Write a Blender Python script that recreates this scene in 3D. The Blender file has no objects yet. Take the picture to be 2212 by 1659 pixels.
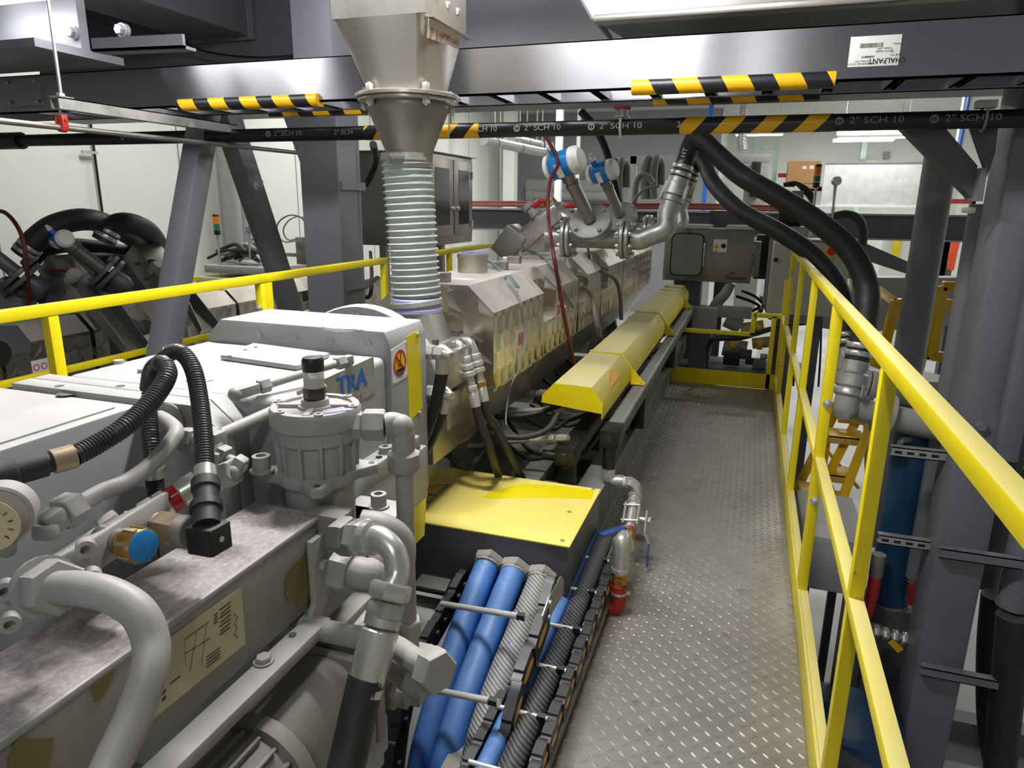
import bpy, bmesh, math, random
from mathutils import Vector as V, Matrix
random.seed(7)
PI = math.pi
SC = bpy.context.scene
COL = SC.collection
# ------------------------------------------------------------------ camera
W_PX, H_PX, F_PX = 2212.0, 1659.0, 1500.0
CAM = V((0, 0, 1.33))
AX = V((0.94677222, 0.09193767, -0.30849606))   # world X seen in the lens frame (right, down, forward)
AY = V((0.32168106, -0.23453362, 0.91734142))
AZ = V((0.01198553, -0.96775071, -0.25162453))
cd = bpy.data.cameras.new('camera'); cam = bpy.data.objects.new('camera', cd); COL.objects.link(cam)
cd.sensor_fit = 'HORIZONTAL'; cd.sensor_width = 36; cd.lens = 36 * F_PX / W_PX
cd.clip_start = 0.03; cd.clip_end = 200
cam.matrix_world = Matrix(((AX[0], -AX[1], -AX[2], CAM.x), (AY[0], -AY[1], -AY[2], CAM.y), (AZ[0], -AZ[1], -AZ[2], CAM.z), (0, 0, 0, 1)))
SC.camera = cam
def at(px, py, x=None, y=None, z=None, d=None):
    """real-world point on the plane x=, y= or z= (or at depth d) that the photograph shows at this pixel"""
    r = V(((px - 1106) / F_PX, (py - 829.5) / F_PX, 1.0))
    w = V((r.dot(AX), r.dot(AY), r.dot(AZ)))
    t = x / w.x if x is not None else y / w.y if y is not None else (z - CAM.z) / w.z if z is not None else d
    return CAM + w * t
# ------------------------------------------------------------------ world, light, exposure
wd = bpy.data.worlds.new('hall_air'); SC.world = wd; wd.use_nodes = True
wd.node_tree.nodes['Background'].inputs[0].default_value = (0.93, 0.96, 1, 1)
wd.node_tree.nodes['Background'].inputs[1].default_value = 0.28
SC.view_settings.view_transform = 'Standard'; SC.view_settings.look = 'None'
SC.view_settings.exposure = 0.0; SC.view_settings.gamma = 1.0; SC.view_settings.use_curve_mapping = False
def area(name, loc, sx, sy, power, aim=(0, 0, -1), col=(1, 0.98, 0.95)):
    l = bpy.data.lights.new(name, 'AREA'); l.shape = 'RECTANGLE'; l.size = sx; l.size_y = sy; l.energy = power; l.color = col
    o = bpy.data.objects.new(name, l); COL.objects.link(o); o.location = loc
    o.rotation_euler = V(aim).to_track_quat('-Z', 'Y').to_euler(); return o
# strip lights under the mezzanine (their housings are built further down) and rows on the hall ceiling
LAMPS = [(-2.5, 2.15, 2.06, 'x', 3), (-0.85, 1.7, 2.5, 'x', 38), (-0.1, -1.0, 2.5, 'y', 9), (-1.3, 2.78, 2.3, 'x', 6)]  # last two lamps are added fill, for the railing and the beam web
for i, (x, y, z, d, p) in enumerate(LAMPS):
    area('strip_lamp_light', (x, y, z - .012), 1.0 if d == 'x' else .1, .1 if d == 'x' else 1.0, p)
    for s in (-.4, .4):     # the tubes also throw light sideways
        pl = bpy.data.lights.new('strip_lamp_side', 'POINT'); pl.energy = p * .7; pl.shadow_soft_size = .08; pl.color = (1, .98, .95)
        po = bpy.data.objects.new('strip_lamp_side', pl); COL.objects.link(po); po.location = (x + (s if d == 'x' else 0), y + (s if d == 'y' else 0), z - .06)
HALL = [(-4.2, 4.9, 85), (-4.2, 8.5, 95), (-3.6, 13.5, 130), (1.2, 9.5, 90), (1.9, 14.5, 130), (2.6, 18.5, 130), (5.2, 9.5, 100), (5.6, 15.5, 130), (5.2, 4.6, 25)]
for x, y, hp in HALL:
    area('hall_light', (x, y, 3.43), 1.2, .3, hp * .85)
# ------------------------------------------------------------------ mesh builder
class M:
    def __init__(s): s.v = []; s.f = []; s.mi = []; s.cur = 0
    def add(s, vs, fs):
        o = len(s.v); s.v += [V(p) for p in vs]; s.f += [tuple(i + o for i in f) for f in fs]; s.mi += [s.cur] * len(fs); return s
    def box(s, a, b):
        x0, x1 = sorted((a[0], b[0])); y0, y1 = sorted((a[1], b[1])); z0, z1 = sorted((a[2], b[2]))
        return s.add([(x0, y0, z0), (x1, y0, z0), (x1, y1, z0), (x0, y1, z0), (x0, y0, z1), (x1, y0, z1), (x1, y1, z1), (x0, y1, z1)],
                     [(3, 2, 1, 0), (4, 5, 6, 7), (0, 1, 5, 4), (1, 2, 6, 5), (2, 3, 7, 6), (3, 0, 4, 7)])
    def cbox(s, c, sz, R=None):
        c = V(c); h = V(sz) / 2
        vs = [V((sx * h.x, sy * h.y, sz_ * h.z)) for sz_ in (-1, 1) for sx, sy in ((-1, -1), (1, -1), (1, 1), (-1, 1))]
        if R is not None: vs = [R @ v for v in vs]
        return s.add([c + v for v in vs], [(3, 2, 1, 0), (4, 5, 6, 7), (0, 1, 5, 4), (1, 2, 6, 5), (2, 3, 7, 6), (3, 0, 4, 7)])
    def prism(s, poly, vec):
        vec = V(vec); n = len(poly); p = [V(q) for q in poly]
        nr = sum(((p[i] - p[0]).cross(p[(i + 1) % n] - p[0]) for i in range(1, n - 1)), V((0, 0, 0)))
        if nr.dot(vec) < 0: p.reverse()
        return s.add(p + [q + vec for q in p], [tuple(range(n))[::-1], tuple(range(n, 2 * n))] + [(i, (i + 1) % n, n + (i + 1) % n, n + i) for i in range(n)])
    def bar(s, a, b, w, h, up=(0, 0, 1)):
        a, b = V(a), V(b); d = (b - a).normalized(); r = d.cross(V(up))
        if r.length < 1e-4: r = d.cross(V((1, 0, 0)))
        r.normalize(); u = r.cross(d)
        q = [a + r * (sx * w / 2) + u * (sy * h / 2) for sx, sy in ((-1, -1), (1, -1), (1, 1), (-1, 1))]
        return s.prism(q, b - a)
    def lathe(s, o, ax, prof, n=24, twist=0.0):
        o, ax = V(o), V(ax).normalized(); r = ax.cross(V((0, 0, 1)))
        if r.length < 1e-3: r = V((1, 0, 0))
        r.normalize(); u = ax.cross(r); k = len(prof); vs = []; fs = []
        for rad, t in prof:
            for i in range(n):
                a = 2 * PI * i / n + twist; vs.append(o + ax * t + (r * math.cos(a) + u * math.sin(a)) * max(rad, 1e-5))
        for j in range(k - 1):
            for i in range(n):
                i2 = (i + 1) % n; fs.append((j * n + i, j * n + i2, (j + 1) * n + i2, (j + 1) * n + i))
        fs.append(tuple(range(n))[::-1]); fs.append(tuple((k - 1) * n + i for i in range(n)))
        return s.add(vs, fs)
    def cyl(s, a, b, r, r1=None, n=16, twist=0.0):
        a, b = V(a), V(b); return s.lathe(a, b - a, [(r, 0), (r if r1 is None else r1, (b - a).length)], n, twist)
    def hexn(s, a, b, r, tw=0.0):
        a, b = V(a), V(b); L = (b - a).length; c = min(.12 * r, .2 * L)
        return s.lathe(a, b - a, [(r * .9, 0), (r, c), (r, L - c), (r * .9, L)], 6, tw)
    def tube(s, pts, r, n=10, sub=6, rib=None, smooth=True):
        P = [V(p) for p in pts]
        R = r if isinstance(r, (list, tuple)) else [r] * len(P)
        Q, RR = [], []
        if smooth and len(P) > 2:
            for i in range(len(P) - 1):
                p0 = P[i - 1] if i else P[0] * 2 - P[1]; p3 = P[i + 2] if i + 2 < len(P) else P[-1] * 2 - P[-2]; p1, p2 = P[i], P[i + 1]
                for k in range(sub):
                    t = k / sub; a = -.5 * p0 + 1.5 * p1 - 1.5 * p2 + .5 * p3; b = p0 - 2.5 * p1 + 2 * p2 - .5 * p3; c = -.5 * p0 + .5 * p2
                    Q.append(((a * t + b) * t + c) * t + p1); RR.append(R[i] * (1 - t) + R[i + 1] * t)
            Q.append(P[-1]); RR.append(R[-1])
        else: Q, RR = P, list(R)
        if rib:     # rib = (pitch, depth): corrugated hose
            L = [0]
            for i in range(1, len(Q)): L.append(L[-1] + (Q[i] - Q[i - 1]).length)
            k = max(4, int(L[-1] / rib[0]) * 4); Q2, R2, j = [], [], 0
            for q in range(k + 1):
                t = L[-1] * q / k
                while j < len(L) - 2 and L[j + 1] < t: j += 1
                f = (t - L[j]) / max(1e-9, L[j + 1] - L[j]); Q2.append(Q[j].lerp(Q[j + 1], f)); R2.append((RR[j] * (1 - f) + RR[j + 1] * f) - rib[1] * (0 if q % 4 < 2 else 1))
            Q, RR = Q2, R2
        m = len(Q); T = [(Q[min(i + 1, m - 1)] - Q[max(i - 1, 0)]).normalized() for i in range(m)]
        nr = T[0].cross(V((0, 0, 1)))
        if nr.length < .05: nr = T[0].cross(V((1, 0, 0)))
        nr.normalize(); vs = []; fs = []
        for i in range(m):
            nr = (nr - T[i] * nr.dot(T[i])).normalized(); bn = T[i].cross(nr)
            for k in range(n):
                a = 2 * PI * k / n; vs.append(Q[i] + (nr * math.cos(a) + bn * math.sin(a)) * RR[i])
        for i in range(m - 1):
            for k in range(n): fs.append((i * n + k, i * n + (k + 1) % n, (i + 1) * n + (k + 1) % n, (i + 1) * n + k))
        fs.append(tuple(range(n))[::-1]); fs.append(tuple((m - 1) * n + k for k in range(n)))
        return s.add(vs, fs)
    def ball(s, c, r, n=12, sc=(1, 1, 1)):
        c = V(c); k = n // 2; vs = []; fs = []
        for j in range(1, k):
            for i in range(n):
                a, b = 2 * PI * i / n, PI * j / k; vs.append(c + V((math.cos(a) * math.sin(b) * r * sc[0], math.sin(a) * math.sin(b) * r * sc[1], math.cos(b) * r * sc[2])))
        vs += [c + V((0, 0, r * sc[2])), c - V((0, 0, r * sc[2]))]; t = len(vs) - 2
        for j in range(k - 2):
            for i in range(n): fs.append((j * n + i, (j + 1) * n + i, (j + 1) * n + (i + 1) % n, j * n + (i + 1) % n))
        for i in range(n): fs.append((t, i, (i + 1) % n)); fs.append((t + 1, (k - 2) * n + (i + 1) % n, (k - 2) * n + i))
        return s.add(vs, fs)
ROOT = {}
def obj(name, m, mat, parent=None, bev=0, smooth=38, seg=2):
    off = ROOT.get(parent.name, V((0, 0, 0))) if parent else V((0, 0, 0))
    me = bpy.data.meshes.new(name); vs = [v - off for v in m.v]
    if not parent:      # a single-mesh thing gets its own base as origin
        lo = V([min(v[i] for v in vs) for i in range(3)]); hi = V([max(v[i] for v in vs) for i in range(3)]); off = V(((lo.x + hi.x) / 2, (lo.y + hi.y) / 2, lo.z)); vs = [v - off for v in vs]
    me.from_pydata([tuple(v) for v in vs], [], m.f)
    for x in (mat if isinstance(mat, (list, tuple)) else [mat]): me.materials.append(x)
    if any(m.mi): me.polygons.foreach_set('material_index', m.mi)
    if bev:
        b = bmesh.new(); b.from_mesh(me)
        es = [e for e in b.edges if len(e.link_faces) == 2 and e.calc_face_angle(0) > .5]
        bmesh.ops.bevel(b, geom=es, offset=bev, segments=seg, profile=.5, affect='EDGES', clamp_overlap=True); b.to_mesh(me); b.free()
    me.polygons.foreach_set('use_smooth', [True] * len(me.polygons)); me.set_sharp_from_angle(angle=math.radians(smooth)); me.update()
    o = bpy.data.objects.new(name, me); COL.objects.link(o)
    if parent: o.parent = parent
    else: o.location = off
    ROOT[o.name] = off
    return o
def tag(o, label, cat, group=None):
    o['label'] = label; o['category'] = cat
    if group: o['group'] = group
    return o
def thing(name, label, cat, loc, group=None):
    o = bpy.data.objects.new(name, None); COL.objects.link(o); o.location = loc; o.empty_display_size = .05; ROOT[o.name] = V(loc); return tag(o, label, cat, group)
def one(name, label, cat, m, mat, group=None, **k): return tag(obj(name, m, mat, **k), label, cat, group)
def struct(name, m, mat, **k):
    o = obj(name, m, mat, **k); o['kind'] = 'structure'; return o
def copy_tree(o, parent=None):
    c = o.copy(); COL.objects.link(c); c.parent = parent; ROOT[c.name] = ROOT[o.name]
    for ch in list(o.children): copy_tree(ch, c)
    return c
def text(name, body, size, M4, mat, parent, ext=.0004, sx=1.0, align='CENTER', bold=0.0):
    cu = bpy.data.curves.new(name, 'FONT'); cu.body = body; cu.size = size; cu.extrude = ext; cu.align_x = align; cu.align_y = 'CENTER'; cu.offset = bold; cu.space_line = 1.0; cu.resolution_u = 3
    t = bpy.data.objects.new(name + '_tmp', cu); COL.objects.link(t)
    bpy.context.view_layer.update()
    me = bpy.data.meshes.new_from_object(t.evaluated_get(bpy.context.evaluated_depsgraph_get())); bpy.data.objects.remove(t)
    S = Matrix.Diagonal((sx, 1, 1, 1)); off = ROOT.get(parent.name, V((0, 0, 0))); me.transform(Matrix.Translation(-off) @ M4 @ S)
    me.name = name; me.materials.clear(); me.materials.append(mat); o = bpy.data.objects.new(name, me); COL.objects.link(o); o.parent = parent; ROOT[o.name] = off; return o
def frame(o, xdir, ydir):
    """4x4 placing flat lettering: origin o, reading direction xdir, letters' up ydir"""
    x = V(xdir).normalized(); y = V(ydir); y = (y - x * y.dot(x)).normalized(); z = x.cross(y)
    return Matrix(((x.x, y.x, z.x, o[0]), (x.y, y.y, z.y, o[1]), (x.z, y.z, z.z, o[2]), (0, 0, 0, 1)))
# ------------------------------------------------------------------ materials
def lin(c):
    if isinstance(c, str): c = tuple(int(c[i:i + 2], 16) for i in (0, 2, 4))
    return tuple(((x / 255) / 12.92 if x / 255 <= .04045 else ((x / 255 + .055) / 1.055) ** 2.4) for x in c) + (1,)
class NT:
    def __init__(s, name):
        s.m = bpy.data.materials.new(name); s.m.use_nodes = True; s.t = s.m.node_tree; s.b = s.t.nodes['Principled BSDF']
        s.co = s.n('ShaderNodeTexCoord').outputs['Object']
    def n(s, k, **a):
        x = s.t.nodes.new(k)
        for q, v in a.items(): setattr(x, q, v)
        return x
    def l(s, a, b): s.t.links.new(a, b)
    def set(s, sock, v):
        if hasattr(v, 'is_output') or isinstance(v, bpy.types.NodeSocket): s.l(v, sock)
        else: sock.default_value = v
    def math(s, op, a, b=0.0, c=0.0):
        x = s.n('ShaderNodeMath', operation=op); s.set(x.inputs[0], a); s.set(x.inputs[1], b); s.set(x.inputs[2], c); return x.outputs[0]
    def mix(s, f, a, b):
        x = s.n('ShaderNodeMix', data_type='RGBA'); s.set(x.inputs[0], f); s.set(x.inputs[6], a); s.set(x.inputs[7], b); return x.outputs[2]
    def noise(s, scale, detail=3.0, co=None, rough=.55):
        x = s.n('ShaderNodeTexNoise'); s.l(co or s.co, x.inputs['Vector']); x.inputs['Scale'].default_value = scale; x.inputs['Detail'].default_value = detail; x.inputs['Roughness'].default_value = rough; return x.outputs['Fac']
    def ramp(s, f, lo, hi, a=0.0, b=1.0):
        x = s.n('ShaderNodeMapRange'); s.l(f, x.inputs[0]); x.inputs[1].default_value = lo; x.inputs[2].default_value = hi; x.inputs[3].default_value = a; x.inputs[4].default_value = b; return x.outputs[0]
    def scale(s, v):
        x = s.n('ShaderNodeMapping'); s.l(s.co, x.inputs[0]); x.inputs['Scale'].default_value = v; return x.outputs[0]
    def bump(s, h, st, dist=.002):
        x = s.n('ShaderNodeBump'); s.l(h, x.inputs['Height']); x.inputs['Strength'].default_value = st; x.inputs['Distance'].default_value = dist; s.l(x.outputs[0], s.b.inputs['Normal'])
    def up(s):
        g = s.n('ShaderNodeNewGeometry'); x = s.n('ShaderNodeSeparateXYZ'); s.l(g.outputs['True Normal'], x.inputs[0]); return x.outputs[2]
def mat(name, c, rough=.5, metal=0.0, var=.08, vs=6.0, dust=None, bump=None, spec=.5, scratch=None, coat=0):
    k = NT(name); b = k.b; base = lin(c); n = k.noise(vs, 4)
    lo = tuple(x * (1 - var * 1.6) for x in base[:3]) + (1,); hi = tuple(min(1, x * (1 + var * 1.6)) for x in base[:3]) + (1,)
    colr = k.mix(k.ramp(n, .3, .7), lo, hi)
    if scratch:      # chips and scuffs with a shape of their own
        colr = k.mix(k.ramp(k.noise(scratch[1], 6, rough=.7), .66 if len(scratch) < 3 else scratch[2], .70 if len(scratch) < 3 else scratch[2] + .08), colr, lin(scratch[0]))
    r = k.ramp(k.noise(vs * 2.3, 3), .3, .7, rough * .85, min(1, rough * 1.15)); 
    if dust:         # settled dust lying on whatever faces up
        f = k.math('MULTIPLY', k.ramp(k.up(), .35, .9), k.ramp(k.noise(dust[2] if len(dust) > 2 else 9, 6), .28, .62, .6, 1.0)); f = k.math('MULTIPLY', f, dust[1])
        colr = k.mix(f, colr, lin(dust[0])); r = k.math('MAXIMUM', r, k.math('MULTIPLY', f, .9)); k.set(b.inputs['Metallic'], k.math('MULTIPLY', k.math('SUBTRACT', 1.0, f), metal))
    else: b.inputs['Metallic'].default_value = metal
    k.set(b.inputs['Base Color'], colr); k.set(b.inputs['Roughness'], r); b.inputs['Specular IOR Level'].default_value = spec
    if coat: b.inputs['Coat Weight'].default_value = coat
    if bump: k.bump(k.noise(bump[0], 2), bump[1], bump[2] if len(bump) > 2 else .0015)
    return k.m
def emit(name, c, st):
    k = NT(name); k.b.inputs['Base Color'].default_value = lin(c); k.b.inputs['Emission Color'].default_value = lin(c); k.b.inputs['Emission Strength'].default_value = st; return k.m
def stripes(name, c1, c2, period, duty, vec, off=0.0, rough=.45, rest=None):
    """slanted hazard bands; vec = direction along which they repeat; rest = (axis, [(lo, hi)...], colour) leaves gaps plain"""
    k = NT(name); d = k.n('ShaderNodeVectorMath', operation='DOT_PRODUCT'); k.l(k.co, d.inputs[0]); d.inputs[1].default_value = V(vec)
    f = k.math('FRACT', k.math('ADD', k.math('DIVIDE', d.outputs['Value'], period), off + 50)); g = k.math('LESS_THAN', f, duty)
    k.set(k.b.inputs['Base Color'], k.mix(g, lin(c2), lin(c1))); k.b.inputs['Roughness'].default_value = rough; k.bump(k.noise(180, 2), .12); return k.m
def swirl(name, u, R=.052, tint='dedacf', rough=.22):
    """engine-turned sheet: overlapping brushed discs laid like fish scales on the plane of axis u and Z"""
    k = NT(name); s = k.n('ShaderNodeSeparateXYZ'); k.l(k.co, s.inputs[0]); uu = k.math('DIVIDE', s.outputs[u], R * 1.25); vv = k.math('DIVIDE', s.outputs[2], R * .95)
    j0 = k.math('FLOOR', vv); best = None
    for dj in (-1, 0, 1):       # the lowest row that reaches this point lies on top
        j = k.math('ADD', j0, dj); half = k.math('MULTIPLY', k.math('FLOORED_MODULO', j, 2.0), .5); i = k.math('ROUND', k.math('SUBTRACT', uu, half)); 
        du = k.math('MULTIPLY', k.math('SUBTRACT', uu, k.math('ADD', i, half)), 1.25); dv = k.math('MULTIPLY', k.math('SUBTRACT', vv, j), .95)
        d2 = k.math('ADD', k.math('MULTIPLY', du, du), k.math('MULTIPLY', dv, dv)); inside = k.math('LESS_THAN', d2, 1.0); idn = k.math('ADD', k.math('MULTIPLY', i, 7.13), k.math('MULTIPLY', j, 3.71))
        if best is None: best = [du, dv, idn, inside]
        else:
            f = k.math('MULTIPLY', inside, k.math('SUBTRACT', 1.0, best[3]))
            nb = [k.math('ADD', best[q], k.math('MULTIPLY', f, k.math('SUBTRACT', w, best[q]))) for q, w in enumerate((du, dv, idn))]; best = nb + [k.math('MAXIMUM', best[3], inside)]
    du, dv, idn, _ = best
    cv = k.n('ShaderNodeCombineXYZ'); k.set(cv.inputs[u], k.math('MULTIPLY', dv, -1.0)); k.set(cv.inputs[2], du)
    vt = k.n('ShaderNodeVectorTransform', vector_type='VECTOR', convert_from='OBJECT', convert_to='WORLD'); k.l(cv.outputs[0], vt.inputs[0])
    vn = k.n('ShaderNodeVectorMath', operation='NORMALIZE'); k.l(vt.outputs[0], vn.inputs[0]); k.l(vn.outputs[0], k.b.inputs['Tangent'])
    rnd = k.math('FRACT', k.math('MULTIPLY', k.math('SINE', idn), 43.7)); ang = k.math('ARCTAN2', dv, du)
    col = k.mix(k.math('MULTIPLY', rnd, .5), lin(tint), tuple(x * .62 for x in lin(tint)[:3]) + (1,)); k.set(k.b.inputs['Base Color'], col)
    k.b.inputs['Metallic'].default_value = 1; k.b.inputs['Anisotropic'].default_value = .93; k.set(k.b.inputs['Roughness'], k.math('ADD', k.math('MULTIPLY', rnd, .08), rough))
    rr = k.math('SQRT', k.math('ADD', k.math('MULTIPLY', du, du), k.math('MULTIPLY', dv, dv))); 
    ph = k.math('MULTIPLY', rnd, 6.283)        # every disc is ground slightly dished and tipped its own way
    tip = k.math('ADD', k.math('MULTIPLY', du, k.math('COSINE', ph)), k.math('MULTIPLY', dv, k.math('SINE', ph)))
    k.bump(k.math('ADD', k.math('MULTIPLY', tip, R * .022), k.math('MULTIPLY', k.math('MULTIPLY', rr, rr), R * .05)), 1.0, 1.0); return k.m
G = dict(
 bar=mat('bar_aluminium', 'd2d2d0', .35, .2, .03), nickel=mat('nickel_tan', 'a8957c', .35, .6, .08, 14), screen=mat('screen_grey', 'c4c6c7', .6), navy=mat('handle_blue', '2a4488', .45), hose_r=mat('hose_bundle_red', '7c382e', .6), steel=mat('steel_paint', '6f7078', .42, 0, .05, 3, bump=(260, .04)), steel_dark=mat('steel_paint_dark', '54555c', .45, 0, .06, 3), frame=mat('frame_paint', '63655f', .5, 0, .08, 5, dust=('9b9b98', .5)),
 gear=mat('gearbox_paint', '989a9b', .42, 0, .04, 5, dust=('cfd0d3', .85, 14), bump=(230, .55, .003)), gear_s=mat('gearbox_paint_smooth', '96979a', .45, 0, .04, 5, dust=('c9c8c6', .75, 12), bump=(420, .1, .001)),
 fit=mat('fitting_paint', '9a9997', .5, 0, .05, 12, dust=('bdbbb7', .6, 20), bump=(300, .12, .001)), gdark=mat('gearbox_paint_dusty', '807d77', .6, 0, .07, 6, dust=('aca8a3', .7, 16)),
 yel=mat('yellow_paint', 'f0dc10', .35, 0, .03, 4, bump=(150, .03)), yel_d=mat('yellow_paint_dusty', 'efdb12', .4, 0, .03, 4, dust=('d9d0a4', 1.0, 6)), yel_rail=mat('yellow_paint_worn', 'ecd80f', .33, 0, .03, 4, dust=('d8cf96', .75, 5), scratch=('6f6a3a', 38)),
 yel_box=mat('yellow_lid', 'f3dd3c', .42, 0, .05, 5, dust=('e8da8c', .75, 7), scratch=('a8a07a', 30)), yel_lad=mat('yellow_ladder', 'e0b411', .4, 0, .05, 6),
 ss=mat('stainless', 'c2beb6', .3, .8, .06, 4, bump=(90, .03)), ss_d=mat('stainless_dull', '98958f', .38, .75, .08, 4), ss_dust=mat('stainless_dusty', 'c2beb5', .33, .75, .05, 6, dust=('cdc8be', .8, 10)),
 zinc=mat('zinc', 'c9c9c5', .3, .6, .03, 18), galv=mat('galvanised', 'b9bab9', .42, .65, .12, 22, bump=(60, .05)), alu=mat('tray_aluminium', 'a3a4aa', .33, 1, .04, 2), brass=mat('brass', 'b98f4a', .3, .8, .1, 20), copper=mat('copper', 'a2593a', .4, 1, .1, 20),
 blk=mat('black_plastic', '1c1c1e', .45, 0, .1, 10, dust=('6a6a6a', .25, 16)), rub=mat('black_rubber', '242426', .55, 0, .1, 14, dust=('6e6e6e', .35, 24)), pipeblk=mat('black_pipe', '18181a', .45), conduit=mat('conduit_black', '2b2c2e', .4, 0, .1, 10, dust=('8a8a88', .35, 12)),
 blue=mat('blue_hose', '2f68b8', .5, 0, .06, 12, dust=('8fb0d8', .4, 60), bump=(80, .06)), blue_p=mat('blue_plastic', '1f7ec8', .38, 0, .03), blue_d=mat('blue_drum', '1d4a70', .4), red=mat('red_hose', 'a02a22', .5, 0, .06), red_b=mat('red_plastic', 'c8322c', .4), red_d=mat('red_cable', '611d22', .5), winp=mat('cabinet_window', '7d8280', .2, 0, .05, 5), orange=mat('chain_mark', 'd79b45', .5),
 white=mat('white_paint', 'e4e5e2', .5, 0, .02, 2), label=mat('label_white', 'e9e9e6', .55, 0, .02), wallp=mat('panel_white', 'e0e2da', .45, 0, .02, 1.2), wallg=mat('wall_grey', '8f9193', .6, 0, .04, 2), floorc=mat('concrete', 'b4b5b5', .35, 0, .1, 1.5), ceil=mat('ceiling_white', 'c9cac8', .7),
 ink=mat('ink_black', '1b1b1b', .5, 0, .01), ink_r=mat('ink_red', 'a51f2e', .5, 0, .01), ink_b=mat('ink_blue', '2b6cc4', .45, 0, .01), sgnr=mat('sign_red', 'd22a22', .4, 0, .01), sgny=mat('sign_yellow', 'f2cf10', .4, 0, .01), sgno=mat('sign_orange', 'eaa52c', .45, 0, .03), ink_w=mat('ink_white', 'cfcfcf', .5, 0, .05, 60), grey_t=mat('tag_grey', '79848c', .5), tape=mat('masking_tape', 'd9cfbd', .6, 0, .05, 12),
 card=mat('cardboard', 'b08455', .7, 0, .05), cab=mat('control_cabinet', 'b6b6a6', .45, 0, .02, 3), cream=mat('plate_yellowed', 'b7b08c', .5, 0, .06, 9), peel=mat('primer_olive', '6e6531', .6, 0, .08, 9), dark=mat('dark_void', '101113', .7), lens_o=mat('lens_amber', 'd87a1a', .25), lens_g=mat('lens_green', '127a4c', .25), orange_v=mat('vest_orange', 'f2542a', .6), vest_y=mat('vest_yellow', 'e6d21c', .6), powder=mat('plastic_powder', 'dfe4f0', .8, 0, .1, 90, bump=(400, .8, .004)), rustp=mat('rack_red', 'b52d2a', .5), rack=mat('rack_green', '9fb8ae', .5), glassy=mat('dark_glass', '3a3d3f', .12, 0, .3, 3, spec=.8), plate=mat('checker_plate', '8d8b85', .38, .5, .12, 9, dust=('a5a198', .4, 4), scratch=('4b4945', 8, .6)), sg=mat('seal_lilac', 'a6a6d2', .5), brown=mat('oil_brown', '3b2a1c', .3), straw=mat('filter_foam', 'c9a768', .7), redglass=mat('sight_red', '9c1f24', .15))
G['swY'] = swirl('engine_turned_side', 1, .07); G['swX'] = swirl('engine_turned_front', 0, .095)
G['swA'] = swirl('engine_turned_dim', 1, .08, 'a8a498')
def brushed(name, c, rough=.3, tan=(0, 0, 1)):
    k = NT(name); n = k.noise(1, 5, k.scale((3, 60, 160))); b_ = lin(c); k.set(k.b.inputs['Base Color'], k.mix(n, tuple(x * .86 for x in b_[:3]) + (1,), b_)); k.b.inputs['Metallic'].default_value = 1; k.b.inputs['Roughness'].default_value = rough; k.b.inputs['Anisotropic'].default_value = .85
    cv = k.n('ShaderNodeCombineXYZ')
    for q in range(3): cv.inputs[q].default_value = tan[q]
    k.l(cv.outputs[0], k.b.inputs['Tangent']); return k.m
G['alu'] = brushed('tray_aluminium_brushed', 'b2b2b8')
def clear(name, c, rough=.12, tr=.9):
    k = NT(name); k.b.inputs['Base Color'].default_value = lin(c); k.b.inputs['Roughness'].default_value = rough; k.b.inputs['Transmission Weight'].default_value = tr; k.b.inputs['IOR'].default_value = 1.3; return k.m
G['pvc'] = clear('clear_hose', 'dfe6e6', .18, .55); G['win'] = clear('window_glass', '9aa3a6', .05, .85)
def braid(name, c1, c2, fleck=None, s=38):
    k = NT(name); w1 = k.n('ShaderNodeTexWave', wave_type='BANDS', bands_direction='DIAGONAL'); k.l(k.co, w1.inputs[0]); w1.inputs['Scale'].default_value = s
    c = k.n('ShaderNodeTexChecker'); k.l(k.scale((1, 1, 1)), c.inputs[0]); c.inputs['Scale'].default_value = s * 1.6
    f = k.math('MULTIPLY', w1.outputs['Fac'], c.outputs['Fac']); col = k.mix(k.ramp(w1.outputs['Fac'], .2, .8), lin(c1), lin(c2))
    if fleck: col = k.mix(k.ramp(k.noise(26, 2), .68, .7), col, lin(fleck))
    k.set(k.b.inputs['Base Color'], col); k.b.inputs['Roughness'].default_value = .55; k.bump(w1.outputs['Fac'], .5, .002); return k.m
G['braid'] = braid('braided_sleeve', '6b6b6c', 'a9a9a8', '4a56b0'); G['braid_d'] = braid('braided_sleeve_dark', '29292b', '5a5a5c'); G['sbraid'] = braid('steel_braid', '7e7c78', 'cfcdc8', None, 160)
G['tubeon'] = emit('lamp_tube', 'ffffff', 14); G['tubefar'] = emit('lamp_tube_hall', 'ffffff', 9)
# ------------------------------------------------------------------ the hall
FZ = -1.3
struct('floor', M().box((-6.2, -4, FZ - .1), (9, 23, FZ)), G['floorc'])
struct('ceiling', M().box((-6.2, -4, 3.5), (9, 23, 3.6)), G['ceil'])
w = M().box((-6.2, -4, FZ), (-6, 17.6, 3.5))
struct('wall_left', w, G['wallp'])
for i, y in enumerate((3.2, 4.25, 5.3, 6.35, 7.4, 8.45, 10.5, 12.6, 14.7)):     # panel joints
    struct('trim_%d' % (i + 1), M().box((-6.0, y - .006, FZ), (-5.994, y + .006, 3.5)), G['wallg'])
struct('wall_far_grey', M().box((-6.2, 17.6, FZ), (-.9, 17.8, 3.5)), G['wallg'])
struct('wall_return', M().box((-1.0, 17.8, FZ), (-.9, 22, 3.5)), G['wallp'])
struct('wall_far_white', M().box((-1.0, 22, FZ), (9, 22.2, 3.5)), G['wallp'])
struct('wall_right', M().box((8.8, -4, FZ), (9, 22, 3.5)), G['wallp'])
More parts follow.
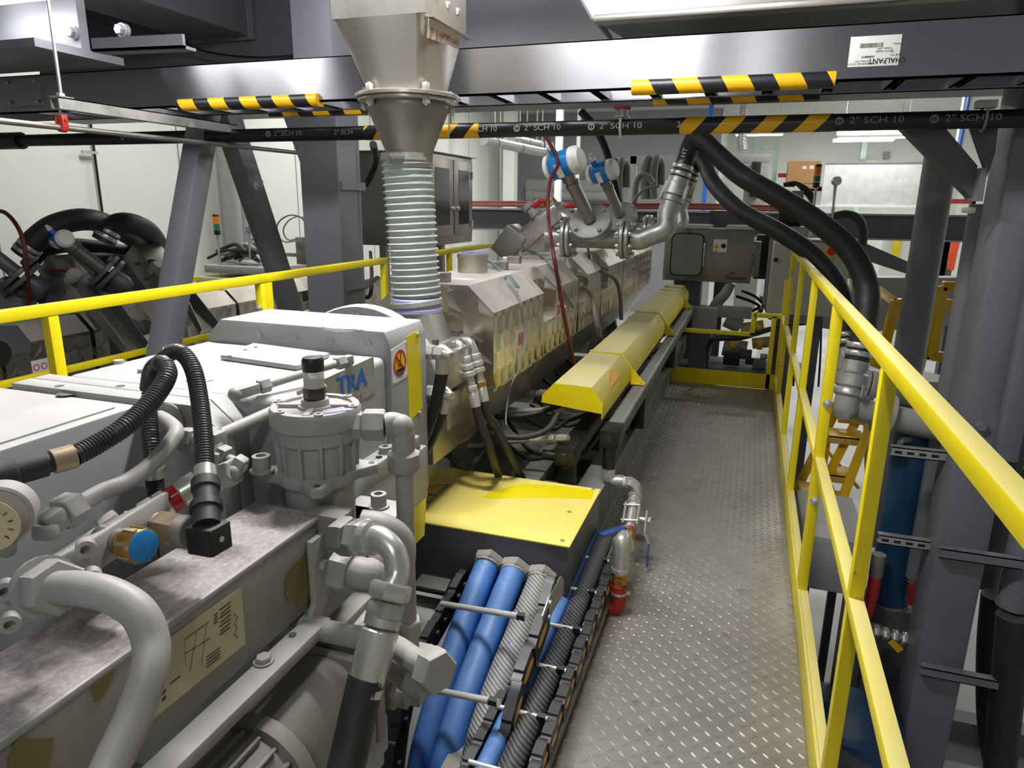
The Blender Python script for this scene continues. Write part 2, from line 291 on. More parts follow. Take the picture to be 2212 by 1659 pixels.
# hall ceiling lights that hang in view and above the bays
def hall_lamp(x, y, lab, z=3.44, ax='x', L=1.3, hang=True):
    t = thing('hall_strip_light', lab, 'ceiling light', (x, y, z), 'strip lights in the hall')
    sx, sy = (L / 2, .09) if ax == 'x' else (.09, L / 2)
    obj('housing', M().box((x - sx, y - sy, z), (x + sx, y + sy, z + .05)), G['white'], t)
    for s in (-.8, .8): obj('hanger', M().cyl((x + s * sx, y, z + .04), (x + s * sx, y, 3.502), .006, n=6), G['galv'], t)
    obj('diffuser', M().box((x - sx + .02, y - sy + .02, z - .02), (x + sx - .02, y + sy - .02, z)), G['tubefar'], t)
    return t
for n, (px, py, y) in enumerate(((1640, 291, 17), (1890, 288, 15.5), (1882, 297, 17.5), (1864, 304, 19.5))):
    p = at(px, py, y=y); hall_lamp(p.x, p.y, ('white strip light above the pale green rack frame', 'nearest white strip light of the three in a row at upper right', 'middle white strip light of the three in a row at upper right', 'farthest white strip light of the three in a row at upper right')[n], p.z, 'x', 1.0 if n == 0 else 1.35)
# mezzanine: deck underside, girders
struct('trim_10', M().box((-5.5, -3.5, 2.75), (3.6, 4.6, 2.9)), G['steel'])
t = thing('steel_beam', 'deep grey-blue steel beam running crosswise above the cable tray', 'steel beam', (-.8, 3.7, 2.0))
obj('web', M().box((-4.6, 3.72, 1.86), (2.9, 3.75, 2.75)), G['steel'], t); obj('bottom_flange', M().box((-4.6, 3.72, 1.84), (2.9, 4.0, 1.875)), G['steel'], t)
a, b, c, d = (at(542, 80, z=2.05), at(395, 83, z=2.05), at(291, 0, z=2.05), at(167, 13, z=2.05))
t = thing('box_girder', 'hollow grey-blue box girder with welded end above the gearbox', 'steel beam', (-3.1, 2.2, 2.25))
obj('tube', M().box((-3.29, .4, 2.25), (-2.874, 3.68, 2.74)), G['steel'], t, bev=.012); obj('end_plate', M().box((-3.31, 3.68, 2.235), (-2.85, 3.715, 2.75)), G['steel'], t, bev=.003); obj('weld_seam', M().tube([(-2.872, 3.675, 2.24), (-2.872, 3.675, 2.7)], .007), G['steel'], t)
t = thing('bolted_beam', 'grey-blue beam with two big bolts at the upper left', 'steel beam', (-3.4, 2.35, 2.0))
p = at(135, 108, y=2.3)
obj('web', M().box((-5.4, 2.3, p.z), (-2.6, 2.34, 2.75)), G['steel'], t); obj('bottom_flange', M().box((-5.4, 2.1, p.z - .03), (-2.6, 2.5, p.z)), G['steel'], t)
for px, py in ((162, 72), (267, 66)):
    q = at(px, py, y=2.3); obj('bolt', M().cyl(q + V((0, .01, 0)), q - V((0, .012, 0)), .026).hexn(q - V((0, .012, 0)), q - V((0, .03, 0)), .02), G['steel'], t)
q = at(200, 112, y=2.08); r = at(396, 104, y=2.08)
one('angle_bracket', 'flat pale grey angle strip under the bolted beam', 'bracket', M().prism([q, r, r + V((0, 0, .045)), q + V((0, 0, .045))], (0, .012, 0)).prism([q, r, r + V((0, .06, 0)), q + V((0, .06, 0))], (0, 0, .01)), G['steel'])
q = at(145, 30, y=2.05)
one('black_cable', 'thin black cable sagging from the box girder', 'cable', M().tube([at(396, 84, y=3.6), at(420, 104, y=3.6), at(480, 118, y=3.6), at(560, 124, y=3.62), at(640, 120, y=3.7)], .006), G['pipeblk'])
# grey chute hopper at the upper right
t = thing('overhead_chute', 'grey folded sheet steel chute with a sloping end at upper right', 'chute', (.6, 3.0, 2.2))
p0 = at(1283, 42, y=2.75); p1 = at(2300, -6, y=2.75); 
q0 = at(1312, 82, y=3.2)
obj('side_sheet', M().prism([(p0.x - .25, 2.75, p0.z + .38), (p0.x, 2.75, p0.z), (2.4, 2.75, p0.z), (2.4, 2.75, p0.z + .38)], (0, .01, 0)), G['ss_d'], t)
obj('rim', M().box((p0.x, 2.735, p0.z - .012), (2.4, 2.8, p0.z + .012)), G['ss_d'], t, bev=.004); obj('bottom_sheet', M().prism([(p0.x, 2.76, p0.z), (2.4, 2.76, p0.z), (2.4, 3.25, p0.z + .02), (p0.x + .05, 3.25, p0.z + .02)], (0, 0, .015)), G['steel_dark'], t)
obj('end_sheet', M().prism([(p0.x - .25, 2.75, p0.z + .38), (p0.x, 2.75, p0.z), (p0.x, 3.25, p0.z), (p0.x - .25, 3.25, p0.z + .38)], (-.01, 0, 0)), G['steel'], t)
# strip lamps of the mezzanine, the added fill lamps among them
for i, (x, y, z, d, pw) in enumerate(LAMPS):
    t = thing('strip_lamp', ('white strip lamp shining on the gearbox from the upper left', 'white strip lamp under the deck above the gearbox', 'white strip lamp behind the camera, added as weak fill for the railing', 'white strip lamp above the cable tray, added to brighten the beam')[i], 'lamp', (x, y, z))
    sx, sy = (.53, .06) if d == 'x' else (.06, .53)
    obj('housing', M().box((x - sx, y - sy, z + .02), (x + sx, y + sy, z + .07)), G['white'], t, bev=.006); obj('tube', M().box((x - sx + .02, y - sy + .015, z - .005), (x + sx - .02, y + sy - .015, z + .02)), G['tubeon'], t, bev=.006)
    for s in (-1, 1):
        q = (x + s * sx * .7 if d == 'x' else x, y + s * sy * .7 if d == 'y' else y); obj('hanger', M().cyl((q[0], q[1], z + .06), (q[0], q[1], 2.76), .006, n=8), G['galv'], t)
# ------------------------------------------------------------------ cable tray with foam edge guards
t = thing('cable_tray', 'aluminium ladder cable tray crossing the whole view overhead', 'cable tray', (-.6, 2.75, 1.72)); TX0, TX1 = -4.6, 2.6
for y, s, nm in ((2.6, 1, 'side_rail'), (2.9, -1, 'side_rail')):
    m = M().box((TX0, y, 1.722), (TX1, y + s * .004, 1.886)).box((TX0, y, 1.722), (TX1, y + s * .028, 1.727)).box((TX0, y, 1.882), (TX1, y + s * .028, 1.886)); obj(nm, m, G['alu'], t)
x0 = at(1656, 210, z=1.73).x
for i in range(-17, 10):
    x = x0 + i * .2; obj('rung', M().box((x - .018, 2.604, 1.735), (x + .018, 2.896, 1.76)).box((x - .018, 2.604, 1.73), (x - .008, 2.896, 1.735)).box((x + .008, 2.604, 1.73), (x + .018, 2.896, 1.735)), G['alu'], t)
q0, q1 = at(18, 232, y=2.597), at(86, 166, y=2.597)
s = obj('splice_plate', M().box((q0.x, 2.592, q0.z), (q1.x, 2.6, q1.z)), G['alu'], t)
for fx in (.12, .88):
    for fz in (.15, .85):
        c = V((q0.x + (q1.x - q0.x) * fx, 2.592, q0.z + (q1.z - q0.z) * fz)); obj('bolt', M().hexn(c, c - V((0, .012, 0)), .009), G['zinc'], s)
# maker's sticker, upside down on the tray
c0, c1 = at(1828, 147, y=2.599), at(1952, 72, y=2.599); cx_, cz_ = (c0.x + c1.x) / 2, (c0.z + c1.z) / 2; sw, sh = (c1.x - c0.x) * .96, (c1.z - c0.z) * .96
s = obj('sticker', M().box((cx_ - sw / 2, 2.5985, cz_ - sh / 2), (cx_ + sw / 2, 2.5998, cz_ + sh / 2)), G['label'], t, bev=.0005)
def stk(body, size, u, v, **k): text('lettering', body, size, frame((cx_ + u * sw, 2.5982, cz_ + v * sh), (-1, 0, 0), (0, 0, -1)), G['ink'], s, ext=.0002, **k)
stk('CHALFANT', .021, .27, -.33, bold=.0004); stk('WEST RIVER RD. SOUTH\nELYRIA, OH', .0078, -.22, -.36); stk('SHIPMENT', .008, -.12, -.18, bold=.0002); stk('SHIP TO', .008, .42, -.15); stk('Electric Supply\nToledo, OH', .0085, .2, .02); stk('Marks:', .008, .42, .2)
m = M(); random.seed(3); u = -.3
while u < .16:
    wdt = random.choice((.006, .009, .014)); m.box((cx_ + u * sw, 2.5982, cz_ + .11 * sh), (cx_ + (u + wdt) * sw, 2.5986, cz_ + .26 * sh)); u += wdt + random.choice((.006, .01))
obj('barcode', m, G['ink'], s)
HZ = [('yellow_f', 'f3b813'), ('black_f', '1b1c22')]
G['hz'] = stripes('foam_guard', 'f4b914', '1b1d24', .162, .52, (1, 0, .6), rough=.38); G['hzt'] = stripes('hazard_tape', 'f0b618', '1d2029', .145, .5, (1, .3, -.9), rough=.35); G['hz2'] = stripes('foam_guard_far', 'f4b914', '1b1d24', .104, .5, (1, 0, -.3), rough=.4)
def guard(px0, px1, py, y, lab, s=1):
    a, b = at(px0, py, y=y), at(px1, py, y=y); z = 1.722
    prof = [(0, y - .012 * s, z + .012), (0, y - .03 * s, z + .004), (0, y - .034 * s, z - .012), (0, y - .022 * s, z - .03), (0, y + .0 * s, z - .034), (0, y + .012 * s, z - .022), (0, y + .012 * s, z - .001), (0, y - .001 * s, z - .001), (0, y - .001 * s, z + .03), (0, y - .012 * s, z + .03)]
    prof = [(0, y - .001 * s, z + .028), (0, y - .016 * s, z + .027), (0, y - .024 * s, z + .018), (0, y - .026 * s, z), (0, y - .02 * s, z - .015), (0, y - .006 * s, z - .02), (0, y + .03 * s, z - .018), (0, y + .03 * s, z - .001), (0, y - .001 * s, z - .001)]
    one('foam_edge_guard', lab, 'edge guard', M().prism([V((a.x, q[1], q[2])) for q in prof], (b.x - a.x, 0, 0)), G['hz'], 'foam edge guards', smooth=50)
guard(390, 690, 225, 2.6, 'black and yellow foam guard on the near tray rail, left of the hopper'); guard(1366, 1802, 188, 2.6, 'black and yellow foam guard on the near tray rail, right of the hopper')
guard(590, 790, 264, 2.9, 'black and yellow foam guard on the far tray rail, left of the hopper', -1); guard(1412, 1766, 238, 2.9, 'black and yellow foam guard on the far tray rail, right of the hopper', -1)
# thin cable inside the tray
one('tray_cable', 'thin teal cable lying inside the cable tray', 'cable', M().tube([(-.5, 2.75, 1.775), (-.1, 2.82, 1.77), (.1, 2.8, 1.772), (.5, 2.84, 1.775)], .006), G['blue_d'])
# ------------------------------------------------------------------ black 2 inch pipe with painted marks and hazard tape
PZ, PY, PR = 1.627, 2.9, .03
t = thing('black_pipe', 'long black sprinkler pipe with white stencilled marks under the tray', 'pipe', (-.6, PY, PZ))
obj('tube', M().cyl((-4.6, PY, PZ), (2.6, PY, PZ), PR, n=24), G['pipeblk'], t)
for a, b in ((785, 832), (935, 1032), (1468, 1800)):
    p, q = at(a, 285 if a < 1400 else 268, y=PY - PR), at(b, 285 if a < 1400 else 262, y=PY - PR); obj('hazard_tape', M().cyl((p.x, PY, PZ), (q.x, PY, PZ), PR + .0012, n=24), G['hzt'], t)
for px, py, body, wd_, dim in ((1052, 284, 'CH 10', 45, 0), (1171, 282, '2" SCH 10', 92, 0), (1340, 276, '2" SCH 10', 104, 0), (1466, 271, '2', 10, 0), (1893, 262, '2" SCH 10', 120, 1), (2102, 256, '2" SCH 10', 120, 1), (742, 294, '2" SCH', 50, 1), (622, 297, '2" SCH 10', 80, 1), (300, 302, '2" SCH 10', 70, 1)):
    p = at(px, py, y=PY - PR - .001); L = wd_ * (p - CAM).dot(V((AX[2], AY[2], AZ[2]))) / F_PX
    m4 = frame((p.x, PY - PR - .0012, PZ + .002), (1, 0, 0), (0, 0, 1)); text('stencil_mark', body, .031, m4, G['ink_w'] if not dim else G['grey_t'], t, sx=L / (.0165 * len(body)))
    if len(body) > 7:
        c = V((p.x - L / 2 - .022, PY - PR - .0012, PZ + .002)); m = M(); 
        for k in range(10):
            a = 2 * PI * k / 10; m.cbox(c + V((math.cos(a) * .011, 0, math.sin(a) * .011)), (.006, .001, .006), Matrix.Rotation(-a, 3, 'Y'))
        m.cbox(c, (.003, .001, .014)).cbox(c + V((0, 0, .006)), (.011, .001, .003)); obj('stencil_mark', m, G['ink_w'] if not dim else G['grey_t'], t)
p = at(46, 300, y=PY); obj('coupling', M().cyl((p.x - .2, PY, PZ), (p.x, PY, PZ), PR + .014, n=24), G['pipeblk'], t)
for px, py, lab in ((1340, 275, 'zinc'), (2130, 255, 'dark'), (978, 288, 'plate')):
    p = at(px, py, y=PY - PR)
    if lab == 'plate': one('pipe_hanger', 'flat grey hanger plate holding the black pipe beside the hopper', 'hanger', M().box((p.x - .02, PY - .015, PZ + .03), (p.x - .012, PY + .02, 1.735)).box((p.x - .02, PY - .025, PZ - .034), (p.x - .016, PY - .02 - PR + .018, 1.7)), G['zinc'])
    else:
        m = M(); pts = [(p.x, PY - PR - .006, PZ + .03), (p.x, PY - PR - .008, PZ)] + [(p.x, PY + (PR + .007) * math.cos(a), PZ + (PR + .007) * math.sin(a)) for a in [PI + .3 * k for k in range(1, 11)]] + [(p.x, PY + PR + .006, PZ + .04)]
        m.tube(pts, .005, sub=3); h = thing('pipe_clamp', 'white U-bolt clamp under a threaded block on the black pipe' if lab == 'zinc' else 'dull U-bolt clamp on the black pipe near the right column', 'pipe clamp', (p.x, PY, PZ))
        obj('u_bolt', m, G['white'] if lab == 'zinc' else G['grey_t'], h)
        if lab == 'zinc': obj('plate', M().lathe((p.x, PY, PZ + .036), (0, 0, 1), [(.028, 0), (.028, .006), (.02, .007), (.02, .03)]), G['zinc'], h); obj('clip', M().lathe((p.x, PY, PZ + .067), (0, 0, 1), [(.032, 0), (.032, .01)]), G['rustp'], h)
        else: obj('clip', M().box((p.x - .03, PY - .02, PZ + .035), (p.x + .03, PY + .02, PZ + .06)), G['galv'], h)
# ------------------------------------------------------------------ strut, clamps and slim steel pipe
t = thing('strut_channel', 'galvanised strut channel hanging from a threaded rod at the left', 'strut channel', (-2.415, 2.0, 1.66))
a, b = at(118, 222, x=-2.415), at(506, 276, x=-2.415); za = a.z
obj('channel', M().box((-2.436, a.y, za - .02), (-2.432, b.y, za + .02)).box((-2.398, a.y, za - .02), (-2.394, b.y, za + .02)).box((-2.436, a.y, za + .016), (-2.394, b.y, za + .02)).box((-2.432, a.y, za - .02), (-2.425, b.y, za - .016)).box((-2.405, a.y, za - .02), (-2.398, b.y, za - .016)), G['galv'], t)
obj('threaded_rod', M().cyl((-2.415, a.y + .03, za - .02), (-2.415, a.y + .03, 2.75), .006, n=8), G['galv'], t); obj('nut', M().hexn((-2.415, a.y + .03, za + .02), (-2.415, a.y + .03, za + .036), .013), G['zinc'], t); obj('washer', M().box((-2.44, a.y - .0, za + .02), (-2.39, a.y + .06, za + .024)), G['galv'], t)
sp0, sp1 = at(-40, 257, x=-2.43), at(735, 340, x=-2.43); SPZ = sp0.z
t = thing('slim_steel_pipe', 'slim brownish steel pipe sloping across the left below the strut', 'pipe', (-2.43, 2.5, SPZ))
e = V((-2.43, sp1.y, sp1.z)); obj('run', M().tube([sp0, e], .0105, smooth=False, n=12), G['ss_d'], t)
obj('elbow', M().ball(e, .018), G['ss_d'], t); d0 = at(764, 650, y=e.y); obj('drop', M().tube([e, V((e.x, e.y, at(750, 640, y=e.y).z))], .0105, smooth=False, n=12), G['ss_d'], t)
for px, py, lab in ((135, 276, 'red clamp on the slim pipe below the strut end'), (706, 330, 'small red clamp on the slim pipe by the left column')):
    p = at(px, py, x=-2.43); h = thing('red_pipe_clamp', lab, 'pipe clamp', tuple(p))
    obj('strap', M().lathe((p.x, p.y - .012, p.z), (0, 1, 0), [(.016, 0), (.016, .024)]).box((p.x - .004 + .014, p.y - .012, p.z), (p.x + .018, p.y + .012, p.z + .045)).box((p.x - .018, p.y - .012, p.z), (p.x - .014, p.y + .012, p.z + .045)), G['red_b'], h, bev=.001)
    obj('bolt', M().cyl((p.x - .024, p.y, p.z + .026), (p.x + .024, p.y, p.z + .026), .005, n=8), G['brass'], h); obj('rod', M().cyl((p.x, p.y, p.z + .02), (p.x, p.y, p.z + .12), .005, n=8), G['zinc'], h)
# ------------------------------------------------------------------ columns
t = thing('steel_column', 'grey-blue steel column standing left of the stainless cabinet', 'column', (-2.0, 3.15, -1.3))
c0 = at(656, 480, y=3.05); c1 = at(735, 480, y=3.05); cb = at(778, 480, x=c1.x)
obj('flange', M().box((c0.x, 3.05, FZ), (c1.x, 3.07, 2.75)), G['steel'], t); obj('web', M().box((c1.x - .12, 3.07, FZ), (c1.x - .1, cb.y, 2.75)), G['steel'], t); obj('flange', M().box((c0.x, cb.y, FZ), (c1.x, cb.y + .02, 2.75)), G['steel'], t); obj('stiffener', M().box((c1.x - .1, 3.07, FZ), (c1.x - .004, cb.y, 2.75)), G['steel'], t)
g0 = at(614, 272, y=3.05); obj('gusset', M().prism([(g0.x, 3.05, 1.72), (c0.x, 3.05, 1.72), (c0.x, 3.05, at(660, 350, y=3.05).z)], (0, .02, 0)), G['steel'], t)
for py in (402, 618):
    p = at(765, py, x=c1.x + .003); obj('clip_plate', M().box((c1.x, 3.07, p.z - .02), (c1.x + .006, cb.y + .06, p.z + .02)), G['steel'], t)
t = thing('a_frame', 'grey-blue A-shaped brace of two square tubes by the yellow rail', 'brace', (-2.6, 3.05, -1.3))
def legpts(p):
    (x0, y0), (x1, y1) = p; a, b = at(x0, y0, x=-2.6), at(x1, y1, x=-2.6); d = (b - a); return a - d * .16, a + d * (a.z - FZ) / (a.z - b.z)
for p in (((437, 280), (357, 740)), ((499, 280), (632, 680))):
    a, b = legpts(p); obj('leg', M().bar(a, b, .105, .105, (1, 0, 0)), G['steel'], t, bev=.006)
p = at(551, 402, x=-2.547); obj('eye_hook', M().cyl(p, p + V((.006, 0, 0)), .02).tube([p + V((.006, 0, 0)), p + V((.02, .02, -.002)), p + V((.02, .035, .01)), p + V((.02, .04, .03))], .004), G['galv'], t)
# right column group
t = thing('steel_column', 'wide dark grey steel column standing at the right beyond the railing', 'column', (.8, 2.5, FZ))
xl = at(2040, 1104, y=3.0).x; xr = at(2141, 1104, y=3.0).x; yb = at(2004, 1104, x=xl).y
obj('shaft', M().box((xl, 3.0, FZ), (xr + .02, yb, 2.75)), G['steel'], t, bev=.018); q = at(2118, 918, y=2.99)
w_ = obj('gusset_plate', M().box((q.x - .09, 2.985, q.z - .08), (q.x + .1, 3.0, q.z + .04)), G['steel'], t); obj('bolt', M().hexn((q.x, 2.985, q.z), (q.x, 2.965, q.z), .02), G['steel'], w_)
a, b = at(2175, 960, y=2.95), at(2245, 620, y=2.95)
one('diagonal_brace', 'square grey steel brace slanting up from the right column', 'brace', M().bar(a - (b - a) * .1, b + (b - a) * 1.2, .07, .07, (0, 1, 0)), G['steel'], bev=.005)
t = thing('knee_brace', 'dark grey knee brace plate sloping from the column to the pipe', 'brace', tuple(at(2080, 400, y=3.0)))
q = [at(1944, 270, y=2.98), at(2030, 262, y=2.98), at(2112, 358, y=2.98), at(2100, 428, y=2.98)]
q[0] = q[0] + (q[0] - q[3]) * .1; q[1] = q[1] + (q[1] - q[2]) * .2; obj('plate', M().prism(q, (0, .09, 0)), G['steel_dark'], t); obj('end_plate', M().bar(at(2112, 365, y=3.0), at(2102, 435, y=3.0), .02, .16, (0, 1, 0)), G['steel'], t)
p = at(2092, 454, y=2.97); obj('bolt', M().hexn(p + V((.02, 0, 0)), p - V((.02, 0, 0)), .012), G['zinc'], t)
q = [at(2085, 245, y=2.97), at(2160, 240, y=2.97), at(2150, 330, y=2.97), at(2132, 382, y=2.97)]
one('column_gusset', 'dark triangular gusset at the head of the right column', 'bracket', M().prism(q, (0, .02, 0)), G['steel_dark'])
def vpipe(name, lab, p0, p1, y, r, mt, cat='pipe', top=1.62):
    a, b = at(*p0, y=y), at(*p1, y=y); x = (a.x + b.x) / 2; return one(name, lab, cat, M().cyl((x, y, b.z), (x, y, top), r, n=24), mt)
vpipe('grey_standpipe', 'thick grey vertical pipe in front of the far beam at the right', (2012, 420), (1906, 1175), 4.0, .073, G['steel'])
vpipe('grey_standpipe', 'slim grey vertical pipe hugging the left of the right column', (2087, 560), (1990, 1250), 3.35, .044, G['steel'], top=1.35)
for i, (x0, y0, x1, y1, Y) in enumerate(((1926, 975, 2032, 987, 3.1), (1898, 1165, 2002, 1180, 3.1), (2030, 1196, 2192, 1218, 2.96), (1990, 1455, 2188, 1484, 2.96))):
    a, b = at(x0, y0, y=Y), at(x1, y1, y=Y); z = (a.z + b.z) / 2; m = M().box((a.x, Y, z - .02), (b.x + .05, Y + .004, z + .02)).box((a.x, Y, z + .016), (b.x + .03, Y + .04, z + .02)).box((a.x, Y, z - .02), (b.x + .03, Y + .04, z - .016))
    h = thing('strut_bracket', ('upper slotted strut bracket left of the right column', 'lower slotted strut bracket left of the right column', 'upper plain strut rail across the right column face', 'lower plain strut rail across the right column face')[i], 'bracket', tuple(a)); obj('channel', m, G['galv'] if i < 2 else G['steel'], h)
    for k in range(4):
        if i < 2: c = a.lerp(b, .14 + .25 * k); obj('slot', M().cbox((c.x, Y - .001, z), (.026, .002, .011)), G['dark'], h)
# ------------------------------------------------------------------ walkway of checker plate, railings
t = thing('walkway', 'checker plate steel walkway with scuffed lugs beside the extruder', 'walkway', (-.1, 2.4, 0)); WX0, WX1, WY0, WY1 = -.60, .249, -.6, 5.388
m = M().box((WX0, WY0, -.008), (WX1, WY1, 0)); random.seed(5); PIT = .0285
for j in range(int((WY1 - WY0) / PIT)):
    for i in range(int((.249 + .5) / PIT)):
        cx, cy = -.49 + (i + .5) * PIT, WY0 + (j + .5) * PIT
        if cy > 5.36: continue
        a = .72 if (i + j) % 2 else -.72; ca, sa = math.cos(a), math.sin(a); L, Wd, H = .0135, .0042, .0019
        q = [(-L, 0, 0), (-L * .5, -Wd, 0), (L * .5, -Wd, 0), (L, 0, 0), (L * .5, Wd, 0), (-L * .5, Wd, 0), (-L * .6, 0, H), (L * .6, 0, H)]
        m.add([(cx + x * ca - y * sa, cy + x * sa + y * ca, z) for x, y, z in q], [(0, 1, 6), (1, 2, 7, 6), (2, 3, 7), (3, 4, 7), (4, 5, 6, 7), (5, 0, 6)])
obj('checker_plate', m, G['plate'], t, smooth=10)
obj('edge_angle', M().box((WX0, WY0, -.16), (WX0 + .01, WY1, -.008)).box((WX1 - .01, WY0, -.16), (WX1, WY1, -.008)), G['frame'], t)
for y in (.3, 2.6, 4.9):
    for x in (-.5, .18): obj('support_post', M().box((x - .04, y - .04, FZ), (x + .04, y + .04, -.16)), G['steel_dark'], t)
def bolt_to(par, p, n, r=.011, mt='zinc'):
    p, n = V(p), V(n).normalized(); return obj('bolt', M().lathe(p, n, [(r * 1.25, 0), (r * 1.25, r * .25), (r, r * .3), (r * .95, r * .7), (r * .6, r * .95)], 12), G[mt], par)
# right guard railing
RX, RT = .25, .03
t = thing('guard_railing', 'near yellow steel guard railing along the right edge of the walkway', 'railing', (RX, 2, 0))
obj('top_rail', M().box((RX, -.4, 1.04), (RX + RT, 2.295, 1.07)), G['yel_rail'], t, bev=.003); obj('mid_rail', M().box((RX, -.4, .54), (RX + RT, 2.295, .568)), G['yel_rail'], t, bev=.003)
obj('toe_board', M().box((RX - .001, -.4, .002), (RX + .008, 2.295, .10)).box((RX + .008, -.4, .086), (RX + .032, 2.295, .1)), G['yel_rail'], t, bev=.002)
for y in (1.405, 2.262, .4): obj('post', M().box((RX + .001, y, .0), (RX + RT - .001, y + RT, 1.04)), G['yel_rail'], t, bev=.003)
for z in (.745, .42): bolt_to(t, (RX + .0155, 2.262, z + .1 - .1), (0, -1, 0))
t = thing('guard_railing', 'far yellow steel guard railing leading to the end gate', 'railing', (RX, 4, 0))
obj('top_rail', M().box((RX, 2.3, 1.04), (RX + RT, 5.02, 1.07)), G['yel_rail'], t, bev=.003); obj('mid_rail', M().box((RX, 2.3, .54), (RX + RT, 5.39, .568)), G['yel_rail'], t, bev=.003)
obj('toe_board', M().box((RX - .001, 2.3, .002), (RX + .008, 5.4, .10)).box((RX + .008, 2.3, .086), (RX + .032, 5.4, .1)), G['yel_rail'], t, bev=.002)
for y in (2.297, 3.15, 3.98, 4.9, 5.37): obj('post', M().box((RX + .001, y, .0), (RX + RT - .001, y + RT, 1.04 if y < 5.2 else .82)), G['yel_rail'], t, bev=.003)
for y, z in ((4.9, .9), (4.9, .62), (4.9, .3), (5.37, .1)): bolt_to(t, (RX + .0155, y, z), (0, -1, 0), .009)
# gate and kick plate closing the far end of the walkway
t = thing('end_gate', 'yellow stepped end gate with deep kick plate closing the walkway', 'railing', (-.2, 5.4, 0)); Y = 5.395
k0, k1 = at(1425, 793, y=Y), at(1668, 806, y=Y); zt = (k0.z + k1.z) / 2
obj('kick_plate', M().box((-.66, Y, .0), (RX, Y + .006, zt)), G['yel'], t)
lo = at(1500, 715, y=Y).z; hi = at(1650, 682, y=Y).z; xs = at(1627, 700, y=Y).x
obj('low_rail', M().box((-.66, Y, lo - .014), (xs + .016, Y + .03, lo + .016)), G['yel'], t, bev=.002); obj('upright', M().box((xs - .016, Y, lo - .01), (xs + .016, Y + .03, hi + .016)), G['yel'], t, bev=.002); obj('high_rail', M().box((xs, Y, hi - .016), (RX + .03, Y + .03, hi + .016)), G['yel'], t, bev=.002); obj('post', M().box((RX - .06, Y, 0), (RX - .028, Y + .03, hi)), G['yel'], t, bev=.002)
one('cable_sleeve', 'black wrapped cable bundle hanging over the end gate', 'cable', M().tube([at(1738, 700, y=5.47), at(1690, 703, y=5.46), at(1660, 712, y=5.45), at(1600, 728, y=5.44), at(1555, 730, y=5.44), at(1535, 738, y=5.45), at(1528, 760, y=5.5), at(1526, 800, y=5.6)], [.01, .012, .02, .026, .026, .022, .02, .018]), G['blk'])
# left railing on the far side of the extruder
LX = -1.66
def leftrail(lab, y0, y1, posts, X=LX, zt=1.07, zm=.55, mt='yel', zb=0.0):
    t = thing('guard_railing', lab, 'railing', (X, (y0 + y1) / 2, zb))
    obj('top_rail', M().box((X - RT, y0, zt - .03), (X, y1, zt)), G[mt], t, bev=.003)
    if zm: obj('mid_rail', M().box((X - RT, y0, zm - .03), (X, y1, zm)), G[mt], t, bev=.003)
    for y in posts: obj('post', M().box((X - RT + .001, y, zb), (X - .001, y + RT, zt - .03)), G[mt], t, bev=.003)
    return t
a = leftrail('near yellow railing panel at the left, with scratched post', -.2, 2.118, (1.268, .2, 2.087)); bolt_to(a, (LX - .015, 2.087, .95), (0, -1, 0))
leftrail('middle yellow railing panel behind the clear hose', 2.122, 3.03, (2.123, 3.0), zm=.72)
leftrail('far yellow railing panel beyond the stainless cabinet', 3.1, 5.2, (3.78, 4.76), zm=.55)
struct('trim_11', M().box((-2.0, -.6, -.02), (-1.6, 5.4, 0)), G['steel_dark'])
leftrail('low yellow railing running behind the A-shaped brace, nearer panel', .6, 2.555, (1.0, 2.53), -2.9, .585, None, 'yel', -.39); leftrail('low yellow railing running behind the A-shaped brace, farther panel', 2.56, 4.6, (2.561, 4.2), -2.9, .585, None, 'yel', -.39)
# ------------------------------------------------------------------ extruder bed
BX = -1.085
t = thing('machine_bed', 'dark grey welded machine bed under the extruder barrel', 'machine frame', (BX, 3.8, 0))
obj('side_beam', M().box((-.56, 2.2, .235), (-.46, 6.6, .265)).box((-.53, 2.2, .001), (-.50, 6.6, .235)), G['frame'], t); obj('side_beam', M().box((-1.55, 1.2, .235), (-1.4, 6.6, .265)).box((-1.5, 1.2, .0), (-1.46, 6.6, .235)), G['frame'], t)
obj('inner_beam', M().box((-.86, 2.3, .14), (-.76, 6.6, .2)), G['frame'], t, bev=.004); obj('deck_plate', M().box((-1.5, 1.9, .05), (-.53, 6.6, .07)), G['frame'], t)
for y in (2.62, 3.05, 3.75, 4.5, 5.3): obj('cross_member', M().box((-1.46, y, .07), (-.55, y + .12, .16)), G['frame'], t, bev=.004)
for y in (2.75, 4.1, 5.6): obj('barrel_foot', M().prism([(BX - .16, y, .07), (BX + .16, y, .07), (BX + .08, y, .42), (BX - .08, y, .42)], (0, .06, 0)), G['frame'], t, bev=.003)
for y in (2.3, 3.6, 6.2):
    for x in (-1.4, -.66): obj('leg', M().box((x - .05, y, FZ), (x + .05, y + .12, .05)), G['steel_dark'], t)
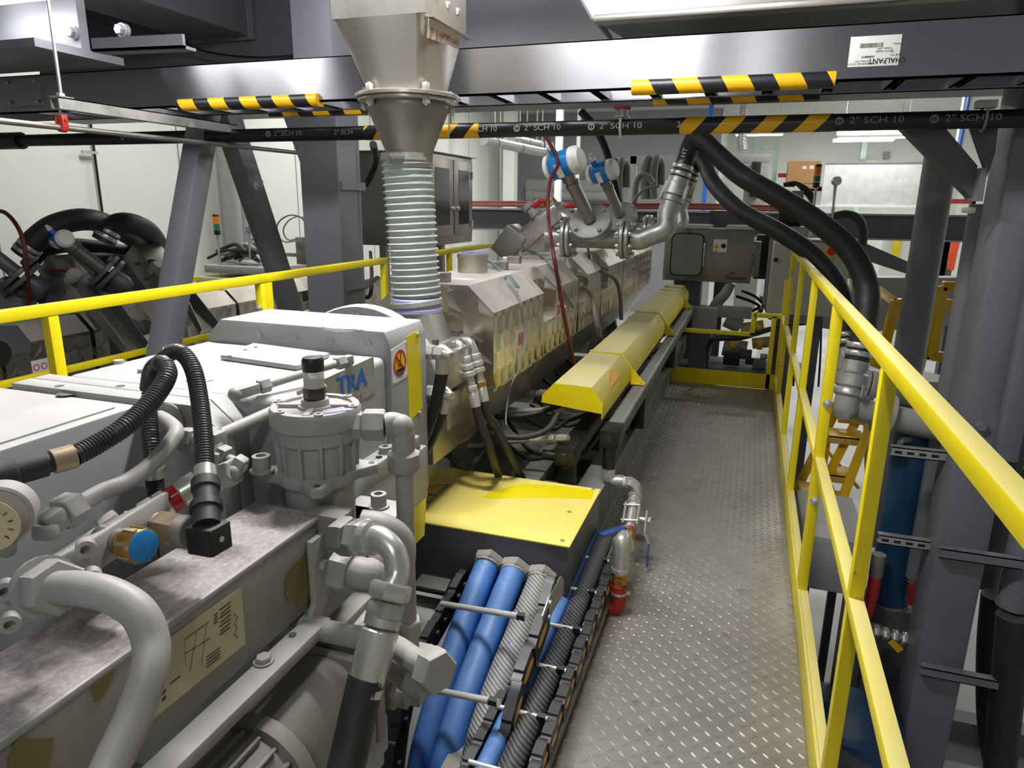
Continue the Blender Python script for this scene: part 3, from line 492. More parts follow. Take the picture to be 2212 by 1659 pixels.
# ------------------------------------------------------------------ barrel covers
def octp(y0, y1, cut=None, hw=.236, mt='swY', parent=None, name='cover_sheet', zt=1.044, ci=.098, bx=None):
    BX = bx if bx is not None else globals()['BX']
    R_ = [(hw - ci, zt), (hw, zt - ci * .96), (hw, zt - .387), (hw - .104, zt - .584), (hw - .19, zt - .64)]
    if cut: R_ = [(hw - ci - .02, zt)] + cut + R_[2:]
    L_ = [(-(hw - .19), zt - .64), (-(hw - .104), zt - .584), (-hw, zt - .387), (-hw, zt - ci * .96), (-(hw - ci), zt)]
    P = [(x, z) for x, z in R_] + L_; n = len(P); m = M(); vs = [(BX + x, y0, z) for x, z in P] + [(BX + x, y1, z) for x, z in P]; fs = [tuple(range(n)), tuple(range(n, 2 * n))[::-1]]; mi = [1, 1]
    for i in range(n):
        j = (i + 1) % n; fs.append((j, i, n + i, n + j)); dx, dz = P[j][0] - P[i][0], P[j][1] - P[i][1]; mi.append(0 if abs(dz) > 3 * abs(dx) else 2)
    m.add(vs, fs); m.mi = mi; return obj(name, m, [G[mt], G['swX'], G['ss_dust']], parent, smooth=20)
BL = [(2.31, 2.905, 'front stainless barrel cover with swirled sheet behind the feed spout', 0), (2.955, 3.6, 'second stainless barrel cover with a square notch', 1), (3.63, 4.2, 'third stainless barrel cover under the flanged vent pipe', 1), (4.22, 4.95, 'fourth stainless barrel cover in the row', 1), (4.97, 5.75, 'fifth stainless barrel cover in the row', 0), (5.77, 6.45, 'last stainless barrel cover before the die cabinet', 0)]
covers = []
for i, (y0, y1, lab, cut) in enumerate(BL):
    t = thing('barrel_cover', lab, 'machine cover', (BX, (y0 + y1) / 2, .4), 'barrel covers along the extruder'); covers.append(t)
    if cut:
        octp(y0 + .2, y1, parent=t); octp(y0, y0 + .2, [(.215, .86 + .06), (.15, .92), (.15, .80), (.236, .80)] if 0 else [(.15, .99), (.15, .815), (.236, .815)], parent=t, name='notched_sheet')
    else: octp(y0, y1, parent=t)
    if i == 0: octp(2.905, 2.94, parent=t, name='end_lip', hw=.24)
t = thing('barrel', 'dark steel extruder barrel core visible in the gaps between the covers', 'extruder barrel', (BX, 4.2, .7)); obj('core', M().box((BX - .1, 2.1, .6), (BX + .1, 6.6, .86)), G['ss_d'], t, bev=.01)
# handwritten paper tags, cables with plug tags and connectors on the covers
XR = BX + .2365
for px, py, body, k, r in ((1125, 730, '880', 0, 1), (1206, 668, '280', 1, 1), (1262, 660, '', 2, 0), (1318, 655, '', 3, 0)):
    p = at(px, py, x=XR); h, w = (.075, .055) if k < 2 else (.07, .032); s = obj('paper_tag', M().box((XR, p.y - w, p.z - h / 2), (XR + .0012, p.y + w, p.z + h / 2)), G['tape'], covers[k])
    if body: text('handwriting', body, .07, frame((XR + .0016, p.y, p.z - .005), (0, 1, 0), (0, 0, 1)), G['ink_r'], s, sx=.75)
def wire(lab, pts, r=.005, mt='grey_t', name='signal_cable', cat='cable', grp=None, extra=None, **k):
    m = M().tube(pts, r, **k)
    if not extra: return one(name, lab, cat, m, G[mt], grp)
    t = thing(name, lab, cat, tuple(pts[0]), grp); obj('cable', m, G[mt], t)
    return t
zt = 1.044
c = at(1020, 588, z=zt); t = thing('signal_cable', 'grey sensor cable with flat grey plug tag over the front barrel cover', 'cable', tuple(c))
obj('cable', M().tube([c + V((0, 0, .02)), c + V((0, 0, .06)), at(1035, 562, x=c.x + .02), at(1060, 567, x=c.x + .05), at(1082, 588, x=c.x + .1), at(1093, 600, x=-.93)], .006), G['grey_t'], t)
obj('connector', M().cyl(c, c + V((0, 0, .03)), .012, n=10), G['zinc'], t)
a, b = at(1092, 600, x=-.92), at(1113, 628, x=-.875); dn = (b - a); obj('plug_tag', M().bar(a + V((.012, 0, .01)), b + V((.012, 0, .012)), .04, .006, (1, 0, 1)), G['grey_t'], t, bev=.002)
obj('lead', M().tube([b + V((.01, 0, 0)), at(1125, 660, x=XR + .012), at(1132, 720, x=XR + .012), at(1122, 790, x=XR + .01), at(1105, 830, x=-.84), at(1098, 860, x=-.86), at(1093, 910, y=2.3), at(1108, 935, y=2.35), at(1170, 965, y=2.5)], .0028), G['grey_t'], t)
c = at(1125, 555, z=zt); t = thing('signal_cable', 'grey sensor cable arching over the second barrel cover', 'cable', tuple(c))
obj('cable', M().tube([c + V((0, 0, .02)), c + V((0, 0, .06)), at(1140, 541, x=c.x + .03), at(1165, 550, x=c.x + .09), at(1190, 572, x=-.92), at(1202, 590, x=-.88), at(1225, 640, x=-.84), at(1238, 665, x=-.835)], .006), G['grey_t'], t); obj('connector', M().cyl(c, c + V((0, 0, .03)), .012, n=10), G['zinc'], t)
for px, py, lab in ((1082, 575, 'small hinge block on the front barrel cover top'), (1112, 562, 'small hinge block on the second barrel cover top'), (955, 600, 'dark latch box beside the clear hose foot')):
    c = at(px, py, z=zt + .015); t = thing('latch_block', lab, 'latch', (c.x, c.y, zt)); obj('block', M().box((c.x - .035, c.y - .02, zt), (c.x + .03, c.y + .02, zt + .035)), G['ss_d'], t, bev=.003); obj('pin', M().cyl((c.x - .06, c.y, zt + .02), (c.x - .03, c.y, zt + .02), .012, n=10), G['zinc'], t)
c = at(1055, 580, z=zt); t = thing('vent_stub', 'short round steel vent stub with a dusty lilac perforated lid', 'vent', (c.x, 2.78, zt)); c = V((c.x, 2.78, zt))
obj('body', M().lathe(c, (0, 0, 1), [(.064, 0), (.064, .058), (.067, .06), (.067, .078)], 28), G['ss'], t)
m = M().cyl(c + V((0, 0, .078)), c + V((0, 0, .081)), .063, n=28)
for i in range(-4, 5): m.box((c.x + i * .013 - .002, c.y - math.sqrt(max(0, .06 ** 2 - (i * .013) ** 2)), c.z + .081), (c.x + i * .013 + .002, c.y + math.sqrt(max(0, .06 ** 2 - (i * .013) ** 2)), c.z + .085))
obj('perforated_lid', m, G['sg'], t)
one('plastic_powder', 'scatter of pale blue plastic powder on the front barrel cover', 'powder', M().ball(at(1000, 603, z=zt), .06, 14, (1, .45, .06)), G['powder'])['kind'] = 'stuff'
# ------------------------------------------------------------------ side vents: stuffers, flanged pipework, transmitters
def flange(m, c, ax, r, th, n=36): c, ax = V(c), V(ax).normalized(); m.lathe(c - ax * th / 2, ax, [(r - .004, 0), (r, .004), (r, th - .004), (r - .004, th)], n); return m
def flange_pair(par, c, ax, r=.115, nb=8, mt='galv', th=.022):
    ax = V(ax).normalized(); c = V(c)
    for s in (-1, 1): obj('flange', flange(M(), c + ax * s * (th * .62), ax, r, th), G[mt], par)
    u = ax.cross(V((0, 0, 1))); u = u.normalized() if u.length > .1 else V((1, 0, 0)); w = ax.cross(u)
    for k in range(nb):
        a = 2 * PI * (k + .5) / nb; q = c + (u * math.cos(a) + w * math.sin(a)) * r * .8; obj('bolt', M().hexn(q - ax * (th * 1.2 + .016), q - ax * th * 1.1, .013).hexn(q + ax * th * 1.1, q + ax * (th * 1.2 + .016), .013).cyl(q - ax * .045, q + ax * .045, .0075, n=8), G['zinc'], par)
def transmitter(lab, base, ax, roll, cable=None, k=1.0):
    """blue sensor head on a stainless neck; ax = neck direction, roll = direction of the round lids"""
    base, ax = V(base), V(ax).normalized(); lid = (V(roll) - ax * V(roll).dot(ax)).normalized(); sd = ax.cross(lid)
    t = thing('level_transmitter', lab, 'sensor', tuple(base), 'blue transmitters on the vents')
    obj('neck', M().lathe(base, ax, [(.032 * k, 0), (.032 * k, .2 * k), (.036 * k, .201 * k), (.036 * k, .22 * k), (.03 * k, .221 * k), (.03 * k, .27 * k)], 20), G['ss_d'], t)
    c = base + ax * .32 * k
    R3 = Matrix((lid, sd, ax)).transposed()
    obj('housing', M().lathe(c - lid * .055 * k, lid, [(.058 * k, 0), (.066 * k, .012 * k), (.066 * k, .095 * k), (.06 * k, .108 * k)], 8, PI / 8), G['blue_p'], t, bev=.004)
    obj('lid', M().lathe(c + lid * .05 * k, lid, [(.06 * k, 0), (.066 * k, .006), (.066 * k, .03 * k), (.052 * k, .045 * k), (.05 * k, .05 * k)], 24), G['label'], t)
    obj('lid', M().lathe(c - lid * .06 * k, -lid, [(.062 * k, 0), (.062 * k, .018 * k), (.045 * k, .03 * k)], 24), G['label'], t)
    obj('name_plate', M().cbox(c - sd * .0645 * k, (.032 * k, .003, .07 * k), R3), G['label'], t)
    for s in (-1, 1):
        q = c + ax * s * .06 * k - lid * .02 * k; obj('port', M().cyl(q, q + ax * s * .03 * k, .02 * k, n=14), G['blue_p'], t)
        if s > 0: obj('cable_gland', M().hexn(q + ax * .03 * k, q + ax * .055 * k, .02 * k).cyl(q + ax * .055 * k, q + ax * .075 * k, .015 * k, .01 * k), G['label'], t)
    return t, c + ax * .165 * k - lid * .02 * k
def vent(Y, pxs, lab, k=1.0):
    A, F1, TE, F2, E0, E1 = [at(px, py, y=Y) for px, py in pxs]; z = (F1.z + F2.z) / 2; r = .054 * k
    t = thing('vent_pipe', lab, 'pipework', (F1.x, Y, z), 'flanged vent pipes')
    o = lambda x, dz=0, dy=0: V((x, Y + dy, z + dz))
    obj('pipe', M().cyl(o(A.x), o(F2.x), r, n=28), G['galv'], t); flange_pair(t, o(F1.x), (1, 0, 0), .118 * k); flange_pair(t, o(F2.x), (1, 0, 0), .108 * k)
    ax = V((-.05, -.80, .60)).normalized(); tb = o(TE.x - .02, .02); obj('branch', M().cyl(tb, tb + ax * .085 * k, r * .72, n=24), G['ss_d'], t); fc = tb + ax * .112 * k; flange_pair(t, fc, ax, .115 * k, 4)
    el = [o(F2.x + .03), o(F2.x + .08), o(E0.x, .02), V((E0.x + .085, Y, (z + E1.z) / 2 - .01)), V((E1.x, Y + .02, E1.z)), V((E1.x + .015, Y + .03, E1.z + .06))]
    obj('elbow', M().tube(el, r, n=24, sub=8), G['galv'], t)
    up = (el[-1] - el[-2]).normalized(); e = el[-1]
    cl = obj('camlock', M().lathe(e, up, [(r, 0), (r * 1.14, .004), (r * 1.14, .03), (r, .034), (r * 1.22, .04), (r * 1.22, .1), (r * 1.04, .104), (r * 1.04, .13)], 28), G['galv'], t)
    for s in (-1, 1): sd = V((s * .9, -.5, 0)).normalized(); q = e + up * .085 + sd * r * 1.25; obj('lever', M().bar(q, q - up * .07 + sd * .004, .016, .008, tuple(sd)), G['zinc'], cl); obj('pull_ring', M().tube([q - up * .075 + V((.011 * math.cos(a), 0, .011 * math.sin(a))) for a in [k2 * PI / 5 for k2 in range(11)]], .0022, 6, 1), G['zinc'], cl)
    return t, fc + ax * .028 * k, ax, e + up * .12, up, z, A
v1, tb1, ax1, VH1, VU1, z1, A1 = vent(3.9, ((1180, 520), (1228, 515), (1292, 520), (1352, 516), (1402, 507), (1441, 462)), 'front flanged vent pipe with tee and elbow on the third cover')
v2, tb2, ax2, VH2, VU2, z2, A2 = vent(4.75, ((1290, 500), (1330, 498), (1352, 500), (1400, 497), (1440, 497), (1466, 455)), 'rear flanged vent pipe half hidden behind the front one', .95)
tr1, g1 = transmitter('nearer blue sensor head with red cable on the front vent flange', tb1, ax1 + V((-.32, .25, .3)), (.86, -.32, .45), k=1.08); tr2, g2 = transmitter('farther blue sensor head, its cable gland empty, on the rear vent', tb2, ax2 + V((-.3, .25, .3)), (.86, -.32, .45), k=1.0)
def rcable(lab, pts, r=.009): 
    t = thing('sensor_cable', lab, 'cable', tuple(pts[-1]), 'red sensor cables'); obj('cable', M().tube(pts, r, n=12), G['red'] if 0 else G['red_d'], t); return t
rc = rcable('red sensor cable looping from the nearer blue head down past the covers', [g1, g1 + ax1 * .03, at(1205, 348, y=3.55), at(1190, 385, y=3.4), at(1184, 430, y=3.3), at(1186, 480, y=3.2), at(1196, 550, x=-.80), at(1208, 620, x=-.79), at(1222, 700, x=-.77), at(1238, 775, x=-.75), at(1242, 800, x=-.76)])
p = at(1217, 662, x=-.782); q = at(1219, 669, x=-.782); obj('band', M().cyl(p, q, .0105), G['label'], rc)
rcable('thinner red cable dropping from the rear vent to the cable cover', [at(1268, 520, y=4.3), at(1273, 560, y=4.15), at(1281, 620, y=4.1), at(1289, 670, y=4.05), at(1297, 722, x=-.72), at(1303, 745, x=-.74)], .007)
# sloping stuffer housings with valves
def stuffer(lab, p0, p1, Y, w, valve=True):
    a, b = at(*p0, y=Y), at(*p1, y=Y); d = (b - a).normalized(); up = V((0, 1, 0)).cross(d); up = up if up.z > 0 else -up
    t = thing('vent_stuffer', lab, 'machine part', tuple(a), 'sloping vent stuffers'); obj('housing', M().bar(a, b, .17, .09, (0, 1, 0) if 0 else tuple(up)), G['ss'], t, bev=.006); obj('top_plate', M().bar(a + up * .055 + d * .05, b + up * .055, .12, .018, tuple(up)), G['ss_d'], t, bev=.002)
    obj('hopper_box', M().bar(a - d * .05 + up * .02, a + d * .12 + up * .06, .2, .14, tuple(up)), G['ss_d'], t, bev=.006); obj('end_bracket', M().bar(b - d * .06 + up * .075, b + up * .08, .08, .03, tuple(up)), G['brass'], t, bev=.003)
    return t, a, b, d, up
s1, a, b, d, up = stuffer('front sloping stainless stuffer rising to a grey valve', (1108, 545), (1215, 455), 3.95, .17)
obj('throat', M().prism([at(1130, 545, y=3.9), at(1175, 545, y=3.9), at(1185, 500, y=3.9), at(1172, 490, y=3.9)], (0, .12, 0)), G['ss'], s1)
def valve(lab, p0, p1, hd, Y):
    a, b = at(*p0, y=Y), at(*p1, y=Y); d = (b - a).normalized(); L = (b - a).length; t = thing('plastic_valve', lab, 'valve', tuple(a), 'grey valves with red levers')
    obj('body', M().lathe(a, d, [(.028, 0), (.028, L * .3), (.036, L * .32), (.036, L * .5), (.03, L * .52), (.03, L * .75), (.04, L * .77), (.04, L)], 18), G['fit'], t); c = a.lerp(b, .72); e = at(*hd, y=Y - .03); obj('lever', M().tube([c, c.lerp(e, .4) + V((0, 0, .015)), c.lerp(e, .6) + V((0, 0, .018)), e], [.018, .018, .012, .008], 10), G['red_b'], t)
valve('nearer grey plastic valve with bright red lever', (1168, 478), (1138, 442), (1182, 434), 3.9); valve('farther grey plastic valve with dark red lever behind the stuffer', (1232, 470), (1208, 444), (1245, 446), 4.6)
# ------------------------------------------------------------------ yellow cable cover with straps
Y0, Y1 = 2.6, 6.45
prof = [(-.747, .553), (-.745, .585), (-.697, .637), (-.544, .634), (-.497, .573), (-.496, .508), (-.500, .508), (-.501, .571), (-.546, .629), (-.695, .632), (-.741, .583), (-.743, .553)]
t = thing('cable_cover', 'long dusty yellow sheet metal cable cover with chamfered top', 'machine cover', (-.62, 4.5, .51))
obj('cover_sheet', M().prism([V((x, Y0, z)) for x, z in prof], (0, Y1 - Y0, 0)), G['yel_d'], t); obj('end_plate', M().prism([V((x, Y0 - .002, z)) for x, z in [(-.747, .553), (-.745, .585), (-.697, .637), (-.544, .634), (-.497, .573), (-.497, .53)]], (0, .004, 0)), G['yel'], t)
for y in (3.27, 4.66, 6.0):
    q = [(-.70, .642), (-.542, .640), (-.491, .576), (-.490, .50), (-.494, .50), (-.496, .573), (-.545, .636), (-.70, .638)]
    s = obj('strap', M().prism([V((x, y - .012, z)) for x, z in q], (0, .024, 0)), G['yel_rail'], t); obj('foot', M().prism([(-.49, y, .57), (-.425, y, .502), (-.425, y, .495), (-.49, y, .495)], (0, .004, 0)).box((-.492, y - .02, .494), (-.425, y + .022, .5)), G['yel_rail'], s); obj('screw', M().lathe((-.44, y - .01, .5), (0, 0, 1), [(.006, 0), (.006, .005)], 8), G['zinc'], s)
u = at(1318, 806, x=-.52); tri = [at(1293, 800, x=-.535), at(1328, 828, x=-.513), at(1322, 836, x=-.51), at(1302, 806, x=-.533)]
n_ = V((.8, 0, .6)); obj('warning_sticker', M().prism([q + n_ * .004 for q in [V((-.54, 2.98, .631)), V((-.506, 2.79, .586)), V((-.5085, 3.02, .5885))]], n_ * .001), G['sgno'], t)
# manifold tubes with end blocks
def manifold(lab, x, z, y0, y1, w, front):
    t = thing('manifold_tube', lab, 'manifold', (x, y0, z), 'black manifold tubes'); obj('tube', M().box((x - w, y0 + .05, z - w), (x + w, y1, z + w)), G['frame'] if front else G['pipeblk'], t, bev=w * .45, seg=3); obj('end_block', M().box((x - w * 1.08, y0, z - w * 1.08), (x + w * 1.08, y0 + .12, z + w * 1.08)), G['pipeblk'], t, bev=.004)
    obj('plug', M().hexn((x, y0, z), (x, y0 - .008, z), w * .42).lathe((x, y0, z), (0, -1, 0), [(w * .62, 0), (w * .62, .003)]), G['blk'], t); return t
t = manifold('front black manifold tube along the walkway with valve string', -.452, .455, 2.52, 6.3, .034, 1)
for y in (3.3, 4.7, 6.05): obj('bracket', M().box((-.495, y - .11, .265), (-.48, y + .01, .44)).box((-.495, y - .02, .265), (-.42, y + .01, .44)), G['pipeblk'], t, bev=.003)
t = manifold('second black manifold tube lying under the yellow cover', -.60, .40, 2.42, 6.3, .036, 0); obj('outlet', M().cyl((-.60, 2.47, .37), (-.60, 2.47, .2), .036, n=18), G['pipeblk'], t)
b = obj('ball_valve', M().lathe((-.6, 2.47, .2), (0, 0, -1), [(.034, 0), (.04, .01), (.04, .03), (.032, .032), (.032, .06), (.045, .062), (.045, .075), (.035, .08), (.035, .13)], 16), G['zinc'], t); obj('side_port', M().cyl((-.64, 2.47, .38), (-.70, 2.47, .38), .02), G['pipeblk'], t)
for y in (2.9, 4.5): obj('foot', M().box((-.62, y, .265), (-.56, y + .04, .366)), G['pipeblk'], t)
# ------------------------------------------------------------------ valve string hanging over the walkway
t = thing('valve_string', 'string of nickel elbows and blue handled ball valves ending in a red hose', 'pipework', (-.33, 2.3, 0)); r = .0235
E0 = V((-.452, 2.545, .33)); K0 = at(1383, 985, y=2.54); 
obj('nipple', M().cyl((-.452, 2.55, .425), E0, .026, n=20), G['pipeblk'], t); obj('elbow', M().cyl(E0 + V((0, 0, .0)), E0 - V((0, 0, .03)), r * 1.15).tube([E0 - V((0, 0, .005)), E0 - V((0, 0, .03)), E0 + V((.02, 0, -.05)), E0 + V((.05, 0, -.05))], r, 16).cyl(E0 + V((.035, 0, -.05)), E0 + V((.06, 0, -.05)), r * 1.12), G['zinc'], t, bev=0)
E1 = E0 + V((.06, 0, -.05)); x1 = -.342
obj('seal', M().cyl(E1, E1 + V((.012, 0, 0)), r * .95), G['tape'], t); obj('elbow', M().tube([E1 + V((.012, 0, 0)), V((x1 - .02, 2.545, E1.z)), V((x1, 2.545, E1.z - .018)), V((x1, 2.54, E1.z - .05))], r * 1.05, 8, 5), G['zinc'], t)
zz = E1.z - .05; A_ = V((x1, 2.54, zz)); B_ = at(1355, 1172, x=-.33); dv = (B_ - A_); L = dv.length; dv.normalize()
obj('union', M().lathe(A_, dv, [(r * 1.2, 0), (r * 1.2, .014), (r * .95, .016), (r * .95, .024), (r * 1.15, .026), (r * 1.15, .05), (r * .9, .052), (r * .9, .06)], 18), G['zinc'], t); obj('sealant', M().cyl(A_ + dv * .055, A_ + dv * .062, r * 1.02), G['tape'], t)
b = obj('ball_valve', M().cyl(A_ + dv * .062, A_ + dv * .17, r * .85), G['zinc'], t); sidev = V((1, 0, 0)); fw = dv.cross(sidev)
for s in (.072, .15): obj('valve_plate', M().bar(A_ + dv * (s - .004), A_ + dv * (s + .004), .066, .06, (0, 1, 0)), G['zinc'], b, bev=.003)
for sx in (-1, 1):
    for sy in (-1, 1): obj('bolt', M().cyl(A_ + dv * .06 + sidev * sx * .026 + fw * sy * .024, A_ + dv * .165 + sidev * sx * .026 + fw * sy * .024, .0045, n=8), G['zinc'], b)
q = A_ + dv * .115 + sidev * .03; obj('stem', M().cyl(q, q + sidev * .03, .011).hexn(q + sidev * .03, q + sidev * .042, .013), G['zinc'], b)
hs = [q + sidev * .026, q + sidev * .026 + V((0, -.02, -.04)), q + sidev * .045 + V((0, -.03, -.08))]; obj('lever_arm', M().bar(hs[0] + V((0, .01, .035)), hs[1], .006, .028, (0, 1, 0)).bar(hs[1], hs[2], .006, .022, (0, 1, 0)), G['zinc'], b); obj('blue_grip', M().bar(hs[2], hs[2] + V((0, -.02, -.085)), .006, .014, (0, 1, 0)), G['navy'], b)
obj('hex_nipple', M().hexn(A_ + dv * .18, A_ + dv * .235, r * 1.02), G['brass'], t); obj('sealant', M().cyl(A_ + dv * .172, A_ + dv * .242, r * .8), G['rustp'], t)
C_ = A_ + dv * .26; obj('lower_elbow', M().cyl(A_ + dv * .242, C_, r).ball(C_, r * 1.15), G['zinc'], t)
EL = V((-.314, 2.085, .262)); D2 = (EL - C_); L2 = D2.length; D2.normalize()
obj('socket', M().lathe(C_, D2, [(r, 0), (r * 1.2, .01), (r * 1.2, .05), (r * .9, .054), (r * .9, L2 * .5)], 18), G['zinc'], t); bm_ = C_ + D2 * L2 * .5
b = obj('ball_valve', M().lathe(bm_, D2, [(r * 1.1, 0), (r * 1.1, .02), (r * 1.45, .03), (r * 1.45, .08), (r * 1.1, .09), (r * 1.1, .13)], 18), G['zinc'], t); q = bm_ + D2 * .05 + V((0, 0, .03)); obj('stem', M().cyl(q, q + V((0, 0, .03)), .012), G['zinc'], b); obj('blue_grip', M().bar(q + V((0, 0, .03)), q + V((-.055, -.115, .045)), .026, .007), G['navy'], b, bev=.002); obj('lever_arm', M().bar(q + V((0, .01, .027)), q + V((-.02, -.04, .032)), .024, .005), G['zinc'], b)
obj('bottom_elbow', M().tube([bm_ + D2 * .12, EL + V((0, .03, 0)), EL, EL + V((0, -.006, -.028)), EL + V((0, -.008, -.09))], r * 1.12, 12, 6), G['zinc'], t); F = EL + V((0, -.008, -.09)); dn = V((0, 0, -1))
obj('nut', M().lathe(F, dn, [(r * 1.25, 0), (r * 1.25, .014), (r * .95, .016), (r * .95, .02)], 18), G['zinc'], t); obj('hex_nipple', M().hexn(F + dn * .02, F + dn * .034, r * 1.1).hexn(F + dn * .036, F + dn * .068, r * 1.05), G['brass'], t); 
obj('red_hose', M().tube([F + dn * .066, F + dn * .1, F + V((0, 0, -.13)), F + V((-.012, 0, -.152)), F + V((-.06, 0, -.152)), F + V((-.2, .0, -.152))], r * 1.12, 16), G['red'], t); obj('hose_clamp', M().lathe(F + dn * .088, dn, [(r * 1.2, 0), (r * 1.2, .008)]).cbox(F + V((r * 1.2, 0, -.09)), (.02, .01, .01)), G['zinc'], t)
wire('dark red air hose lying along the walkway edge', [at(1420, 838, z=.008), at(1398, 880, z=.008), at(1372, 950, z=.008), at(1362, 985, z=.008), at(1350, 1030, z=.008)], .006, 'red_d', 'air_hose', 'hose')
# ------------------------------------------------------------------ loose hoses and cables on the bed
for i, (a, b, c, lab) in enumerate(((at(1228, 945, y=2.44), at(1120, 952, y=2.5), at(1040, 962, y=2.7), 'lower braided steel hose feeding the second manifold'), (at(1222, 884, y=2.75), at(1110, 888, y=2.75), at(1010, 905, y=2.9), 'middle braided steel hose under the yellow cover end'), (at(1180, 846, y=3.0), at(1090, 862, y=3.0), at(1020, 880, y=3.0), 'upper braided steel hose behind the yellow cover end'))):
    t = thing('braided_hose', lab, 'hose', tuple(c), 'braided steel hoses'); obj('braid', M().tube([a.lerp(b, .45), b, c, c + V((-.12, .1, -.05)), c + V((-.2, .3, -.12))], .011, n=12), G['sbraid'], t); d = (b - a).normalized(); s0 = a
    obj('fitting', M().lathe(a, d, [(.012, 0), (.012, .02), (.015, .022), (.015, .05), (.011, .052)], 12), G['zinc'], t); obj('nut', M().hexn(a + d * .06, a + d * .085, .018), G['zinc'], t); obj('crimp', M().cyl(a + d * .085, a + d * .14, .0125), G['zinc'], t)
random.seed(11)
for i in range(20):
    y = 2.7 + i * .17; x0 = -.84 + random.uniform(-.05, .05); z0 = .21 + random.uniform(0, .1); x2 = -.66 + random.uniform(-.05, .06)
    wire('black or grey cable lying on the bed between barrel and yellow cover', [(x0 - .12, y + random.uniform(-.2, .1), z0 + .12), (x0, y, z0), ((x0 + x2) / 2, y + random.uniform(-.12, .12), z0 - .02 + random.uniform(0, .07)), (x2, y + random.uniform(0, .25), z0 + .03), (x2 + .05, y + random.uniform(.1, .3), z0 + .08)], random.choice((.006, .008, .01)), random.choice(('rub', 'rub', 'pipeblk', 'grey_t')), 'bed_cable', 'cable', 'cables lying on the machine bed')
for pts, r, lab in (([at(1205, 895, y=2.6), at(1180, 930, y=2.45), at(1120, 945, y=2.4), at(1050, 935, y=2.4), at(1000, 925, y=2.6)], .012, 'thick black cable bending under the yellow cover end'), ([at(1210, 875, y=2.7), at(1150, 895, y=2.6), at(1080, 900, y=2.6), at(1000, 890, y=2.7)], .011, 'black cable above the braided hose'), ([at(960, 975, y=2.25), at(1010, 1010, y=2.3), at(1060, 962, y=2.5), at(1140, 950, y=2.6)], .012, 'black cable looping below the barrel')):
    wire(lab, pts, r, 'rub', 'power_cable', 'cable')
for px0, py0, px1, py1, lab in ((1300, 640, 1275, 560, 0), (1345, 760, 1310, 615, 1)):
    pass
for pts, lab in (([at(1255, 615, x=-.84), at(1278, 640, x=-.80), at(1287, 690, x=-.76), at(1296, 735, x=-.75), at(1306, 760, x=-.76)], 'grey cable bundle dropping beside the third cover'), ([at(1300, 585, x=-.84), at(1330, 605, x=-.8), at(1340, 640, x=-.76), at(1342, 690, x=-.75)], 'grey cable bundle dropping beside the fourth cover')):
    wire(lab, pts, .013, 'gdark', 'cable_bundle', 'cable')
# ------------------------------------------------------------------ gearbox
def D(px, py, d): return at(px, py, d=d)
GX0, GX1 = -1.36, -.816
t = gb = thing('gearbox', 'big pale grey extruder gearbox dusted white on top', 'gearbox', (-1.09, 1.2, .3))
obj('housing', M().prism([(GX0, 1.05, .55), (GX1, 1.05, .55), (GX1, 1.05, .965), (GX0, 1.05, .965)], (0, .43, 0)), G['gear'], t, bev=.018, seg=4)
# bolted end block with bevelled corners
y = 1.462; pl = [(GX0 - .01, y, .55), (-.803, y, .55), (-.803, y, .992), (-.818, y, 1.028), (-1.30, y, 1.028), (-1.345, y, .985)]
obj('end_block', M().prism([V(p) for p in pl], (0, .20, 0)), G['gear'], t, bev=.004)
for px, py in ((558, 724), (634, 730), (713, 736), (794, 742)): q = at(px, py, y=y); obj('plug', M().lathe(q, (0, -1, 0), [(.0115, 0), (.0115, .003), (.009, .0035), (.008, .002)], 18), G['gear'], t)
obj('lower_foot', M().box((GX1 - .02, 1.2, .70), (-.77, 1.55, .745)).box((GX1 - .02, 1.06, .55), (-.775, 1.6, .70)), G['gear'], t, bev=.006)
q = at(829, 876, x=-.79); obj('socket_bolt', M().lathe((q.x, q.y, .745), (0, 0, 1), [(.016, 0), (.016, .016), (.008, .017), (.008, .008)], 18), G['fit'], t); q = at(805, 882, x=-.788); obj('hole', M().cyl((q.x, q.y + .02, .7455), (q.x, q.y + .02, .747), .008, n=12), G['dark'], t)
# no-lifting sign, yellow strip
X = -.8028; P4 = [at(px, py, x=X) for px, py in ((844, 756), (876, 736), (880, 813), (848, 832))]; s = obj('sign_plate', M().prism(P4, (.0012, 0, 0)), G['label'], t); cen = sum(P4, V((0, 0, 0))) / 4; rr = (P4[1] - P4[0]).length * .46
def ring(c, r0, r1, n=32, x=.002):
    m = M(); vs = []; fs = []
    for k in range(n):
        a = 2 * PI * k / n
        for r in (r0, r1): vs.append(c + V((x, math.cos(a) * r * .98, math.sin(a) * r * 1.0)))
    for k in range(n): j = (k + 1) % n; fs.append((2 * k, 2 * k + 1, 2 * j + 1, 2 * j))
    return m.add(vs, [f[::-1] for f in fs])
rr = .034
obj('yellow_disc', M().lathe(cen, (1, 0, 0), [(rr * .92, 0), (rr * .92, .0018)], 30), G['sgny'], s); obj('red_ring', ring(cen, rr * .8, rr, x=.0025), G['sgnr'], s)
obj('hook_pictogram', M().bar(cen + V((.0022, .006, .026)), cen + V((.0022, .002, .0)), .0004, .004, (0, 1, 0)).bar(cen + V((.0022, .002, .002)), cen + V((.0022, -.006, -.008)), .0004, .004, (0, 1, 0)).cbox(cen + V((.002, -.001, -.017)), (.0006, .034, .007)), G['ink'], s); obj('load_pictogram', M().cbox(cen + V((.002, -.001, -.024)), (.0008, .03, .006)), G['ink_b'], s)
obj('red_bar', M().bar(cen + V((.0028, -rr * .62, rr * .62)), cen + V((.0028, rr * .62, -rr * .62)), .0006, .0075, (1, 0, 0)), G['sgnr'], s)
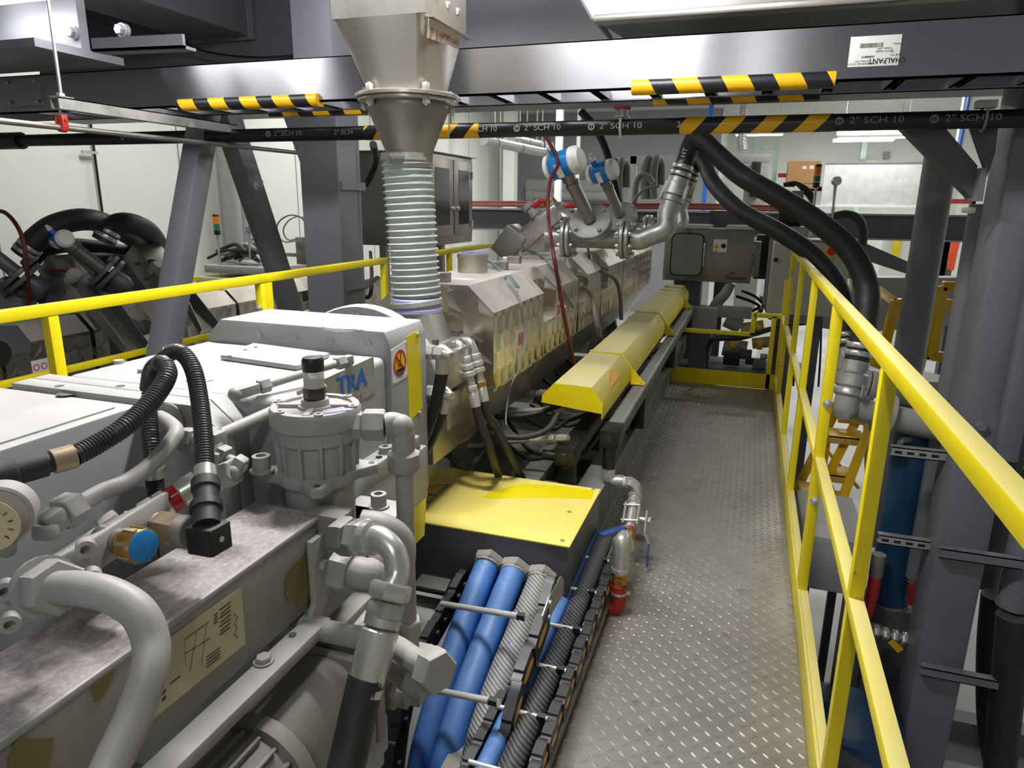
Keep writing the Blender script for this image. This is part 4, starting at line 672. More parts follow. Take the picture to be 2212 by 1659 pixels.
for q in P4: obj('rivet', M().lathe(q.lerp(cen, .1) + V((.0012, 0, 0)), (1, 0, 0), [(.003, 0), (.002, .0015)], 8), G['zinc'], s)
P4 = [at(px, py, x=X) for px, py in ((878, 727), (905, 712), (912, 880), (884, 912))]; s = obj('yellow_strip', M().prism(P4, (.0012, 0, 0)), G['yel'], t)
for px, py in ((901, 722), (906, 892)): q = at(px, py, x=X + .001); obj('screw', M().lathe(q, (1, 0, 0), [(.006, 0), (.006, .005), (.003, .006)], 10), G['zinc'], s)
# maker's plate on the right face
P4 = [at(px, py, x=GX1 + .001) for px, py in ((640, 846), (806, 770), (810, 848), (660, 930))]; s = obj('name_plate', M().prism(P4, (.0012, 0, 0)), G['galv'], t); ud = (P4[1] - P4[0]).normalized()
o = at(782, 817, x=GX1 + .003); text('lettering', 'TRA', .062, frame(o - ud * .04, (0, 1, 0), (0, 0, 1)), G['ink_b'], s, sx=1.05, bold=.0015); o = at(770, 862, x=GX1 + .003); text('lettering', 'N C E', .022, frame(o, (0, 1, 0), (0, 0, 1)), G['gdark'], s)
# inspection cover on top
z = .966; P4 = [at(px, py, z=z) for px, py in ((548, 750), (713, 772), (642, 801), (476, 777))]; s = obj('inspection_cover', M().prism(P4, (0, 0, .012)), G['cream'] if 0 else G['gear_s'], t, bev=.003)
for px, py in ((530, 756), (496, 769), (552, 750), (692, 768), (665, 775), (640, 792)): q = at(px, py, z=z + .012); obj('screw_hole', M().cyl(q, q + V((0, 0, .0008)), .005, n=10), G['steel_dark'], s)
# bevelled flange plates
zt = .965; pr = [(-1.40, .50), (-.89, .50), (-.89, .925), (-.94, zt), (-1.40, zt)]
for y0, y1 in ((.968, 1.012), (1.014, 1.052)): obj('flange_plate', M().prism([V((a, y0, b)) for a, b in pr], (0, y1 - y0, 0)), G['gear_s'], t, bev=.002)
q = at(372, 905, y=.968); obj('eye_boss', M().lathe(q, (0, -1, 0), [(.03, 0), (.03, .004), (.024, .005)], 24).lathe(q + V((-.012, -.004, .004)), (0, -1, 0), [(.014, 0), (.014, .02), (.007, .021), (.007, .012)], 16), G['fit'], t)
for px, py in ((257, 785), (310, 804)): q = at(px, py, z=zt); obj('cap_screw', M().lathe(q, (0, 0, 1), [(.011, 0), (.011, .008), (.005, .009)], 14), G['fit'], t)
for px, py in ((128, 834), (260, 834)): q = at(px, py, z=zt); obj('hole', M().cyl(q, q + V((0, 0, .0006)), .009, n=14), G['steel_dark'], t)
q = at(430, 822, z=zt); sh = [q + V((.03 * math.cos(a) * (1 if i % 2 else .8), .022 * math.sin(a) * (1 if i % 2 else .8), 0)) for i, a in enumerate([2 * PI * k / 14 for k in range(14)])]; obj('cast_emblem', M().prism(sh, (0, 0, .002)).prism([q + (p - q) * .55 + V((0, 0, .002)) for p in sh], (0, 0, .0015)), G['gear'], t)
obj('pedestal', M().box((GX0 + .03, 1.0, .05), (GX1 - .03, 1.62, .55)), G['gear_s'], t, bev=.006); obj('mounting_foot', M().box((-.90, 1.03, .64), (-.70, 1.2, .70)), G['gear_s'], t, bev=.004); obj('yellow_guard', M().prism([(-.80, 1.45, .42), (-.80, 1.62, .42), (-.80, 1.64, .55), (-.80, 1.45, .55)], (-.01, 0, 0)), G['yel_d'], t)
obj('mounting_foot', M().box((-.80, 1.13, .67), (-.645, 1.25, .70)), G['gear_s'], t, bev=.004)
for px, py, d in ((565, 1000, 1.25), (818, 1080, 1.42)):
    q = D(px, py, d); obj('socket_bolt', M().lathe(q - V((0, 0, .012)), (0, 0, 1), [(.022, -.004), (.022, 0), (.016, .001), (.016, .026), (.009, .0265), (.009, .014)], 20), G['fit'], t)
one('plastic_powder', 'heap of pale plastic powder on the gearbox end block', 'powder', M().ball(at(735, 708, z=1.028), .035, 14, (1.5, .7, .28)).ball(at(770, 709, z=1.028), .03, 12, (1.6, .6, .16)), G['powder'])['kind'] = 'stuff'
# foreground gearbox cover at the left edge
t = thing('drive_cover', 'pale grey drive housing at the left edge with a slotted top', 'machine cover', (-1.4, .5, .4)); zt2 = .955
obj('housing', M().prism([(-1.06, -.3, .45), (-1.06, .962, .45), (-1.06, .962, zt2), (-1.06, -.3, zt2)], (-.62, 0, 0)), G['gear_s'], t, bev=.004)
q0, q1 = at(277, 859, z=zt2 + .0005), at(-30, 952, z=zt2 + .0005); obj('top_plate', M().prism([V((-1.085, .93, zt2)), V((-1.085, -.2, zt2)), V((-1.5, -.2, zt2)), V((-1.5, .93, zt2))], (0, 0, .0035)), G['gear_s'], t, bev=.0012)
q = at(145, 850, z=zt2 + .0036); obj('round_hole', M().lathe(q, (0, 0, 1), [(.019, 0), (.019, .0006)], 22), G['steel_dark'], t)
obj('lower_sheet', M().prism([V((-1.10, .72, zt2 + .0036)), V((-1.10, -.2, zt2 + .0036)), V((-1.3, -.2, zt2 + .0036)), V((-1.3, .78, zt2 + .0036))], (0, 0, .003)), G['gear_s'], t, bev=.001)
# ------------------------------------------------------------------ oil filter canister
c = D(683, 905, 1.27); cx, cy = c.x, c.y
t = thing('oil_filter', 'grey cast oil filter with a black capped sight glass on its lid', 'filter', (cx, cy, .70)); o = V((cx, cy, 0)); zl = .972
obj('lid', M().lathe((cx, cy, zl - .036), (0, 0, 1), [(.078, 0), (.0815, .003), (.0815, .030), (.078, .036), (.066, .036), (.064, .031), (.032, .031), (.03, .036)], 48), G['fit'], t)
for k in range(4): a = .35 + k * PI / 2; obj('lid_rib', M().bar((cx + .025 * math.cos(a), cy + .025 * math.sin(a), zl - .002), (cx + .07 * math.cos(a), cy + .07 * math.sin(a), zl - .002), .012, .008), G['fit'], t, bev=.002)
for k in range(6): a = .15 + k * PI / 3; q = V((cx + .072 * math.cos(a), cy + .072 * math.sin(a), zl)); obj('lid_bolt', M().lathe(q, (0, 0, 1), [(.008, 0), (.008, .003), (.004, .0035), (.004, .001)], 12), G['fit'], t)
obj('seal_sticker', M().prism([V((cx + .05, cy - .045, zl + .0005)), V((cx + .078, cy - .012, zl + .0005)), V((cx + .056, cy + .002, zl + .0005)), V((cx + .036, cy - .03, zl + .0005))], (0, 0, .0008)), G['sg'], t)
obj('head', M().lathe((cx, cy, zl - .122), (0, 0, 1), [(.066, 0), (.067, .055), (.075, .062), (.076, .086)], 40), G['fit'], t)
for k in range(8): a = -2.9 + k * .5; obj('head_rib', M().bar((cx + .066 * math.cos(a), cy + .066 * math.sin(a), zl - .125), (cx + .07 * math.cos(a), cy + .07 * math.sin(a), zl - .04), .006, .014, (math.cos(a), math.sin(a), 0)), G['fit'], t, bev=.0015)
zf = zl - .14; fp = []
for k in range(40):
    a = 2 * PI * k / 40; r = .076 + .036 * max(0, math.cos(4 * (a - .55) / 1)) ** 2; fp.append(V((cx + r * math.cos(a), cy + r * math.sin(a), zf)))
obj('square_flange', M().prism(fp, (0, 0, .02)), G['fit'], t, bev=.003)
for k in range(4): a = .55 + k * PI / 2; q = V((cx + .096 * math.cos(a), cy + .096 * math.sin(a), zf + .0202)); obj('hole', M().cyl(q, q + V((0, 0, .0006)), .006, n=10), G['steel_dark'], t)
obj('bowl', M().lathe((cx, cy, .66), (0, 0, 1), [(.05, 0), (.06, .012), (.062, .06), (.064, zf - .66)], 36), G['fit'], t)
q = V((cx + .055, cy - .03, .755)); dr = V((.75, -.4, -.1)).normalized(); obj('side_port', M().cyl(q, q + dr * .04, .024, n=20).lathe(q + dr * .04, dr, [(.022, 0), (.02, .004), (.011, .0045), (.011, -.006)], 20), G['fit'], t)
b = V((cx, cy, zl - .003)); obj('collar', M().lathe(b, (0, 0, 1), [(.026, 0), (.024, .014)], 24), G['fit'], t)
g = obj('sight_glass', M().lathe(b + V((0, 0, .036)), (0, 0, 1), [(.0185, 0), (.0185, .03)], 24), G['pvc'], t); obj('foam', M().cyl(b + V((0, 0, .035)), b + V((0, 0, .05)), .0165, n=18), G['straw'], g); obj('hex_base', M().lathe(b + V((0, 0, .014)), (0, 0, 1), [(.0195, 0), (.0205, .004), (.0205, .018), (.0195, .022)], 8), G['brown'], t)
obj('black_cap', M().lathe(b + V((0, 0, .066)), (0, 0, 1), [(.0185, 0), (.0195, .002), (.0195, .02), (.017, .025), (.008, .0265)], 20), G['blk'], t)
# outlet elbow and standpipe
t = thing('oil_pipe', 'grey painted pipe with elbow falling from the oil filter', 'pipework', (-.573, 1.08, .4)); e = at(862, 908, y=1.085); h = at(784, 902, y=1.05); vx = V((-.573, 1.081, 0)); zz = e.z
obj('hex_nipple', M().hexn(V((cx + .066, cy + .012, zz - .006)), V((cx + .084, cy + .02, zz - .006)), .026), G['fit'], t); obj('union_nut', M().hexn(V((cx + .086, cy + .02, zz - .006)), V((cx + .122, cy + .034, zz - .006)), .030), G['fit'], t)
obj('elbow', M().tube([V((cx + .12, cy + .034, zz - .006)), V((vx.x - .015, vx.y, zz - .006)), V((vx.x, vx.y, zz - .022)), V((vx.x, vx.y, zz - .055))], .021, 18).ball((vx.x - .004, vx.y, zz - .012), .025, 14), G['fit'], t, bev=0)
obj('union_nut', M().lathe((vx.x, vx.y, zz - .055), (0, 0, -1), [(.021, 0), (.031, .006), (.031, .034), (.026, .04)], 8), G['fit'], t); obj('pipe', M().cyl((vx.x, vx.y, zz - .09), (vx.x, vx.y, .50), .0165, n=20), G['fit'], t); obj('lower_nut', M().hexn((vx.x, vx.y, .535), (vx.x, vx.y, .50), .027), G['fit'], t); obj('tee', M().cyl((vx.x, vx.y, .505), (vx.x, vx.y, .43), .02, n=16).cyl((vx.x, vx.y, .46), (vx.x - .06, vx.y - .03, .455), .018), G['fit'], t)
obj('block', M().box((vx.x - .05, vx.y - .02, .35), (vx.x + .03, vx.y + .06, .445)), G['fit'], t, bev=.004)
# ------------------------------------------------------------------ small oil pipes across the gearbox top
def pipe(lab, pts, r=.0095, nuts=(), mt='fit', name='oil_pipe', cat='pipe', nr=1.75, nl=.022, group=None, sub=6):
    t = thing(name, lab, cat, tuple(pts[0]), group); obj('pipe', M().tube(pts, r, 14, sub), G[mt], t)
    for p, d in nuts: d = V(d).normalized(); obj('union_nut', M().hexn(p - d * nl / 2, p + d * nl / 2, r * nr), G['fit'], t); 
    return t
a, b = at(570, 833, z=.985), at(735, 783, z=1.0); dd = (b - a).normalized(); zc = a
t = pipe('upper grey oil pipe resting over the gearbox top edge', [a, b], .0085, [(a, dd), (b, dd)]); obj('tee_fitting', M().bar(a - dd * .06, a - dd * .012, .02, .02).ball(a - dd * .06, .014), G['fit'], t, bev=.003); q = at(752, 785, z=.985); obj('angle_fitting', M().bar(b + dd * .01, b + dd * .03, .018, .02).cyl(b + dd * .022, V((b.x + dd.x * .022, b.y + dd.y * .022, .968)), .009, n=12), G['fit'], t, bev=.002)
a = at(548, 858, z=.955); b = at(586, 868, z=.95); c2 = at(610, 885, z=.93); t = pipe('short grey oil pipe entering the filter lid from the left', [a, b, c2, V((cx - .07, cy - .0, .92))], .009, [(a, b - a)]); obj('elbow_fitting', M().bar(a + (a - b).normalized() * .012, a + (a - b).normalized() * .035, .022, .022).cyl(a + (a - b).normalized() * .026, a + (a - b).normalized() * .026 + V((-.0, .015, -.03)), .011), G['fit'], t, bev=.003)
a, b = D(462, 946, 1.2), D(600, 884, 1.33); pipe('long grey oil pipe slanting past the flange plates', [a, b, D(700, 838, 1.42)], .0115, [(a, b - a)])
# tee cluster in front of the flange plates
t = thing('fitting_cluster', 'cluster of grey hose fittings on the valve line beside the flange plates', 'fittings', tuple(D(470, 1000, 1.13)))
def fit(pts, r, hexes=()):
    for k in range(len(pts) - 1): obj('fitting', M().cyl(pts[k], pts[k + 1], r, n=14).ball(pts[k + 1], r * 1.08, 12), G['fit'], t)
    for p, q, rr_ in hexes: obj('union_nut', M().hexn(p, q, rr_), G['fit'], t)
A0, A1, A2 = D(345, 947, 1.2), D(392, 949, 1.18), D(442, 950, 1.15); fit([A0, A1, A2], .012, [(D(392, 949, 1.18), D(424, 950, 1.16), .021), (D(355, 950, 1.19), D(375, 950, 1.185), .018)])
fit([D(462, 952, 1.14), D(470, 985, 1.13), D(472, 1040, 1.12)], .014); obj('tee_body', M().cbox(D(470, 994, 1.13), (.034, .034, .036)), G['fit'], t, bev=.005); obj('tee_body', M().cbox(D(464, 950, 1.14), (.03, .03, .03)), G['fit'], t, bev=.005)
fit([D(478, 985, 1.13), D(512, 1003, 1.12), D(520, 1008, 1.12)], .010, [(D(474, 982, 1.13), D(492, 990, 1.125), .019), (D(505, 1000, 1.12), D(526, 1012, 1.12), .018)]); fit([D(472, 1030, 1.12), D(505, 1020, 1.11)], .012, [(D(484, 1026, 1.115), D(508, 1018, 1.11), .023)])
# bent grey pipe from behind the conduit to the elbow block
P = [D(335, 902, 1.25), D(352, 905, 1.2), D(380, 930, 1.13), D(365, 960, 1.1), D(330, 1000, 1.07), D(275, 1040, 1.03), D(220, 1063, .99), D(172, 1090, .95)]
t = pipe('bent grey pipe looping from the flange plates down to the valve block', P, .0125, [(D(148, 1103, .93), P[-1] - P[-2])], nr=1.9, nl=.03); obj('elbow_block', M().bar(D(95, 1138, .9), D(138, 1108, .92), .03, .03).cyl(D(100, 1130, .9), D(100, 1165, .9), .016, n=14), G['fit'], t, bev=.005)
# ------------------------------------------------------------------ hydraulic valve block with gauge, elbow pipe and pressure switches
t = thing('valve_block', 'grey painted hydraulic valve block with cap screws at the left edge', 'valve block', tuple(D(90, 1240, .85)))
bq = [D(192, 1168, .86), D(195, 1248, .86), D(-60, 1385, .80), D(-60, 1300, .80)]; back = D(120, 1130, .98) - D(192, 1168, .86); back = V((-.03, .16, .0)); obj('block', M().prism(bq, back), G['fit'], t, bev=.004)
for px, py in ((185, 1182), (12, 1272), (198, 1245), (22, 1343)): q = D(px, py, .85 if px > 100 else .81); nd = V((.75, -.62, 0)); obj('socket_screw', M().lathe(q - nd * .006, nd, [(.0115, 0), (.0115, .014), (.006, .0145), (.006, .006)], 16), G['fit'], t)
e0 = D(105, 1268, .80); nd = (D(150, 1270, .76) - e0).normalized(); t = thing('elbow_pipe', 'thick grey pipe bending down from a large hex nut in the lower left', 'pipe', tuple(e0)); obj('union_nut', M().hexn(e0 - nd * .008, e0 + nd * .034, .032, .3).lathe(e0 - nd * .014, nd, [(.036, 0), (.036, .008)], 20), G['fit'], t)
obj('pipe', M().tube([e0 + nd * .03, D(185, 1272, .745), D(245, 1288, .74), D(300, 1325, .735), D(326, 1385, .73), D(322, 1450, .715), D(292, 1540, .70), D(245, 1640, .68), D(205, 1730, .66)], .0185, 22, 8), G['fit'], t)
g = D(-2, 1113, .80); nd = V((.62, -.78, .05)).normalized(); t = thing('pressure_gauge', 'round pressure gauge with cream dial and red figures at the left edge', 'gauge', tuple(g)); obj('case', M().lathe(g - nd * .03, nd, [(.028, 0), (.035, .006), (.036, .034), (.033, .036), (.03, .033)], 40), G['fit'], t); g0 = g; g = g + nd * .0332; dl = obj('dial', M().lathe(g, nd, [(.030, 0), (.030, .001)], 36), G['cream'], t)
ux = nd.cross(V((0, 0, 1))) * -1; ux = ux.normalized(); uz = nd.cross(ux) * (1 if nd.cross(ux).z > 0 else -1)
for k in range(11): a = -.75 + k * (PI + 1.5) / 10; q = g + nd * .0022 + (ux * math.cos(a) + uz * math.sin(a)) * .024; obj('scale_mark', M().bar(q, q + (g + nd * .0022 - q).normalized() * .005, .0012, .0006, tuple(nd)), G['ink_r'] if k % 2 else G['ink'], dl)
a = .9; obj('needle', M().bar(g + nd * .003, g + nd * .003 + (ux * math.cos(a) + uz * math.sin(a)) * .02, .0016, .0006, tuple(nd)), G['ink'], dl); obj('stem', M().cyl(g0 - V((0, 0, .034)) - nd * .012, D(15, 1190, .80), .01, n=12), G['fit'], t)
# line of fittings with brass knob and pressure switch
t = thing('throttle_valve', 'brass throttle valve knob with a bright blue end cap', 'valve', tuple(D(250, 1165, .93))); a, b, c3 = D(232, 1160, .92), D(268, 1172, .90), D(334, 1184, .875); dv = (c3 - b).normalized()
obj('body', M().cyl(a - dv * .01, b, .0165, n=20), G['ss_d'], t); obj('knob', M().lathe(b, dv, [(.016, 0), (.0165, .006), (.022, .012), (.0225, .02), (.0225, .034), (.021, .037)], 28), G['brass'], t)
for k in range(14): aa = 2 * PI * k / 14; u1 = dv.cross(V((0, 0, 1))).normalized(); w1 = dv.cross(u1); q = b + (u1 * math.cos(aa) + w1 * math.sin(aa)) * .0222; obj('grip_ridge', M().bar(q + dv * .013, q + dv * .035, .004, .003, tuple(u1 * math.cos(aa) + w1 * math.sin(aa))), G['gdark'] if k % 2 else G['brass'], t)
obj('blue_cap', M().lathe(b + dv * .036, dv, [(.0205, 0), (.0205, .003), (.018, .0045)], 28), G['blue_p'], t)
t = thing('pressure_switch', 'black square plug pressure switch hanging over the cooler', 'sensor', tuple(D(450, 1150, .95))); p0, p1, p2, p3 = D(285, 1130, 1.0), D(345, 1138, .985), D(388, 1147, .965), D(422, 1152, .955); dv = (p3 - p0).normalized()
obj('fitting', M().lathe(p0, (p1 - p0), [(.016, 0), (.02, .005), (.02, (p1 - p0).length * .9), (.016, (p1 - p0).length)], 16), G['fit'], t); obj('hex_nut', M().hexn(p1, p2 + dv * .004, .0235, .3), G['nickel'], t); obj('threaded_ring', M().lathe(p2, dv, [(.021, 0), (.023, .003), (.023, .02), (.021, .022)], 24), G['gdark'], t)
pc = D(450, 1160, .945); R3 = Matrix((dv, V((0, 0, 1)).cross(dv).normalized(), V((0, 0, 1)))).transposed(); obj('plug_housing', M().cbox(pc, (.042, .038, .040), R3), G['blk'], t, bev=.003); fd = R3 @ V((0, -1, 0)); fx = dv
fc = pc + dv * .0212; s = obj('plug_face', M().cbox(pc + dv * .022, (.003, .036, .038), R3), G['blk'], t, bev=.001); q = pc + dv * .0237; obj('face_screw', M().lathe(q, dv, [(.0042, 0), (.004, .001), (.002, .0012)], 12), G['zinc'], s)
top = pc + V((0, 0, .02)); c4 = D(443, 1012, 1.0); up_ = (c4 - top).normalized(); LL = (c4 - top).length
obj('gland', M().lathe(top, up_, [(.018, -.004), (.018, LL * .22), (.0215, LL * .23), (.0215, LL * .34), (.0165, LL * .36), (.0165, LL * .58), (.0195, LL * .6), (.0195, LL * .76), (.014, LL * .78)], 20), G['rub'], t); obj('brass_sleeve', M().lathe(top + up_ * LL * .74, up_, [(.0155, 0), (.0155, LL * .26)], 20), G['zinc'], t)
t = thing('conduit', 'ribbed black conduit arching from the pressure switch over the gearbox', 'conduit', tuple(c4), 'ribbed black conduits'); r_ = .0135
obj('ribbed_tube', M().tube([c4 - up_ * .004, D(440, 950, 1.03), D(432, 870, 1.07), D(418, 800, 1.1), D(395, 765, 1.12), D(370, 762, 1.13), D(345, 785, 1.14), D(328, 830, 1.15), D(322, 880, 1.15), D(325, 950, 1.13), D(332, 1010, 1.12), D(338, 1075, 1.1)], r_, 12, 8, rib=(.0048, .0016)), G['conduit'], t, smooth=50); s = D(334, 1020, 1.11); obj('clip', M().cyl(s - V((0, 0, .008)), s + V((0, 0, .008)), .017).cbox(s + V((-.016, -.012, -.012)), (.018, .004, .018)), G['zinc'], t)
t = thing('conduit', 'ribbed black conduit sweeping from the loop to the left plug', 'conduit', tuple(D(150, 980, .95)), 'ribbed black conduits'); a = D(160, 985, .93)
obj('ribbed_tube', M().tube([a, D(205, 962, .955), D(265, 925, .985), D(315, 880, 1.02), D(350, 835, 1.05), D(362, 805, 1.07), D(350, 786, 1.09), D(330, 800, 1.11), D(322, 840, 1.125)], .0145, 12, 8, rib=(.0048, .0016)), G['conduit'], t, smooth=50)
b = D(112, 998, .91); dv = (b - a).normalized(); obj('brass_sleeve', M().cyl(a, b, .0165, n=20), G['nickel'], t); obj('plug', M().lathe(b, dv, [(.013, 0), (.013, .006), (.017, .008), (.017, .04), (.021, .044), (.021, .075), (.023, .08), (.023, .13)], 22), G['rub'], t)
# sight glass line between the tees
t = thing('sight_fitting', 'steel sight fitting with a red glass window beside the plug switch', 'fittings', tuple(D(370, 1085, 1.03))); a, b = D(310, 1118, 1.02), D(430, 1045, 1.06); dv = (b - a).normalized(); L = (b - a).length
obj('hex_nut', M().hexn(a, a + dv * L * .26, .0225), G['fit'], t); obj('sleeve', M().lathe(a + dv * L * .26, dv, [(.02, 0), (.022, .003), (.022, L * .18), (.019, L * .2)], 22), G['zinc'], t); obj('red_glass', M().cyl(a + dv * L * .44, a + dv * L * .66, .0195, n=22), G['redglass'], t); obj('sleeve', M().lathe(a + dv * L * .64, dv, [(.019, 0), (.022, .003), (.022, L * .36)], 22), G['zinc'], t); obj('fitting', M().cyl(a - dv * .05, a, .016).ball(a - dv * .05, .019), G['fit'], t)
t = thing('fitting_line', 'row of grey hex fittings leading from valve block to the switch', 'fittings', tuple(D(250, 1120, .98))); 
for k, (p, q, rr_) in enumerate(((D(190, 1185, .93), D(225, 1160, .95), .018), (D(222, 1150, .97), D(262, 1124, .985), .02), (D(262, 1128, .99), D(290, 1132, 1.0), .017))): obj('hex_fitting', M().hexn(p, q, rr_), G['fit'], t)
# ------------------------------------------------------------------ plate oil cooler
CX0, CX1, CZ, CY1 = -.815, -.667, .80, .958
t = thing('oil_cooler', 'grey plate oil cooler with ribbed dusty top, peeling label and chart', 'cooler', (-.74, .55, .6)); m = M().box((CX0, -.2, .648), (CX1, CY1, CZ - .004)); obj('body', m, G['gdark'], t, bev=.004)
k = NT('ribbed_cooler_top'); w = k.n('ShaderNodeTexWave', wave_type='BANDS', bands_direction='X'); k.l(k.co, w.inputs[0]); w.inputs['Scale'].default_value = 95; k.bump(w.outputs['Fac'], .6, .002); k.set(k.b.inputs['Base Color'], k.mix(k.ramp(k.noise(110, 6), .35, .7), lin('a39d9b'), lin('cdc7c6'))); k.b.inputs['Roughness'].default_value = .6
obj('ribbed_top', M().box((CX0 + .004, -.2, CZ - .004), (CX1 - .006, CY1 - .004, CZ)), k.m, t); obj('edge_roll', M().box((CX1 - .008, -.2, CZ - .008), (CX1 + .002, CY1, CZ + .003)), G['fit'], t, bev=.003)
XF = CX1 + .0012
def face(name, pts, mt, par, off=.0, th=.0006): return obj(name, M().prism([at(px, py, x=XF + off) for px, py in pts], (th, 0, 0)), G[mt], par)
face('peeled_patch', ((670, 1172), (664, 1195), (636, 1215), (618, 1240), (617, 1285), (622, 1300), (640, 1300), (652, 1312), (664, 1290), (674, 1262), (672, 1230)), 'peel', t); face('peeled_patch', ((248, 1440), (240, 1470), (222, 1500), (205, 1518), (197, 1490), (202, 1468), (225, 1448)), 'peel', t); face('peeled_patch', ((115, 1594), (105, 1640), (100, 1700), (20, 1700), (18, 1640), (40, 1585), (60, 1597)), 'peel', t)
ch = face('chart_plate', ((521, 1268), (530, 1390), (322, 1560), (312, 1535), (350, 1400), (362, 1380)), 'cream', t, .0004)
def ln(p, q, th=.0014, mt='ink', nm='chart_line'): a, b = at(*p, x=XF + .0012), at(*q, x=XF + .0012); obj(nm, M().bar(a, b, .0004, th, (1, 0, 0)) if 0 else M().prism([a + V((0, 0, th / 2)), a - V((0, 0, th / 2)), b - V((0, 0, th / 2)), b + V((0, 0, th / 2))], (.0003, 0, 0)), G[mt], ch)
for i in range(6): ln((392 + i * 11, 1384 - i * 8), (392 + i * 11, 1455 - i * 8), .0008) if 0 else None
for p, q in (((398, 1382), (452, 1342)), ((400, 1412), (454, 1378)), ((410, 1450), (425, 1365)), ((435, 1440), (446, 1350)), ((398, 1382), (402, 1440))): ln(p, q, .001)
for i in range(7): ln((474 + (i % 2) * 3, 1318 + i * 9), (498, 1300 + i * 9), .0016)
for i in range(4): ln((462, 1330 + i * 6), (470, 1324 + i * 6), .0014); ln((446, 1420 + i * 7), (476, 1398 + i * 7), .0014)
for i in range(5): ln((505 + (i % 2) * 6, 1325 + i * 11), (514 - (i % 2) * 5, 1334 + i * 11), .0016)
ln((366, 1478), (390, 1460), .0016); ln((350, 1500), (358, 1490), .004); ln((350, 1514), (358, 1504), .004)
b = obj('end_block', M().box((CX1 - .03, CY1 - .02, .70), (CX1 + .045, CY1 + .03, CZ + .006)), G['gdark'], t, bev=.006)
obj('carrier_bar', M().box((CX1 + .001, -.2, .618), (CX1 + .044, CY1 - .06, .640)), G['fit'], t, bev=.003)
q0 = [V((CX1 + .002, CY1 - .06, .775)), V((CX1 + .002, CY1 - .015, .775)), V((CX1 + .002, CY1 - .015, .66)), V((CX1 + .002, CY1 - .05, .618)), V((CX1 + .002, CY1 - .09, .618)), V((CX1 + .002, CY1 - .06, .66))]; br = obj('bent_bracket', M().prism(q0, (.012, 0, 0)), G['fit'], t, bev=.003)
q = at(695, 1222, x=CX1 + .014); obj('bolt', M().hexn(q, q + V((.010, 0, 0)), .0115), G['fit'], br); q = at(570, 1428, z=.641); obj('bolt', M().hexn(q, q + V((0, 0, .009)), .0125).cyl(q, q + V((0, 0, .002)), .016, n=18), G['fit'], t); q = at(632, 1371, z=.641); obj('hole', M().cyl(q, q + V((0, 0, .0006)), .0065, n=12), G['steel_dark'], t)
# silver elbow with black pressure hose
a = D(742, 1158, 1.09); b = D(775, 1160, 1.07); t = thing('pressure_hose', 'black pressure hose with a plated elbow on the cooler end block', 'hose', tuple(D(790, 1500, 1.0))); dv = (b - a).normalized()
obj('hex_nut', M().hexn(a - dv * .01, a + dv * .02, .031, .2), G['gdark'], t); obj('union_nut', M().hexn(a + dv * .022, a + dv * .055, .0285).lathe(a + dv * .05, dv, [(.024, 0), (.027, .003), (.027, .018), (.024, .02)], 22), G['zinc'], t)
el = [a + dv * .06, D(822, 1164, 1.045), D(850, 1192, 1.035), D(858, 1235, 1.03), D(846, 1268, 1.02)]; obj('elbow', M().tube(el, .019, 22, 8), G['zinc'], t); e = el[-1]; f = D(815, 1385, 1.0); dn = (f - e).normalized(); LL = (f - e).length
obj('hex_nut', M().hexn(e - dn * .006, e + dn * .018, .0315, .3), G['brass'] if 0 else G['zinc'], t); obj('hex_nut', M().hexn(e + dn * .022, e + dn * .046, .029, .1).lathe(e + dn * .044, dn, [(.027, 0), (.026, .012), (.02, .016)], 20), G['galv'], t); obj('crimp_sleeve', M().lathe(e + dn * .06, dn, [(.0245, 0), (.0275, .003), (.0275, .05), (.026, .054), (.026, .09)], 24), G['zinc'], t)
obj('hose', M().tube([e + dn * .14, D(790, 1470, .985), D(765, 1580, .97), D(745, 1670, .955), D(725, 1760, .94)], .0265, 22), G['rub'], t)
# second elbow and pipes below
t = thing('return_pipe', 'grey cast elbow and pipe below the plated hose elbow', 'pipework', tuple(D(800, 1230, 1.15))); a, b, c5 = D(742, 1225, 1.14), D(790, 1240, 1.13), D(830, 1205, 1.16); obj('hex_flange', M().hexn(a - V((.012, 0, 0)), a + (b - a).normalized() * .02, .042, .3), G['fit'], t); obj('elbow', M().tube([a, b, D(822, 1232, 1.15), c5, D(840, 1180, 1.2)], .026, 20), G['fit'], t); obj('nut', M().hexn(D(828, 1208, 1.17), D(838, 1188, 1.19), .034), G['fit'], t)
obj('rear_pipe', M().tube([D(780, 1130, 1.2), D(830, 1140, 1.2), D(868, 1175, 1.22), D(862, 1260, 1.22)], .024, 18), G['fit'], t)
t = pipe('grey pipe running from under the cooler to a nut above the energy chain', [D(640, 1345, 1.2), D(700, 1362, 1.18), D(780, 1378, 1.14), D(850, 1396, 1.1), D(895, 1425, 1.06), D(935, 1446, 1.03)], .0185, [(D(938, 1448, 1.025), D(940, 1450, 1.02) - D(895, 1425, 1.06))], nr=1.8, nl=.03); obj('end_elbow', M().tube([D(935, 1450, 1.03), D(905, 1475, 1.07), D(870, 1455, 1.12), D(840, 1420, 1.15)], .022, 16), G['fit'], t)
